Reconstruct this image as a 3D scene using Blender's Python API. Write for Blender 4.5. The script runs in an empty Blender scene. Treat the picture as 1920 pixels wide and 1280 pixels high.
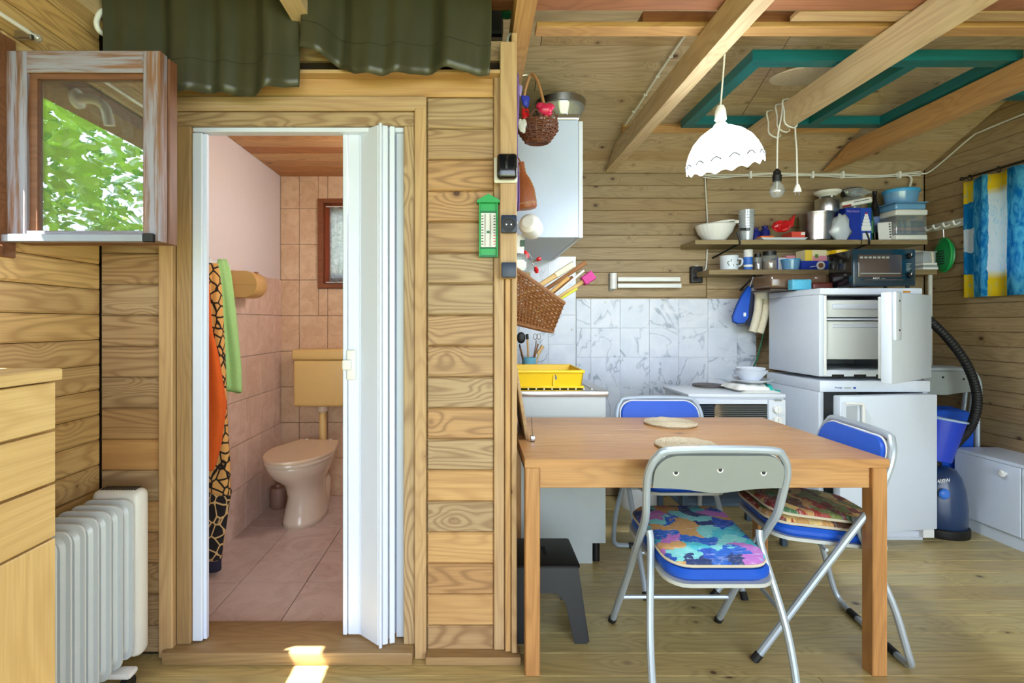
import bpy, bmesh, math, random
from mathutils import Vector, Matrix
random.seed(7)
S = bpy.context.scene
COL = S.collection
PI = math.pi
# ---------------------------------------------------------------- camera
F_PX, VX, VY, HC = 950.0, 890.0, 605.0, 1.185
cam = bpy.data.cameras.new('camera'); cam_o = bpy.data.objects.new('camera', cam); COL.objects.link(cam_o)
cam.sensor_width = 36.0; cam.lens = F_PX / 1920 * 36
cam.shift_x = (960 - VX) / 1920; cam.shift_y = (VY - 640) / 1920
cam.clip_start = 0.02
cam_o.location = (0, 0, HC); cam_o.rotation_euler = (PI / 2, 0, 0)
S.camera = cam_o
# ---------------------------------------------------------------- light
world = bpy.data.worlds.new('world'); S.world = world; world.use_nodes = True
bg = world.node_tree.nodes['Background']
bg.inputs[0].default_value = (0.74, 0.87, 1.0, 1); bg.inputs[1].default_value = 4.0
sun = bpy.data.lights.new('sun', 'SUN'); sun.energy = 40; sun.angle = 0.009; sun.color = (1, 0.95, 0.86)
sun_o = bpy.data.objects.new('sun', sun); COL.objects.link(sun_o)
sun_o.rotation_euler = Vector((1.0, 0.56, -2.05)).to_track_quat('-Z', 'Y').to_euler(); sun_o.location = (-4, -2, 8)
fill_l = bpy.data.lights.new('added_fill_light', 'AREA'); fill_l.energy = 52; fill_l.shape = 'RECTANGLE'  # fill lamp added out of view behind the viewer to brighten the room
fill_l.size = 3.6; fill_l.size_y = 2.0; fill_l.color = (0.90, 0.94, 1.0)
fill_o = bpy.data.objects.new('added_fill_light', fill_l); COL.objects.link(fill_o)
fill_o.location = (1.3, -1.35, 1.25); fill_o.rotation_euler = (PI / 2, 0, math.radians(20))
S.cycles.max_bounces = 5; S.cycles.diffuse_bounces = 3; S.cycles.glossy_bounces = 3; S.cycles.transmission_bounces = 4; S.cycles.transparent_max_bounces = 8
S.cycles.caustics_reflective = False; S.cycles.caustics_refractive = False; S.cycles.adaptive_threshold = 0.05
S.view_settings.view_transform = 'Standard'; S.view_settings.look = 'None'
S.view_settings.exposure = 0.14; S.view_settings.gamma = 1.0; S.view_settings.use_curve_mapping = False

# ---------------------------------------------------------------- helpers
def at(px, py, Y):
    return Vector(((px - VX) * Y / F_PX, Y, HC - (py - VY) * Y / F_PX))
def pX(px, Y): return (px - VX) * Y / F_PX
def pZ(py, Y): return HC - (py - VY) * Y / F_PX
def lin(c):
    r = []
    for v in c[:3]:
        v /= 255.0
        r.append(v / 12.92 if v <= 0.04045 else ((v + 0.055) / 1.055) ** 2.4)
    return (*r, 1.0)

def smooth_path(pts, n=6, closed=False):
    pts = [Vector(p) for p in pts]; out = []
    N = len(pts); rng = range(N) if closed else range(N - 1)
    for i in rng:
        if closed: p0, p1, p2, p3 = pts[i - 1], pts[i], pts[(i + 1) % N], pts[(i + 2) % N]
        else: p0, p1, p2, p3 = pts[max(i - 1, 0)], pts[i], pts[i + 1], pts[min(i + 2, N - 1)]
        for k in range(n):
            t = k / n
            out.append(0.5 * ((2 * p1) + (p2 - p0) * t + (2 * p0 - 5 * p1 + 4 * p2 - p3) * t * t + (3 * p1 - p0 - 3 * p2 + p3) * t ** 3))
    if not closed: out.append(pts[-1])
    return out

class MB:
    def __init__(s): s.b = bmesh.new()
    def _add(s, verts, faces, M=None):
        vs = [s.b.verts.new(M @ Vector(v) if M else v) for v in verts]
        for f in faces:
            try: s.b.faces.new([vs[i] for i in f])
            except ValueError: pass
        return vs
    def box(s, lo, hi, bev=0.0, seg=2, M=None):
        x0, y0, z0 = lo; x1, y1, z1 = hi
        v = [(x0,y0,z0),(x1,y0,z0),(x1,y1,z0),(x0,y1,z0),(x0,y0,z1),(x1,y0,z1),(x1,y1,z1),(x0,y1,z1)]
        f = [(0,3,2,1),(4,5,6,7),(0,1,5,4),(1,2,6,5),(2,3,7,6),(3,0,4,7)]
        if bev > 0:
            t = bmesh.new(); vs = [t.verts.new(p) for p in v]
            for q in f: t.faces.new([vs[i] for i in q])
            bmesh.ops.bevel(t, geom=t.edges[:], offset=bev, segments=seg, profile=0.5, affect='EDGES')
            t.verts.index_update()
            s._add([tuple(p.co) for p in t.verts], [[p.index for p in q.verts] for q in t.faces], M); t.free()
        else: s._add(v, f, M)
        return s
    def hexa(s, lower, upper):
        s._add(list(lower) + list(upper), [(0,3,2,1),(4,5,6,7),(0,1,5,4),(1,2,6,5),(2,3,7,6),(3,0,4,7)]); return s
    def lathe(s, prof, c=(0,0,0), seg=28, M=None, flute=0, famp=0.0, sx=1.0, sy=1.0, cap=True):
        T = Matrix.Translation(c)
        if M is not None: T = T @ M
        vs = []
        for r, z in prof:
            for k in range(seg):
                a = 2 * PI * k / seg; rr = r * (1 + (famp * math.cos(flute * a) if flute else 0))
                vs.append((rr * math.cos(a) * sx, rr * math.sin(a) * sy, z))
        fs = []
        for i in range(len(prof) - 1):
            for k in range(seg):
                k2 = (k + 1) % seg
                fs.append((i*seg+k, i*seg+k2, (i+1)*seg+k2, (i+1)*seg+k))
        if cap and prof[0][0] > 1e-4: fs.append(tuple(range(seg))[::-1])
        if cap and prof[-1][0] > 1e-4: fs.append(tuple((len(prof)-1)*seg + k for k in range(seg)))
        s._add(vs, fs, T); return s
    def cyl(s, c, r, h, axis='z', seg=24, r2=None):
        M = {'z': None, 'y': Matrix.Rotation(-PI/2, 4, 'X'), 'x': Matrix.Rotation(PI/2, 4, 'Y')}[axis]
        return s.lathe([(r, 0), (r if r2 is None else r2, h)], c, seg, M)
    def tube(s, pts, r, seg=8, closed=False, radii=None):
        pts = [Vector(p) for p in pts]; N = len(pts)
        if N < 2: return s
        up = None; rings = []
        for i in range(N):
            if closed: d = (pts[(i+1) % N] - pts[i-1])
            else: d = pts[min(i+1, N-1)] - pts[max(i-1, 0)]
            if d.length < 1e-9: d = Vector((0,0,1))
            d.normalize()
            if up is None:
                up = Vector((0,0,1)) if abs(d.z) < 0.9 else Vector((1,0,0))
            sd = d.cross(up)
            if sd.length < 1e-6: sd = d.orthogonal()
            sd.normalize(); up = sd.cross(d).normalized()
            rr = radii[i] if radii else r
            rings.append([s.b.verts.new(pts[i] + (sd * math.cos(2*PI*k/seg) + up * math.sin(2*PI*k/seg)) * rr) for k in range(seg)])
        for i in range(N if closed else N - 1):
            A, B = rings[i], rings[(i+1) % N]
            for k in range(seg):
                try: s.b.faces.new((A[k], A[(k+1) % seg], B[(k+1) % seg], B[k]))
                except ValueError: pass
        if not closed:
            s.b.faces.new(rings[0][::-1]); s.b.faces.new(rings[-1])
        return s
    def prism(s, poly, h, M=None, bev=0.0):
        n = len(poly)
        if bev > 0:
            cx = sum(p[0] for p in poly)/n; cy = sum(p[1] for p in poly)/n
            R = max(math.hypot(p[0]-cx, p[1]-cy) for p in poly); k = 1 - bev / R
            lv = [([(cx+(p[0]-cx)*k, cy+(p[1]-cy)*k) for p in poly], 0), (poly, bev), (poly, h - bev), ([(cx+(p[0]-cx)*k, cy+(p[1]-cy)*k) for p in poly], h)]
        else: lv = [(poly, 0), (poly, h)]
        vs = [(p[0], p[1], z) for pl, z in lv for p in pl]
        fs = [tuple(range(n))[::-1], tuple((len(lv)-1)*n + i for i in range(n))]
        for j in range(len(lv) - 1):
            for i in range(n): fs.append((j*n+i, j*n+(i+1) % n, (j+1)*n+(i+1) % n, (j+1)*n+i))
        s._add(vs, fs, M); return s
    def sphere(s, c, r, seg=16, M=None, noise=0.0):
        if not hasattr(r, '__len__'): r = (r, r, r)
        rings = seg // 2; vs = [(0, 0, -1)]; fs = []
        for i in range(1, rings):
            p = -PI/2 + PI * i / rings
            for k in range(seg):
                a = 2*PI*k/seg; q = 1 + random.uniform(-noise, noise)
                vs.append((math.cos(p)*math.cos(a)*q, math.cos(p)*math.sin(a)*q, math.sin(p)*q))
        vs.append((0, 0, 1))
        for k in range(seg): fs.append((0, 1+(k+1) % seg, 1+k))
        for i in range(rings-2):
            for k in range(seg):
                a = 1+i*seg; fs.append((a+k, a+(k+1) % seg, a+seg+(k+1) % seg, a+seg+k))
        l = 1+(rings-2)*seg
        for k in range(seg): fs.append((l+k, l+(k+1) % seg, len(vs)-1))
        T = Matrix.Translation(c) @ (M or Matrix()) @ Matrix.Diagonal((*r, 1))
        s._add(vs, fs, T); return s
    def sheet(s, fn, nu, nv, closed_u=False):
        g = [[s.b.verts.new(fn(i/(nu), j/nv)) for j in range(nv+1)] for i in range(nu if closed_u else nu+1)]
        for i in range(nu):
            for j in range(nv):
                a, b = g[i], g[(i+1) % len(g)]
                s.b.faces.new((a[j], b[j], b[j+1], a[j+1]))
        return s

WL = {}
def _mesh(name, mb, mat, smooth=True, ang=0.6):
    bmesh.ops.recalc_face_normals(mb.b, faces=mb.b.faces[:])
    me = bpy.data.meshes.new(name); mb.b.to_mesh(me); mb.b.free()
    if mat: me.materials.append(mat)
    if smooth:
        me.shade_smooth(); me.set_sharp_from_angle(angle=ang)
    return me
def obj(name, mb, mat, parent=None, local=False, smooth=True, thick=0.0, ang=0.6):
    """one mesh object; world coordinates unless local (then the parent's own frame)"""
    c = Vector((0, 0, 0))
    if not local:
        lo = Vector((min(v.co[i] for v in mb.b.verts) for i in range(3)))
        hi = Vector((max(v.co[i] for v in mb.b.verts) for i in range(3)))
        c = Vector(((lo.x+hi.x)/2, (lo.y+hi.y)/2, lo.z))
        for v in mb.b.verts: v.co -= c
    o = bpy.data.objects.new(name, _mesh(name, mb, mat, smooth, ang)); COL.objects.link(o)
    if parent:
        o.parent = parent
        if not local: o.location = c - WL.get(parent.name, Vector((0,0,0)))
    else: o.location = c
    WL[o.name] = c
    if thick:
        md = o.modifiers.new('thickness', 'SOLIDIFY'); md.thickness = thick; md.offset = 0
    return o
def tag(o, label, cat, group=None, kind=None):
    o['label'] = label; o['category'] = cat
    if group: o['group'] = group
    if kind: o['kind'] = kind
    return o
def struct(o, label, cat):
    return tag(o, label, cat, None, 'structure')
def thing(name, label, cat, loc=(0,0,0), rotz=0, group=None):
    o = bpy.data.objects.new(name, None); COL.objects.link(o); o.empty_display_size = 0.05
    o.location = loc; o.rotation_euler = (0, 0, rotz); WL[o.name] = Vector(loc)
    return tag(o, label, cat, group)
def copy_tree(o, parent=None):
    c = o.copy(); COL.objects.link(c); c.parent = parent
    for ch in list(o.children): copy_tree(ch, c)
    return c
_pm = {}
def plank(parent, c, L, W, T, mat, xa, ya, name='plank', ch=0.004):
    """a board with chamfered edges: long axis xa, across ya, thickness to the front = xa x ya"""
    key = (round(L, 3), round(W, 4), round(T, 4), mat.name, ch)
    if key not in _pm:
        m = MB(); a, b = L/2, W/2
        lv = [(0, 0), (0, T - ch), (ch, T)]
        vs = [(x*(a-i), y*(b-i), z) for i, z in lv for x, y in ((-1,-1),(1,-1),(1,1),(-1,1))]
        fs = [(3,2,1,0), (8,9,10,11)] + [(j*4+i, j*4+(i+1) % 4, j*4+4+(i+1) % 4, j*4+4+i) for j in (0, 1) for i in range(4)]
        m._add(vs, fs); _pm[key] = _mesh(name, m, mat, False)
    o = bpy.data.objects.new(name, _pm[key]); COL.objects.link(o)
    xa = Vector(xa).normalized(); ya = Vector(ya).normalized(); za = xa.cross(ya)
    M = Matrix((xa, ya, za)).transposed().to_4x4(); M.translation = Vector(c) - WL.get(parent.name, Vector((0,0,0)))
    o.matrix_basis = M; o.parent = parent
    return o
def text(parent, s, loc, size, mat, rot=(PI/2, 0, 0), name='lettering', local=False, ext=0.0006):
    cu = bpy.data.curves.new(name, 'FONT'); cu.body = s; cu.size = size; cu.align_x = 'CENTER'; cu.align_y = 'CENTER'; cu.extrude = ext
    tmp = bpy.data.objects.new('tmp', cu); COL.objects.link(tmp)
    dg = bpy.context.evaluated_depsgraph_get()
    me = bpy.data.meshes.new_from_object(tmp.evaluated_get(dg)); bpy.data.objects.remove(tmp); bpy.data.curves.remove(cu)
    me.materials.clear(); me.materials.append(mat)
    o = bpy.data.objects.new(name, me); COL.objects.link(o); o.rotation_euler = rot; o.parent = parent
    o.location = Vector(loc) - (Vector((0,0,0)) if local else WL.get(parent.name, Vector((0,0,0))))
    WL[o.name] = Vector(loc)
    return o

# ---------------------------------------------------------------- materials
class NT:
    def __init__(s, name):
        s.m = bpy.data.materials.new(name); s.m.use_nodes = True; s.t = s.m.node_tree
        s.p = s.t.nodes['Principled BSDF']
    def n(s, kind, **kw):
        nd = s.t.nodes.new(kind)
        for k, v in kw.items(): setattr(nd, k, v)
        return nd
    def l(s, a, b): s.t.links.new(a, b)
    def math(s, op, a, b=None, clamp=False):
        nd = s.n('ShaderNodeMath', operation=op); nd.use_clamp = clamp
        for i, v in enumerate((a, b)):
            if v is None: continue
            if isinstance(v, (int, float)): nd.inputs[i].default_value = v
            else: s.l(v, nd.inputs[i])
        return nd.outputs[0]
    def vmath(s, op, a, b):
        nd = s.n('ShaderNodeVectorMath', operation=op)
        for i, v in enumerate((a, b)):
            if isinstance(v, tuple): nd.inputs[i].default_value = v
            else: s.l(v, nd.inputs[i])
        return nd.outputs[0]
    def rng(s, v, a, b, c, d):
        nd = s.n('ShaderNodeMapRange', interpolation_type='SMOOTHSTEP')
        s.l(v, nd.inputs[0])
        for i, q in enumerate((a, b, c, d)): nd.inputs[i+1].default_value = q
        return nd.outputs[0]
    def mix(s, f, a, b, mode='MIX'):
        nd = s.n('ShaderNodeMix', data_type='RGBA', blend_type=mode)
        for i, v in ((0, f), (6, a), (7, b)):
            if isinstance(v, (int, float)): nd.inputs[i].default_value = v
            elif isinstance(v, tuple): nd.inputs[i].default_value = v
            else: s.l(v, nd.inputs[i])
        return nd.outputs[2]
    def ramp(s, f, stops, interp='LINEAR'):
        nd = s.n('ShaderNodeValToRGB'); cr = nd.color_ramp; cr.interpolation = interp
        while len(cr.elements) < len(stops): cr.elements.new(0.5)
        for e, (p, c) in zip(cr.elements, stops): e.position = p; e.color = c
        s.l(f, nd.inputs[0]); return nd.outputs[0]
    def noise(s, v, scale, detail=2, rough=0.5, dist=0.0, dim='3D'):
        nd = s.n('ShaderNodeTexNoise', noise_dimensions=dim)
        s.l(v, nd.inputs['Vector']); nd.inputs['Scale'].default_value = scale; nd.inputs['Detail'].default_value = detail
        nd.inputs['Roughness'].default_value = rough; nd.inputs['Distortion'].default_value = dist
        return nd
    def coords(s, rand=True):
        tc = s.n('ShaderNodeTexCoord').outputs['Object']
        if not rand: return tc, None
        r = s.n('ShaderNodeObjectInfo').outputs['Random']
        cb = s.n('ShaderNodeCombineXYZ')
        for i, k in enumerate((31.0, 47.0, 13.0)): s.l(s.math('MULTIPLY', r, k), cb.inputs[i])
        return s.vmath('ADD', tc, cb.outputs[0]), r
    def bump(s, h, strength=0.2, dist=0.002):
        nd = s.n('ShaderNodeBump'); nd.inputs['Strength'].default_value = strength; nd.inputs['Distance'].default_value = dist
        s.l(h, nd.inputs['Height']); s.l(nd.outputs[0], s.p.inputs['Normal'])
    def out(s, col=None, rough=0.5, metal=0.0):
        if col is not None:
            if isinstance(col, tuple): s.p.inputs['Base Color'].default_value = col
            else: s.l(col, s.p.inputs['Base Color'])
        s.p.inputs['Roughness'].default_value = rough; s.p.inputs['Metallic'].default_value = metal
        return s.m

def plain(name, rgb, rough=0.5, metal=0.0, var=0.05, scale=18, emit=0.0, alpha=1.0, trans=0.0, coat=0.0, bump=0.0):
    t = NT(name); v, r = t.coords()
    n = t.noise(v, scale, 3, 0.6).outputs[0]
    c = lin(rgb); dk = tuple(x*(1-var*2.2) for x in c[:3]) + (1,); lt = tuple(min(1, x*(1+var)) for x in c[:3]) + (1,)
    m = t.out(t.mix(n, dk, lt), rough, metal)
    if emit: t.l(t.p.inputs['Base Color'].links[0].from_socket, t.p.inputs['Emission Color']); t.p.inputs['Emission Strength'].default_value = emit
    if trans: t.p.inputs['Transmission Weight'].default_value = trans
    if alpha < 1: t.p.inputs['Alpha'].default_value = alpha
    if coat: t.p.inputs['Coat Weight'].default_value = coat
    if bump: t.bump(n, bump)
    return m

def wood(name, bases, dark, freq=130, knots=4.0, kr=0.055, ring=0.45, rough=0.55, sx=1.0, sy=8.0, knot_col=(70, 36, 16), wear=0.0, wear_col=(120,120,125)):
    """pine: growth-ring contours along local x, fibre, knots, one base tone for each board"""
    t = NT(name); v, r = t.coords()
    wn = t.n('ShaderNodeTexWhiteNoise', noise_dimensions='1D'); t.l(t.math('MULTIPLY', r, 91.7), wn.inputs['W'])
    bases = bases if len(bases) > 1 else bases*2
    k = len(bases); base = t.ramp(wn.outputs['Value'], [((i + 0.5)/k, lin(c)) for i, c in enumerate(bases)])
    n = t.noise(t.vmath('MULTIPLY', v, (sx, sy, sy)), 1.0, 1.6, 0.42, 0.35).outputs[0]
    if knots:
        vo = t.n('ShaderNodeTexVoronoi', voronoi_dimensions='2D'); vo.inputs['Scale'].default_value = knots; vo.inputs['Randomness'].default_value = 1.0
        t.l(t.vmath('MULTIPLY', v, (0.85, 1.15, 1.0)), vo.inputs['Vector']); d = vo.outputs['Distance']
        sc_ = t.n('ShaderNodeSeparateColor'); t.l(vo.outputs['Color'], sc_.inputs[0])
        d = t.math('ADD', d, t.math('MULTIPLY', sc_.outputs[0], kr*1.5))
        n = t.math('ADD', n, t.math('MULTIPLY', t.rng(d, 0.0, 0.33, 1, 0), 0.14))
    rg = t.math('ADD', t.math('MULTIPLY', t.math('SINE', t.math('MULTIPLY', n, freq)), 0.5), 0.5)
    rg = t.math('POWER', rg, 2.2)
    fib = t.noise(t.vmath('MULTIPLY', v, (5, 190, 190)), 1.0, 2, 0.6).outputs[0]
    blot = t.noise(t.vmath('MULTIPLY', v, (1.3, 5, 5)), 1.0, 3, 0.6).outputs[0]
    dk = lin(dark)
    c = t.mix(t.math('MULTIPLY', rg, ring), base, t.mix(0.72, base, dk))
    c = t.mix(t.math('MULTIPLY', t.rng(fib, 0.35, 0.75, 0, 1), 0.42), c, t.mix(0.66, base, dk))
    c = t.mix(t.math('MULTIPLY', t.rng(blot, 0.45, 0.8, 0, 1), 0.5), c, t.mix(0.55, base, dk))
    if wear:
        w = t.noise(t.vmath('MULTIPLY', v, (3, 60, 60)), 1.0, 4, 0.7).outputs[0]
        c = t.mix(t.math('MULTIPLY', t.rng(w, 0.4, 0.62, 0, 1), wear), c, lin(wear_col))
    if knots:
        c = t.mix(t.math('MULTIPLY', t.rng(d, kr*0.9, kr*2.2, 1, 0), 0.55), c, t.mix(0.75, base, dk))
        c = t.mix(t.math('MULTIPLY', t.rng(d, kr*0.55, kr*1.05, 1, 0), 0.9), c, lin(knot_col))
    return t.out(c, rough)

def marble_tile(name, a, b, vein, scale=7, vs=0.5, rough=0.25, cloud=True):
    t = NT(name); v, r = t.coords()
    n1 = t.noise(v, scale, 4, 0.62, 1.2).outputs[0]
    n2 = t.noise(v, scale*0.55, 3, 0.55, 2.2).outputs[0]
    vn = t.rng(t.math('ABSOLUTE', t.math('SUBTRACT', n2, 0.5)), 0.0, 0.024, 1, 0)
    c = t.mix(t.rng(n1, 0.3, 0.7, 0, 1), lin(a), lin(b))
    c = t.mix(t.math('MULTIPLY', t.math('MULTIPLY', vn, vs), t.rng(n1, 0.32, 0.6, 0, 1)), c, lin(vein))
    return t.out(c, rough)

def palette_cloth(name, cols, scale=7, rough=0.85):
    t = NT(name); v, r = t.coords()
    nz = t.noise(v, scale*1.2, 4, 0.6, 0.5)
    dv = t.vmath('ADD', v, t.vmath('MULTIPLY', nz.outputs['Color'], (0.22, 0.16, 0.0)))
    vo = t.n('ShaderNodeTexVoronoi', voronoi_dimensions='2D'); vo.inputs['Scale'].default_value = scale*2.0
    t.l(t.vmath('MULTIPLY', dv, (1.0, 1.6, 1)), vo.inputs['Vector'])
    sp = t.n('ShaderNodeSeparateColor'); t.l(vo.outputs['Color'], sp.inputs[0])
    k = len(cols); c = t.ramp(sp.outputs[0], [(i/k, lin(q)) for i, q in enumerate(cols)], 'CONSTANT')
    n2 = t.noise(t.vmath('MULTIPLY', v, (1.0, 3.0, 1)), scale*5, 4, 0.7).outputs[0]
    c = t.mix(t.math('MULTIPLY', t.rng(n2, 0.5, 0.75, 0, 1), 0.45), c, lin((225, 225, 235)))
    c = t.mix(t.math('MULTIPLY', t.rng(n2, 0.42, 0.25, 0, 1), 0.5), c, lin((25, 35, 60)))
    t.bump(n2, 0.15)
    return t.out(c, rough)

def giraffe(name, spot, line, scale=26, wdt=0.09):
    t = NT(name); v, r = t.coords(False)
    vo = t.n('ShaderNodeTexVoronoi', feature='DISTANCE_TO_EDGE'); vo.inputs['Scale'].default_value = scale
    t.l(t.vmath('MULTIPLY', v, (1, 1, 0.75)), vo.inputs['Vector'])
    m = t.rng(vo.outputs['Distance'], wdt*0.6, wdt*1.2, 0, 1)
    return t.out(t.mix(m, lin(line), lin(spot)), 0.95)

def glassy(name, tint=(255, 255, 255), refl=0.14, rough=0.02, clear=0.9):
    """thin glass or clear plastic: see-through with a mirror share"""
    t = NT(name); nt = t.t
    tr = t.n('ShaderNodeBsdfTransparent'); gl = t.n('ShaderNodeBsdfGlossy'); df = t.n('ShaderNodeBsdfDiffuse')
    tr.inputs[0].default_value = lin(tint); gl.inputs['Roughness'].default_value = rough; df.inputs[0].default_value = lin(tint)
    m1 = t.n('ShaderNodeMixShader'); m1.inputs[0].default_value = 1 - clear
    t.l(tr.outputs[0], m1.inputs[1]); t.l(df.outputs[0], m1.inputs[2])
    m2 = t.n('ShaderNodeMixShader'); m2.inputs[0].default_value = refl
    t.l(m1.outputs[0], m2.inputs[1]); t.l(gl.outputs[0], m2.inputs[2])
    t.l(m2.outputs[0], nt.nodes['Material Output'].inputs[0]); nt.nodes.remove(t.p)
    return t.m
def cloth_through(name, colfn, trans=0.5):
    """woven cloth that lets light through"""
    t = NT(name); c = colfn(t)
    tl = t.n('ShaderNodeBsdfTranslucent'); df = t.n('ShaderNodeBsdfDiffuse'); mx = t.n('ShaderNodeMixShader'); mx.inputs[0].default_value = trans
    for nd in (tl, df):
        if isinstance(c, tuple): nd.inputs[0].default_value = c
        else: t.l(c, nd.inputs[0])
    t.l(df.outputs[0], mx.inputs[1]); t.l(tl.outputs[0], mx.inputs[2]); t.l(mx.outputs[0], t.t.nodes['Material Output'].inputs[0])
    t.t.nodes.remove(t.p); return t.m

W_FRONT = wood('pine_cladding', [(180,154,116), (188,162,122), (174,146,108), (184,150,106), (190,148,98)], (108, 70, 38), freq=120, ring=0.75, knots=3.6, kr=0.05)
W_LEFT = wood('pine_left_wall', [(224,190,128), (216,182,122), (208,178,126), (220,182,118)], (140, 94, 44), freq=110, ring=0.6, knots=3.4, kr=0.05)
W_BACK = wood('pine_back_wall', [(166,144,108), (156,134,98), (172,150,114), (162,136,98)], (96, 70, 42), freq=110, ring=0.4, knots=5.6, kr=0.085, knot_col=(62,34,18))
W_CEIL = wood('pine_ceiling', [(198,176,142), (188,164,128), (206,184,150), (192,164,124)], (112, 82, 54), freq=110, ring=0.38, knots=5.0, kr=0.075, knot_col=(66,36,18))
W_FLOOR = wood('pine_floor', [(206,188,130), (198,180,122), (212,194,132), (194,174,118), (208,184,124)], (116, 90, 50), freq=90, ring=0.4, knots=3.0, kr=0.05, rough=0.3)
W_TRIM = wood('pine_trim', [(192,162,120), (198,164,116), (188,158,116)], (136, 92, 54), freq=70, ring=0.35, knots=2.0, kr=0.04)
W_BEAM = wood('pine_beam', [(222,202,168), (214,190,152), (218,194,154)], (156, 116, 76), freq=70, ring=0.4, knots=2.6, kr=0.05)
W_ORANGE = wood('orange_pine', [(204,164,108), (198,154,98)], (140, 86, 42), freq=80, ring=0.4, knots=2.5, kr=0.05)
W_RED = wood('red_brown_board', [(168,112,76), (158,104,72)], (96, 52, 30), freq=80, ring=0.4, knots=2.5, kr=0.05)
W_BATH = wood('bathroom_ceiling_pine', [(206,154,98), (192,132,76), (212,166,112), (180,118,66)], (116, 60, 26), freq=90, ring=0.4, knots=3, kr=0.05)
W_TABLE = wood('table_pine', [(192,142,88), (186,134,80), (198,150,96), (188,138,84)], (112, 64, 30), freq=70, ring=0.35, knots=1.6, kr=0.035, rough=0.32)
W_DRESS = wood('dresser_pine', [(226,196,134), (222,190,126)], (176, 128, 70), freq=60, ring=0.35, knots=1.5, kr=0.04, rough=0.4)
W_SASH = wood('weathered_window_wood', [(134,94,66), (118,84,62)], (60, 36, 24), freq=90, ring=0.4, knots=0, wear=0.85, wear_col=(146,150,168))
W_SASH2 = wood('brown_window_wood', [(132,88,58), (120,78,50)], (70, 36, 18), freq=90, ring=0.4, knots=0)
W_SHELF = wood('shelf_board', [(150,132,92), (142,122,84)], (90, 70, 40), freq=80, ring=0.3, knots=2, kr=0.04)
W_BROWN = wood('dark_brown_window_frame', [(138,78,44)], (80, 40, 20), freq=90, ring=0.3, knots=0)
W_TEAL = wood('teal_painted_wood', [(14,112,116), (12,104,110)], (8, 56, 62), freq=60, ring=0.25, knots=0, rough=0.4)
W_DARKB = wood('oiled_board', [(168,136,92)], (92, 66, 38), freq=90, ring=0.3, knots=0)
WHITE = plain('white_enamel', (216,224,236), 0.3, var=0.02)
WHITEP = plain('white_plastic', (232,233,230), 0.4, var=0.02)
CREAM = plain('cream_enamel', (222,222,214), 0.35, var=0.02)
LAMIN = plain('white_laminate', (192,206,228), 0.4, var=0.02)
INNER = plain('fridge_inner_plastic', (214,218,214), 0.45, var=0.02)
STEEL = plain('brushed_steel', (190,190,190), 0.28, 1.0, var=0.06)
ALU = plain('grey_chair_tube', (176,188,198), 0.38, 0.35, var=0.04)
GREYP = plain('grey_plastic', (142,149,146), 0.55, var=0.03)
BLACKP = plain('black_plastic', (11,11,12), 0.5, var=0.1)
BLACKG = plain('black_gloss', (16,18,24), 0.12, var=0.1, coat=0.5)
NAVY = plain('navy_plastic', (38,52,78), 0.4)
BLUEV = plain('blue_vinyl', (22,84,196), 0.38, var=0.05)
BLUEB = plain('blue_bucket_plastic', (30,64,196), 0.35)
YELLOW = plain('yellow_plastic', (246,204,10), 0.35, var=0.03)
GREEN = plain('green_plastic', (22,160,74), 0.4)
DGREEN = plain('dark_green_plastic', (18,110,74), 0.45)
OLIVE = plain('olive_satin', (66,66,48), 0.34, var=0.1, scale=9)
ORANGE = plain('orange_terry', (232,100,28), 0.95, var=0.1, scale=120, bump=0.5)
LGREEN = plain('light_green_terry', (168,214,136), 0.95, var=0.08, scale=120, bump=0.5)
GIRAF = giraffe('giraffe_towel', (224,170,96), (34,24,20))
GIRAF2 = giraffe('dark_giraffe_towel', (30,24,24), (214,176,116), 24, 0.06)
OCHRE = plain('ochre_plastic', (234,198,128), 0.4, var=0.03)
OCHRE2 = plain('tan_plastic', (206,162,100), 0.4, var=0.03)
CERAM = plain('cream_ceramic', (226,206,184), 0.15, var=0.02, coat=0.4)
PLASTER = plain('pink_white_plaster', (224,212,210), 0.8, var=0.02, scale=40)
GROUT = plain('brown_grout', (150,112,90), 0.8)
GROUTW = plain('white_grout', (222,226,230), 0.7)
T_BACK = marble_tile('peach_tile', (228,196,164), (212,174,140), (190,144,108), 9, 0.4, 0.3)
T_SIDE = marble_tile('pink_tile', (226,196,180), (210,176,158), (190,148,128), 9, 0.4, 0.3)
T_FLOOR = marble_tile('floor_tile', (212,190,182), (198,174,164), (184,154,144), 6, 0.3, 0.25)
T_KITCH = marble_tile('white_marble_tile', (216,220,228), (196,204,216), (128,140,158), 3.6, 0.8, 0.25)
DARKGAP = plain('dark_gap', (52,36,22), 0.9)
RUBBER = plain('black_rubber', (18,18,20), 0.6)
RED = plain('red_plastic', (206,30,36), 0.35)
REDF = plain('red_foil', (206,26,34), 0.25, var=0.12, scale=40)
PURPLE = plain('purple_cloth', (124,96,164), 0.8, var=0.12)
PINK = plain('magenta_silicone', (172,20,118), 0.5)
BLUEF = plain('blue_ribbon', (44,62,190), 0.5)
LILAC = plain('lilac_ribbon', (168,150,206), 0.7)
SILVER = plain('pale_leaf', (206,206,200), 0.5)
LEATHER = plain('brown_leather', (150,82,44), 0.4, var=0.15, scale=30)
STITCH = plain('pale_stitch', (196,160,116), 0.8)
WICKER = plain('brown_wicker', (140,90,48), 0.6, var=0.2, scale=60)
WICKERD = plain('dark_wicker', (110,62,40), 0.6, var=0.2, scale=60)
STRAW = plain('straw', (206,192,164), 0.85, var=0.2, scale=90, bump=0.4)
BAMBOO = plain('pale_wood_stick', (214,180,124), 0.6, var=0.08)
BROWNW = plain('brown_wood_stick', (140,92,52), 0.6, var=0.1)
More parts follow.
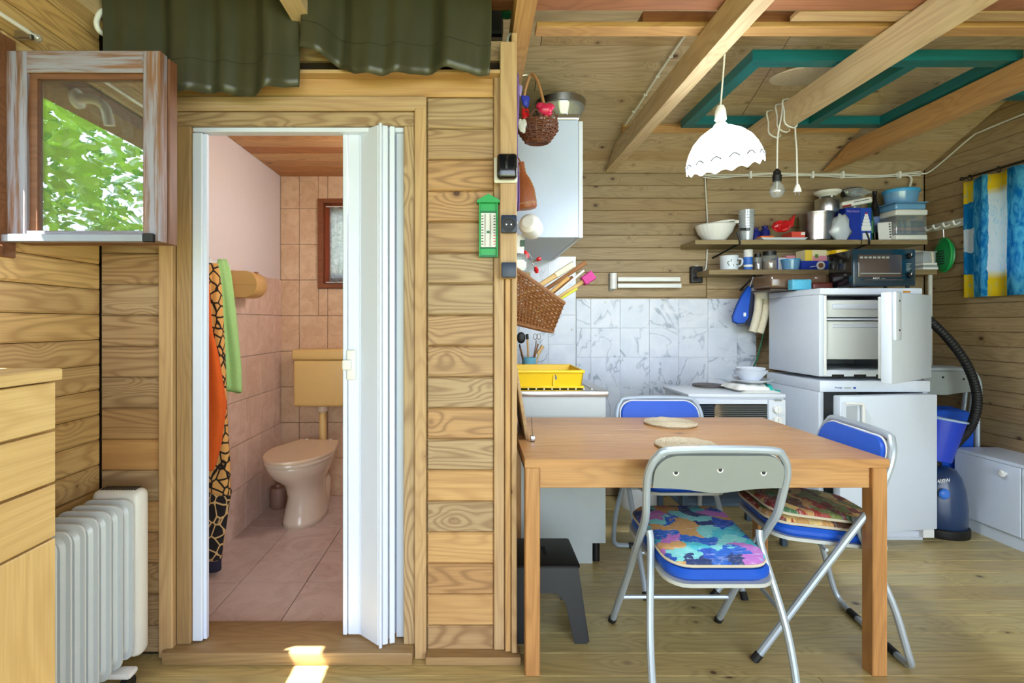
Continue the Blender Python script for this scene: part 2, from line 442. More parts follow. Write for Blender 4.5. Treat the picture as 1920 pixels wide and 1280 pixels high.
CREAMC = plain('cream_knit', (226,216,190), 0.95, var=0.1, scale=90, bump=0.4)
TEALC = plain('teal_trim_cloth', (40,186,176), 0.9)
SKYB = plain('sky_blue_plastic', (130,200,226), 0.45)
CYANB = plain('cyan_plastic', (60,160,214), 0.4)
BLUEBX = plain('deep_blue_card', (24,52,160), 0.4)
YELC = plain('yellow_card', (240,206,70), 0.5)
PINKC = plain('pink_card', (232,150,160), 0.5)
WHITEC = plain('white_card', (228,228,224), 0.6)
GOLD = plain('gold_lid', (196,160,96), 0.35, 0.6)
BEANS = plain('brown_beans', (104,44,34), 0.4, var=0.35, scale=150)
BREAD = plain('beige_crust', (214,178,124), 0.8, var=0.12)
INKD = plain('dark_ink', (30,32,40), 0.6)
INKW = plain('white_ink', (236,238,240), 0.5)
INKB = plain('blue_ink', (40,70,160), 0.5)
INKG = plain('green_ink', (60,90,70), 0.6)
GLASS = glassy('window_glass', (244,248,250), 0.30, 0.0, 0.97)
CLEARP = glassy('clear_plastic', (232,238,242), 0.12, 0.1, 0.62)
CLEARG = glassy('clear_glass', (236,242,244), 0.16, 0.02, 0.82)
BLUECL = glassy('blue_clear_plastic', (130,190,236), 0.1, 0.15, 0.35)
GREENG = plain('green_bottle_glass', (18,70,36), 0.08, coat=0.6)
DARKG = plain('dark_bottle_glass', (26,20,24), 0.08, coat=0.6)
BAGP = glassy('milky_plastic_bag', (222,230,238), 0.12, 0.25, 0.25)
OVENG = plain('oven_glass', (14,22,34), 0.06, coat=1.0)
LEAF = plain('leaf_green', (96,150,50), 0.5, var=0.3, scale=3)
LEAF2 = plain('leaf_yellow_green', (160,196,80), 0.5, var=0.3, scale=3)
BARK = plain('bark', (92,74,56), 0.9, var=0.2)
GRASS = plain('grass_ground', (110,126,70), 0.95, var=0.25, scale=5)
CUSH1 = palette_cloth('painterly_blue_cushion', [(36,96,190), (70,180,196), (196,150,90), (180,110,190), (30,80,180), (120,200,200), (206,160,100), (40,60,110)], 7)
CUSH2 = palette_cloth('painterly_red_cushion', [(150,54,40), (214,180,110), (110,120,60), (186,140,80), (120,40,36), (196,170,110), (70,110,70), (90,60,40)], 8)
PIPING = plain('beige_piping', (206,196,172), 0.8)
# ================================================================ SETTING
XL, XR, YB, YF = -1.33, 3.08, 3.47, 1.80      # left wall, right wall, back wall, bathroom front wall
YN = -1.3                                     # unseen rear side behind the viewer, left open to let sky light in
PART = 0.148                                  # end of the bathroom partition
RIDGE = 0.9
def Zc(Y): return 2.20 + 0.45 * (YB - Y) if Y > RIDGE else 2.20 + 0.45 * (YB - RIDGE) - 0.45 * (RIDGE - Y)

# ground outside
g = MB().box((-14, -14, -0.45), (14, 14, -0.35)); struct(obj('ground', g, GRASS), 'grassy ground outside the cabin', 'ground')
# floor
fl = obj('floor', MB().box((XL, YN, -0.12), (XR, YB, -0.022)), DARKGAP); struct(fl, 'varnished yellow pine board floor', 'floor')
y = YB; i = 0
while y > YN + 0.06:
    yc = y - 0.059
    x0 = XL if yc < YF + 0.02 else 0.05
    cuts = [x0, XR] if i % 3 else [x0, 1.15 + 0.35 * ((i * 7) % 5), XR]
    for a, b in zip(cuts[:-1], cuts[1:]):
        plank(fl, ((a+b)/2, yc, -0.022), b - a - 0.002, 0.1165, 0.022, W_FLOOR, (1,0,0), (0,1,0), 'floorboard', 0.0018)
    y -= 0.118; i += 1
# left wall with the window opening
WY0, WY1, WZ0, WZ1 = 0.46, 1.43, 1.40, 1.965
m = MB()
m.box((XL-0.14, YN, -0.1), (XL-0.02, YB, WZ0)); m.box((XL-0.14, YN, WZ1), (XL-0.02, YB, 3.4))
m.box((XL-0.14, YN, WZ0), (XL-0.02, WY0, WZ1)); m.box((XL-0.14, WY1, WZ0), (XL-0.02, YB, WZ1))
wl = obj('wall_left', m, DARKGAP, smooth=False); struct(wl, 'left wall of horizontal yellow pine planks around the open window', 'wall')
sp = 0.0887; z = 1.3915 - 15*sp
while z < 3.25:
    zc = z + sp/2
    for a, b in ([(YN, YF)] if zc < WZ0 - 0.03 or zc > WZ1 + 0.03 else [(YN, WY0), (WY1, YF)]):
        plank(wl, (XL-0.02, (a+b)/2, zc), b-a-0.001, sp-0.002, 0.022, W_LEFT, (0,-1,0), (0,0,-1), 'plank', 0.007)
    z += sp
# wall in front of the bathroom
DX0, DX1, DZ1 = pX(357, YF), pX(758, YF), pZ(236, YF)
m = MB()
m.box((XL, YF+0.02, -0.02), (DX0-0.02, YF+0.07, 2.19)); m.box((DX1+0.02, YF+0.02, -0.02), (0.10, YF+0.07, 2.19)); m.box((DX0-0.02, YF+0.02, DZ1+0.02), (DX1+0.02, YF+0.07, 2.19))
wf = obj('wall_front', m, DARKGAP, smooth=False); struct(wf, 'pine clad wall with the bathroom doorway', 'wall')
sp = 0.1105
def fplank(x0, x1, z0, z1, mat=W_FRONT, T=0.02):
    plank(wf, ((x0+x1)/2, YF+0.02, (z0+z1)/2), x1-x0, z1-z0-0.0015, T, mat, (1,0,0), (0,0,1), 'plank', 0.006)
z = pZ(182, YF)
rx0, rx1 = pX(800, YF), pX(927, YF)
k = 0
while z > 0.03:
    z2 = max(z - sp, 0.012); fplank(rx0, rx1, z2, z, W_ORANGE if k in (12, 14, 16) else W_FRONT); z = z2; k += 1
z = 1.433 + 7*sp; lx0, lx1 = XL, pX(307, YF); k = 0
while z > 0.03:
    z2 = max(z - sp, 0.012)
    if z <= 2.20: fplank(lx0, lx1, z2, z, W_ORANGE if k in (13, 15) else W_FRONT)
    z = z2; k += 1
fplank(lx1, pX(927, YF), pZ(181, YF), pZ(138, YF), W_ORANGE)
fplank(lx1, 0.10, pZ(113, YF), 2.19)
# ledge, casing, jambs, corner posts and threshold
def trim(name, lo, hi, mat, label, axis=2, bev=0.003):
    """a straight board as an oriented plank so that its grain runs along it"""
    c = [(a+b)/2 for a, b in zip(lo, hi)]; d = [b-a for a, b in zip(lo, hi)]
    xa = [0,0,0]; xa[axis] = 1
    W = d[0] if axis == 2 else d[2]
    ya = (-1,0,0) if axis == 2 else (0,0,1)
    if axis == 2: xa = (0,0,1)
    elif axis == 0: xa = (1,0,0)
    mm = MB(); a, b, T = d[axis]/2, W/2, d[1]
    mm.box((-a, -b, 0), (a, b, T), bev, 1)
    o = bpy.data.objects.new(name, _mesh(name, mm, mat, True)); COL.objects.link(o)
    xa = Vector(xa); ya = Vector(ya); za = xa.cross(ya)
    M = Matrix((xa, ya, za)).transposed().to_4x4(); M.translation = (c[0], hi[1], c[2]); o.matrix_basis = M; WL[o.name] = M.translation.copy()
    return struct(o, label, 'trim')
trim('trim_1', (lx1, YF-0.045, pZ(138, YF-0.04)), (0.10, YF-0.001, pZ(131, YF-0.04)), W_TRIM, 'thin light ledge board above the doorway header', 0, 0.002)
trim('trim_2', (pX(330, YF), YF-0.014, pZ(210, YF)), (pX(800, YF), YF-0.001, pZ(183, YF)), W_TRIM, 'light pine top casing over the bathroom doorway', 0)
trim('trim_3', (pX(778, YF), YF-0.016, 0.0), (pX(800, YF), YF-0.001, pZ(205, YF)), W_TRIM, 'light pine casing right of the bathroom doorway')
trim('trim_4', (pX(305, YF), YF-0.026, 0.01), (pX(331, YF), YF-0.001, pZ(183, YF)), W_TRIM, 'greenish pine casing left of the bathroom doorway')
trim('trim_5', (pX(331, YF), YF-0.004, 0.045), (DX0+0.002, YF+0.09, DZ1-0.0005), W_DARKB, 'darker pine door jamb beside the white frame')
trim('trim_6', (DX1-0.002, YF-0.004, 0.045), (pX(778, YF), YF+0.09, DZ1-0.0005), W_FRONT, 'pine door jamb beside the folded door')
trim('trim_7', (pX(331, YF), YF-0.004, DZ1), (pX(778, YF), YF+0.09, pZ(210, YF)), W_FRONT, 'pine lintel under the doorway casing', 0)
trim('trim_8', (pX(926, YF), YF-0.012, 0.03), (pX(945.5, YF), YF+0.02, pZ(138, YF)), W_TRIM, 'flat corner board right of the cladding')
trim('trim_9', (pX(946.5, YF), YF-0.022, 0.03), (pX(957, YF), YF+0.02, pZ(520, YF)), W_ORANGE, 'narrow reddish corner strip below the dark cover plate')
trim('trim_10', (pX(958, YF), YF-0.030, 0.03), (PART, YF+0.10, 2.20), W_TRIM, 'pale end stud of the partition')
trim('trim_11', (pX(937, 1.77), YF-0.050, pZ(522, 1.76)), (pX(968.5, 1.76), YF-0.013, pZ(80, 1.76)), W_TRIM, 'proud upper post carrying the switches')
trim('trim_12', (pX(800, YF), YF-0.05, 0.0), (0.16, YF+0.02, 0.028), W_DARKB, 'grey worn floor strip under the cladding', 0)
# threshold
m = MB(); m.box((pX(318, YF), YF-0.05, 0.0), (DX1+0.035, YF+0.14, 0.045), 0.006, 2)
struct(obj('trim_13', m, W_DARKB), 'worn wooden threshold of the bathroom doorway', 'trim')
# partition between bathroom and kitchen
m = MB().box((0.03, YF+0.07, 0), (0.124, YB, 2.19)); wp = struct(obj('wall_partition', m, DARKGAP), 'timber partition between bathroom and kitchen', 'wall')
z = 0.0
while z < 2.18:
    z2 = min(z+0.1105, 2.19); plank(wp, (0.124, (YF+0.10+YB)/2, (z+z2)/2), YB-YF-0.10, z2-z-0.0015, 0.010, W_FRONT, (0,1,0), (0,0,1), 'plank', 0.003); z = z2
# back wall of the kitchen
wb = obj('wall_back', MB().box((0.03, YB+0.022, -0.1), (XR+0.1, YB+0.12, 2.5)), DARKGAP); struct(wb, 'back kitchen wall of knotty brown pine planks', 'wall')
sp = 0.085; seam = pX(1325, YB)
for a, b, off in ((0.13, seam, 0.0), (seam, XR, 0.03)):
    z = 0.0 - off
    while z < 2.30:
        z0 = max(z, 0.0)
        plank(wb, ((a+b)/2, YB+0.022, (z0+z+sp)/2), b-a-0.003, z+sp-z0-0.0015, 0.022, W_BACK, (1,0,0), (0,0,1), 'plank', 0.004)
        z += sp
# right wall with its window
RY0, RY1, RZ0, RZ1 = 2.05, 3.08, 1.42, 1.99
m = MB()
m.box((XR+0.022, YN, -0.1), (XR+0.12, YB+0.1, RZ0)); m.box((XR+0.022, YN, RZ1), (XR+0.12, YB+0.1, 3.4))
m.box((XR+0.022, YN, RZ0), (XR+0.12, RY0, RZ1)); m.box((XR+0.022, RY1, RZ0), (XR+0.12, YB+0.1, RZ1))
wr = obj('wall_right', m, DARKGAP, smooth=False); struct(wr, 'right wall of horizontal brown pine planks', 'wall')
sp = 0.087; z = 0.0
while z < 3.25:
    zc = z + sp/2
    for a, b in ([(YN, YB)] if zc < RZ0 - 0.03 or zc > RZ1 + 0.03 else [(YN, RY0), (RY1, YB)]):
        plank(wr, (XR+0.022, (a+b)/2, zc), b-a-0.001, sp-0.0015, 0.022, W_BACK, (0,1,0), (0,0,-1), 'plank', 0.004)
    z += sp
m = MB()
for lo, hi in (((XR-0.01, RY0, RZ0), (XR+0.1, RY0+0.05, RZ1)), ((XR-0.01, RY1-0.05, RZ0), (XR+0.1, RY1, RZ1)), ((XR-0.01, RY0+0.05, RZ0), (XR+0.1, RY1-0.05, RZ0+0.05)), ((XR-0.01, RY0+0.05, RZ1-0.05), (XR+0.1, RY1-0.05, RZ1)), ((XR+0.02, 2.54, RZ0+0.05), (XR+0.07, 2.59, RZ1-0.05))): m.box(lo, hi)
w2 = obj('window_2', m, W_BROWN); struct(w2, 'small brown framed window behind the blue and yellow curtain', 'window')
obj('pane', MB().box((XR+0.04, RY0+0.05, RZ0+0.05), (XR+0.044, RY1-0.05, RZ1-0.05)), GLASS, w2)
# ceiling: two slopes of planks along x
m = MB()
for ya, yb in ((YB+0.15, RIDGE), (RIDGE, YN-0.3)):
    za = Zc(ya) + 0.03; zb = Zc(yb) + 0.03
    m.hexa([(XL-0.45, ya, za), (XR+0.4, ya, za), (XR+0.4, yb, zb), (XL-0.45, yb, zb)], [(XL-0.45, ya, za+0.1), (XR+0.4, ya, za+0.1), (XR+0.4, yb, zb+0.1), (XL-0.45, yb, zb+0.1)])
ce = obj('ceiling', m, DARKGAP, smooth=False); struct(ce, 'sloping ceiling of knotty pine planks', 'ceiling')
sl = math.hypot(1, 0.45); dy, dz = 1/sl, 0.45/sl; sp = 0.094; s0 = 0.0; k = 0
while YB - (s0+sp)*dy > RIDGE:
    yc = YB - (s0+sp/2)*dy; zc = 2.20 + (s0+sp/2)*dz + 0.028
    cuts = [XL, 0.1 + 0.12*((k*5) % 3), 1.60, XR]
    for a, b in zip(cuts[:-1], cuts[1:]):
        plank(ce, ((a+b)/2, yc, zc), b-a-0.004, sp-0.0015, 0.02, W_CEIL, (1,0,0), (0,dy,-dz), 'plank', 0.004)
    s0 += sp; k += 1
# ---- beams (joists running towards the viewer)
beam_specs = [(-1.328, 'pine ceiling beam fixed along the left wall above the window'), (-0.62, 'pine ceiling beam between the two olive curtains'),
              (0.135, 'orange pine ceiling beam above the partition post'), (0.888, 'pine ceiling beam that carries the lit pendant lamp'),
              (1.60, 'pale pine ceiling beam wrapped with a white cord'), (2.36, 'reddish pine ceiling beam nearest the blue and yellow curtain')]
for bi, (bx_, lab) in enumerate(beam_specs):
    mm = MB(); poly = [(YN+0.1, 2.21), (YB-0.03, 2.21), (YB-0.28, 2.322), (YN+0.1, 2.33)]
    # grain along the beam: local x = world -y
    loc = Vector((bx_ + 0.0325, 1.0, 2.21))
    Mx = Matrix(((0, 0, 1), (1, 0, 0), (0, 1, 0))).to_4x4()
    mm.prism([(p[0]-loc.y, p[1]-loc.z) for p in poly], 0.065, Matrix.Translation((0, 0, -0.0325)))
    o = bpy.data.objects.new('ceiling_beam', _mesh('ceiling_beam', mm, W_ORANGE if bi in (2, 5) else W_BEAM, True)); COL.objects.link(o)
    Mx.translation = loc; o.matrix_basis = Mx; tag(o, lab, 'beam', 'ceiling beams')
# ---- bathroom shell
bf = obj('floor_bathroom', MB().box((XL, YF+0.07, -0.05), (0.03, YB, -0.006)), GROUT); struct(bf, 'pinkish tiled bathroom floor', 'floor')
xs = [XL, -1.07, -0.77, -0.47, -0.17, 0.03]; ys = [YF+0.07, 2.01, 2.316, 2.624, 2.932, 3.24, YB]
for a, b in zip(xs[:-1], xs[1:]):
    for c, d in zip(ys[:-1], ys[1:]):
        plank(bf, ((a+b)/2, (c+d)/2, -0.008), b-a-0.004, d-c-0.004, 0.010, T_FLOOR, (1,0,0), (0,1,0), 'tile', 0.0015)
zs = [0.0 + 0.0147 + 0.244*k for k in range(9)] + [2.19]; zs[0] = 0.0
BX0, BX1, BZ0, BZ1 = -1.07, -0.55, 1.422, 2.032
m = MB()
m.box((XL-0.1, YB+0.012, -0.1), (0.03, YB+0.1, BZ0)); m.box((XL-0.1, YB+0.012, BZ1), (0.03, YB+0.1, 2.5)); m.box((XL-0.1, YB+0.012, BZ0), (BX0, YB+0.1, BZ1)); m.box((BX1, YB+0.012, BZ0), (0.03, YB+0.1, BZ1))
bb = obj('wall_bathroom_back', m, GROUT, smooth=False); struct(bb, 'peach tiled rear wall of the bathroom', 'wall')
xs = [XL, -1.2017] + [-1.2017 + 0.195*k for k in range(1, 7)] + [0.03]
for a, b in zip(xs[:-1], xs[1:]):
    for c, d in zip(zs[:-1], zs[1:]):
        cells = [(a, b, c, d)]
        if b > BX0 and a < BX1 and d > BZ0 and c < BZ1:      # cut around the little window
            cells = []
            if a < BX0: cells.append((a, BX0, c, d))
            if b > BX1: cells.append((BX1, b, c, d))
            aa, bb_ = max(a, BX0), min(b, BX1)
            if c < BZ0: cells.append((aa, bb_, c, BZ0))
            if d > BZ1: cells.append((aa, bb_, BZ1, d))
        for p, q, r_, s_ in cells:
            if q-p > 0.012 and s_-r_ > 0.012:
                plank(bb, ((p+q)/2, YB+0.012, (r_+s_)/2), q-p-0.003, s_-r_-0.003, 0.012, T_BACK, (1,0,0), (0,0,1), 'tile', 0.0015)
bl = obj('wall_bathroom_left', MB().box((XL-0.02, YF+0.07, 0), (XL-0.001, YB, 2.19)), PLASTER); struct(bl, 'pink plastered left bathroom wall above its tiles', 'wall')
yy = [YF+0.07] + [3.33 - 0.2*k for k in range(7, -1, -1)] + [YB]
for c, d in zip(zs[:6], zs[1:7]):
    for a, b in zip(yy[:-1], yy[1:]):
        if b-a > 0.01: plank(bl, (XL-0.001, (a+b)/2, (c+d)/2), b-a-0.003, d-c-0.003, 0.008, T_SIDE, (0,1,0), (0,0,1), 'tile', 0.0015)
struct(obj('wall_bathroom_right', MB().box((0.015, YF+0.07, 0), (0.03, YB, 2.19)), PLASTER), 'right bathroom wall behind the folded door', 'wall')
bc = obj('ceiling_bathroom', MB().box((XL, YF+0.02, 2.20), (0.10, YB, 2.21)), DARKGAP); struct(bc, 'orange pine plank ceiling of the bathroom', 'ceiling')
y = YB
while y > YF+0.07:
    y2 = max(y-0.115, YF+0.05)
    plank(bc, ((XL+0.03)/2, (y+y2)/2, 2.20), 0.03-XL, y-y2-0.002, 0.012, W_BATH, (1,0,0), (0,-1,0), 'plank', 0.003); y = y2
# bathroom window
m = MB()
for lo, hi in (((BX0, YB-0.02, BZ0), (BX0+0.035, YB+0.1, BZ1)), ((BX1-0.035, YB-0.02, BZ0), (BX1, YB+0.1, BZ1)), ((BX0+0.035, YB-0.02, BZ0), (BX1-0.035, YB+0.1, BZ0+0.03)), ((BX0+0.035, YB-0.02, BZ1-0.03), (BX1-0.035, YB+0.1, BZ1))): m.box(lo, hi, 0.002, 1)
w3 = obj('window_3', m, W_BROWN); struct(w3, 'small brown framed bathroom window with a lace curtain', 'window')
m = MB()
for lo, hi in (((BX0+0.036, YB+0.02, BZ0+0.031), (BX0+0.085, YB+0.05, BZ1-0.031)), ((BX1-0.085, YB+0.02, BZ0+0.031), (BX1-0.036, YB+0.05, BZ1-0.031)), ((BX0+0.085, YB+0.02, BZ0+0.031), (BX1-0.085, YB+0.05, BZ0+0.075)), ((BX0+0.085, YB+0.02, BZ1-0.075), (BX1-0.085, YB+0.05, BZ1-0.031))): m.box(lo, hi, 0.002, 1)
obj('sash', m, plain('red_brown_paint', (146,66,34), 0.4), w3)
obj('pane', MB().box((BX0+0.08, YB+0.032, BZ0+0.07), (BX1-0.08, YB+0.036, BZ1-0.07)), GLASS, w3)
def lacecol(t):
    v, r = t.coords(); n = t.noise(v, 30, 4, 0.7, 1.5).outputs[0]
    return t.mix(t.rng(n, 0.35, 0.65, 0, 1), lin((214,218,222)), lin((250,250,250)))
LACE = cloth_through('lace', lacecol, 0.8)
m = MB(); m.sheet(lambda u, v: Vector((BX0+0.075+0.37*u*(1), YB+0.006+0.006*math.sin(u*40), BZ1-0.055-(BZ1-BZ0-0.095)*v)), 60, 4)
lc = obj('lace_curtain', m, LACE, thick=0.001); tag(lc, 'white lace curtain on the small bathroom window', 'curtain')
for zz in (BZ1-0.05, BZ0+0.04): obj('curtain_rod', MB().cyl((BX0+0.05, YB+0.006, zz), 0.004, 0.42, 'x', 8), WHITEP, lc)
# window in the left wall: fixed frame
m = MB()
for lo, hi in (((XL-0.13, WY0-0.02, WZ0-0.03), (XL+0.01, WY0+0.03, WZ1+0.03)), ((XL-0.13, WY1-0.03, WZ0-0.03), (XL+0.01, WY1+0.03, WZ1+0.03)), ((XL-0.13, WY0+0.031, WZ1-0.02), (XL+0.01, WY1-0.031, WZ1+0.03)), ((XL-0.13, WY0+0.031, WZ0-0.03), (XL+0.03, WY1-0.031, WZ0))): m.box(lo, hi, 0.003, 1)
w1 = obj('window_1', m, W_SASH2); struct(w1, 'brown wooden frame of the open window in the left wall', 'window')
# ================================================================ LEFT SIDE
# open double casement
SX0, SX1, SZ0, SZ1 = -1.322, -0.888, 1.415, 1.953
cs = thing('window_casement', 'weathered double casement swung open into the room beside the left wall', 'window sash', (SX0, 1.45, SZ0))
def casement_layer(y0, y1, mat, inset, nm):
    fr = []
    for lo, hi, ax in (((SX0, y0, SZ0), (SX0+0.057, y1, SZ1), 2), ((SX1-0.048, y0, SZ0), (SX1, y1, SZ1), 2), ((SX0+0.057, y0, SZ1-0.062), (SX1-0.048, y1, SZ1), 0), ((SX0+0.057, y0, SZ0), (SX1-0.048, y1, SZ0+0.03), 0)):
        c = [(a+b)/2 for a, b in zip(lo, hi)]; d = [b-a for a, b in zip(lo, hi)]
        L, W = (d[2], d[0]) if ax == 2 else (d[0], d[2])
        plank(cs, (c[0], y1, c[2]), L, W, y1-y0, mat, (0,0,1) if ax == 2 else (1,0,0), (-1,0,0) if ax == 2 else (0,0,1), 'stile' if ax == 2 else 'rail', 0.003)
    m = MB(); e = 0.012
    m.box((SX0+0.057, y0+e, SZ0+0.03), (SX0+0.057+inset, y1, SZ1-0.062)); m.box((SX1-0.048-inset*0.3, y0+e, SZ0+0.03), (SX1-0.048, y1, SZ1-0.062))
    m.box((SX0+0.057+inset, y0+e, SZ1-0.062-inset*0.6), (SX1-0.048-inset*0.3, y1, SZ1-0.062))
    obj('glazing_bead', m, W_SASH2, cs)
    obj('pane', MB().box((SX0+0.05, (y0+y1)/2+0.004, SZ0+0.025), (SX1-0.045, (y0+y1)/2+0.007, SZ1-0.06)), GLASS, cs)
casement_layer(1.428, 1.463, W_SASH, 0.022, 'outer')
casement_layer(1.472, 1.512, W_SASH2, 0.01, 'inner')
m = MB(); m.box((SX0-0.0, 1.412, SZ0-0.004), (SX1-0.04, 1.430, SZ0+0.018), 0.002, 1); obj('drip_rail', m, plain('grey_metal_strip', (150,154,164), 0.45, 0.6), cs)
obj('corner_cap', MB().box((SX1-0.04, 1.414, SZ0-0.004), (SX1-0.012, 1.430, SZ0+0.02), 0.002, 1), BLACKP, cs)
for zz in (SZ0+0.1, SZ1-0.1): obj('hinge', MB().cyl((SX0-0.004, 1.47, zz), 0.006, 0.06), plain('hinge_brass', (170,140,90), 0.4, 0.8), cs)
# white elbow bracket beside the window (seen mirrored in the glass) and the curtain rail
cr = thing('curtain_rail', 'thin white curtain rail on the left wall above the open window', 'curtain rail', (XL+0.04, 1.0, 2.02))
obj('rod', MB().cyl((XL+0.045, 0.35, 2.022), 0.006, 1.13, 'y', 10), WHITEP, cr)
obj('finial', MB().sphere((XL+0.045, 1.49, 2.022), 0.012, 12), CLEARG, cr)
obj('bracket', MB().box((XL+0.002, 1.46, 2.005), (XL+0.05, 1.475, 2.03), 0.003, 1), STEEL, cr)
eb = thing('white_elbow_hook', 'white plastic elbow hook mirrored in the open window pane', 'hook', (XL, 1.2, 1.9))
obj('elbow', MB().tube(smooth_path([(XL+0.004, 1.215, 1.93), (XL+0.05, 1.20, 1.935), (XL+0.075, 1.18, 1.915), (XL+0.08, 1.165, 1.86)], 6), 0.016, 12), WHITEP, eb)
obj('flange', MB().cyl((XL+0.003, 1.215, 1.93), 0.032, 0.01, 'x', 20), WHITEP, eb)
# white ring of pipe showing beside the olive curtain
m = MB().tube(smooth_path([at(206, 20, 1.74), at(190, 22, 1.70), at(181, 40, 1.69), at(186, 58, 1.70), at(204, 68, 1.74)], 6), 0.0085, 10)
tag(obj('white_pipe_loop', m, WHITEP), 'white curved pipe loop peeking out beside the left olive curtain', 'pipe')
# olive curtains in front of the loft
def olive(x0, x1, bot, label, seed, y0=1.715):
    rnd = random.Random(seed); ph = [rnd.uniform(0, 6) for _ in range(4)]
    def fn(u, v):
        x = x0 + (x1-x0)*u; zb = bot(u)
        f = math.sin(u*15+ph[0])*0.6 + math.sin(u*27+ph[1])*0.4 + math.sin(u*49+ph[2]+v*1.5)*0.16
        zt = 2.74
        z = zt + (zb-zt)*v
        return Vector((x + 0.01*math.sin(v*5+ph[3]), y0 - 0.036*f*(0.5+0.5*v) - 0.012*v, z))
    m = MB().sheet(fn, 110, 24)
    t_ = thing('olive_curtain', label, 'curtain', ((x0+x1)/2, y0, 2.0), 0, 'olive loft curtains')
    obj('cloth', m, OLIVE, t_, thick=0.002, ang=3)
    def hem(u): p = fn(u, 0.86); return p + Vector((0, -0.002, 0))
    obj('hem_stitching', MB().tube([hem(i/80) for i in range(81)], 0.0012, 4), plain('dark_thread', (46,46,32), 0.8), t_)
olive(pX(200, 1.72), pX(556, 1.72), lambda u: pZ(150 + 26*math.sin(u*2.3+0.35) - 6*math.sin(u*14), 1.70), 'dark olive satin curtain hanging lower, above the bathroom door', 3)
olive(pX(566, 1.72), pX(916, 1.72), lambda u: pZ(92 + 44*min(1, u*3.6) - 6*math.sin(u*11), 1.70), 'dark olive satin curtain hanging higher, right of the beam', 8)
obj_rod = obj('curtain_pole', MB().cyl((XL, 1.715, 2.75), 0.012, 1.48, 'x', 12), STEEL); tag(obj_rod, 'steel pole carrying the olive loft curtains', 'curtain pole')
# things in the loft behind the curtain gap
m = MB().box((-0.55, 2.02, 2.335), (0.115, 2.5, 2.62), 0.02, 2); tag(obj('black_suitcase', m, BLACKP), 'black case stored in the loft behind the right olive curtain', 'case')
m = MB().cyl((pX(950, 1.92), 1.9, 2.335), 0.022, 0.06, 'z', 16); m.lathe([(0.02,0.06),(0.017,0.065),(0.017,0.075),(0,0.075)], (pX(950, 1.92), 1.9, 2.335), 16)
tag(obj('green_spool', m, DGREEN), 'small green spool in the dark loft gap beside the post', 'spool')
m = MB().tube(smooth_path([(pX(952, 1.85), 1.86, pZ(80, 1.85)), (pX(953, 1.85), 1.86, pZ(68, 1.85)), (pX(958, 1.85), 1.87, pZ(58, 1.85)), (pX(964, 1.86), 1.9, pZ(57, 1.86))], 5), 0.005, 8)
tag(obj('cable_stub', m, WHITEP), 'short white cable curling over the top of the post', 'cable')
# dresser in the left foreground
DX, DY0, DY1, DT = -0.93, 0.50, 1.125, 1.084
dr = thing('pine_dresser', 'light pine dresser with drawers at the left edge of the picture', 'dresser', (-1.12, 0.8, 0))
obj('body', MB().box((XL+0.01, DY0, 0.0), (DX-0.018, DY1-0.002, DT-0.027), 0.002, 1), W_DRESS, dr)
plank(dr, (-1.12, (DY0+DY1)/2, DT-0.025), DY1-DY0+0.01, 0.40, 0.025, W_DRESS, (0,1,0), (-1,0,0), 'top_board', 0.003)
for z0, z1 in ((0.950, 1.054), (0.833, 0.945), (0.712, 0.828)):
    plank(dr, (DX-0.018, (DY0+DY1)/2, (z0+z1)/2), DY1-DY0, z1-z0-0.001, 0.018, W_DRESS, (0,1,0), (0,0,1), 'drawer_front', 0.002)
plank(dr, (DX-0.018, (DY0+DY1)/2, 0.38), 0.655, DY1-DY0, 0.018, W_DRESS, (0,0,1), (0,-1,0), 'door', 0.002)
# oil radiator
ra = thing('oil_radiator', 'white oil-filled radiator standing against the left wall', 'radiator', (-1.18, 1.5, 0))
RX0, RX1 = -1.262, -1.10
def fin(y):
    m = MB(); n = 20
    def outline(g):
        x0, x1, z0, z1, r = RX0+g, RX1-g, 0.10+g, 0.615-g, 0.03
        pts = []
        for cx, cz, a0 in ((x1-r, z0+r, -90), (x1-r, z1-r, 0), (x0+r, z1-r, 90), (x0+r, z0+r, 180)):
            for k in range(5):
                a = math.radians(a0 + 22.5*k); pts.append((cx+r*math.cos(a), cz+r*math.sin(a)))
        return pts
    lv = [(0.0, -0.003), (0.012, -0.004), (0.020, -0.013), (0.05, -0.013)]
    rings = [(g, yy) for g, yy in lv] ; rings2 = [(g, -yy) for g, yy in lv]
    allr = rings[::-1] + rings2
    vs = [(p[0], y+yy, p[1]) for g, yy in allr for p in outline(g)]
    fs = [tuple(range(n)), tuple((len(allr)-1)*n+i for i in range(n))[::-1]]
    for j in range(len(allr)-1):
        for i in range(n): fs.append((j*n+i, j*n+(i+1) % n, (j+1)*n+(i+1) % n, (j+1)*n+i))
    m._add(vs, fs); return m
for k in range(10): obj('fin', fin(1.632 - 0.05*k), plain('radiator_enamel', (206,214,216), 0.3, var=0.03) if k == 0 else bpy.data.materials['radiator_enamel'], ra)
for zz in (0.16, 0.56): obj('oil_pipe', MB().tube([(-1.18, 1.17, zz), (-1.18, 1.66, zz)], 0.02, 12), bpy.data.materials['radiator_enamel'], ra)
hb = obj('end_housing', MB().box((RX0+0.004, 1.652, 0.085), (RX1+0.006, 1.715, 0.636), 0.025, 4), CREAM, ra)
for k in range(14): obj('vent_slot', MB().box((RX0+0.03+0.0085*k, 1.668, 0.634), (RX0+0.034+0.0085*k, 1.70, 0.6375)), BLACKP, hb)
m = MB().box((RX0-0.02, 1.60, 0.055), (RX1+0.01, 1.645, 0.075), 0.008, 2); obj('foot', m, WHITEP, ra)
for xx in (RX0-0.0, RX1-0.012): obj('caster', MB().cyl((xx-0.01, 1.622, 0.028), 0.028, 0.02, 'x', 16), RUBBER, ra)
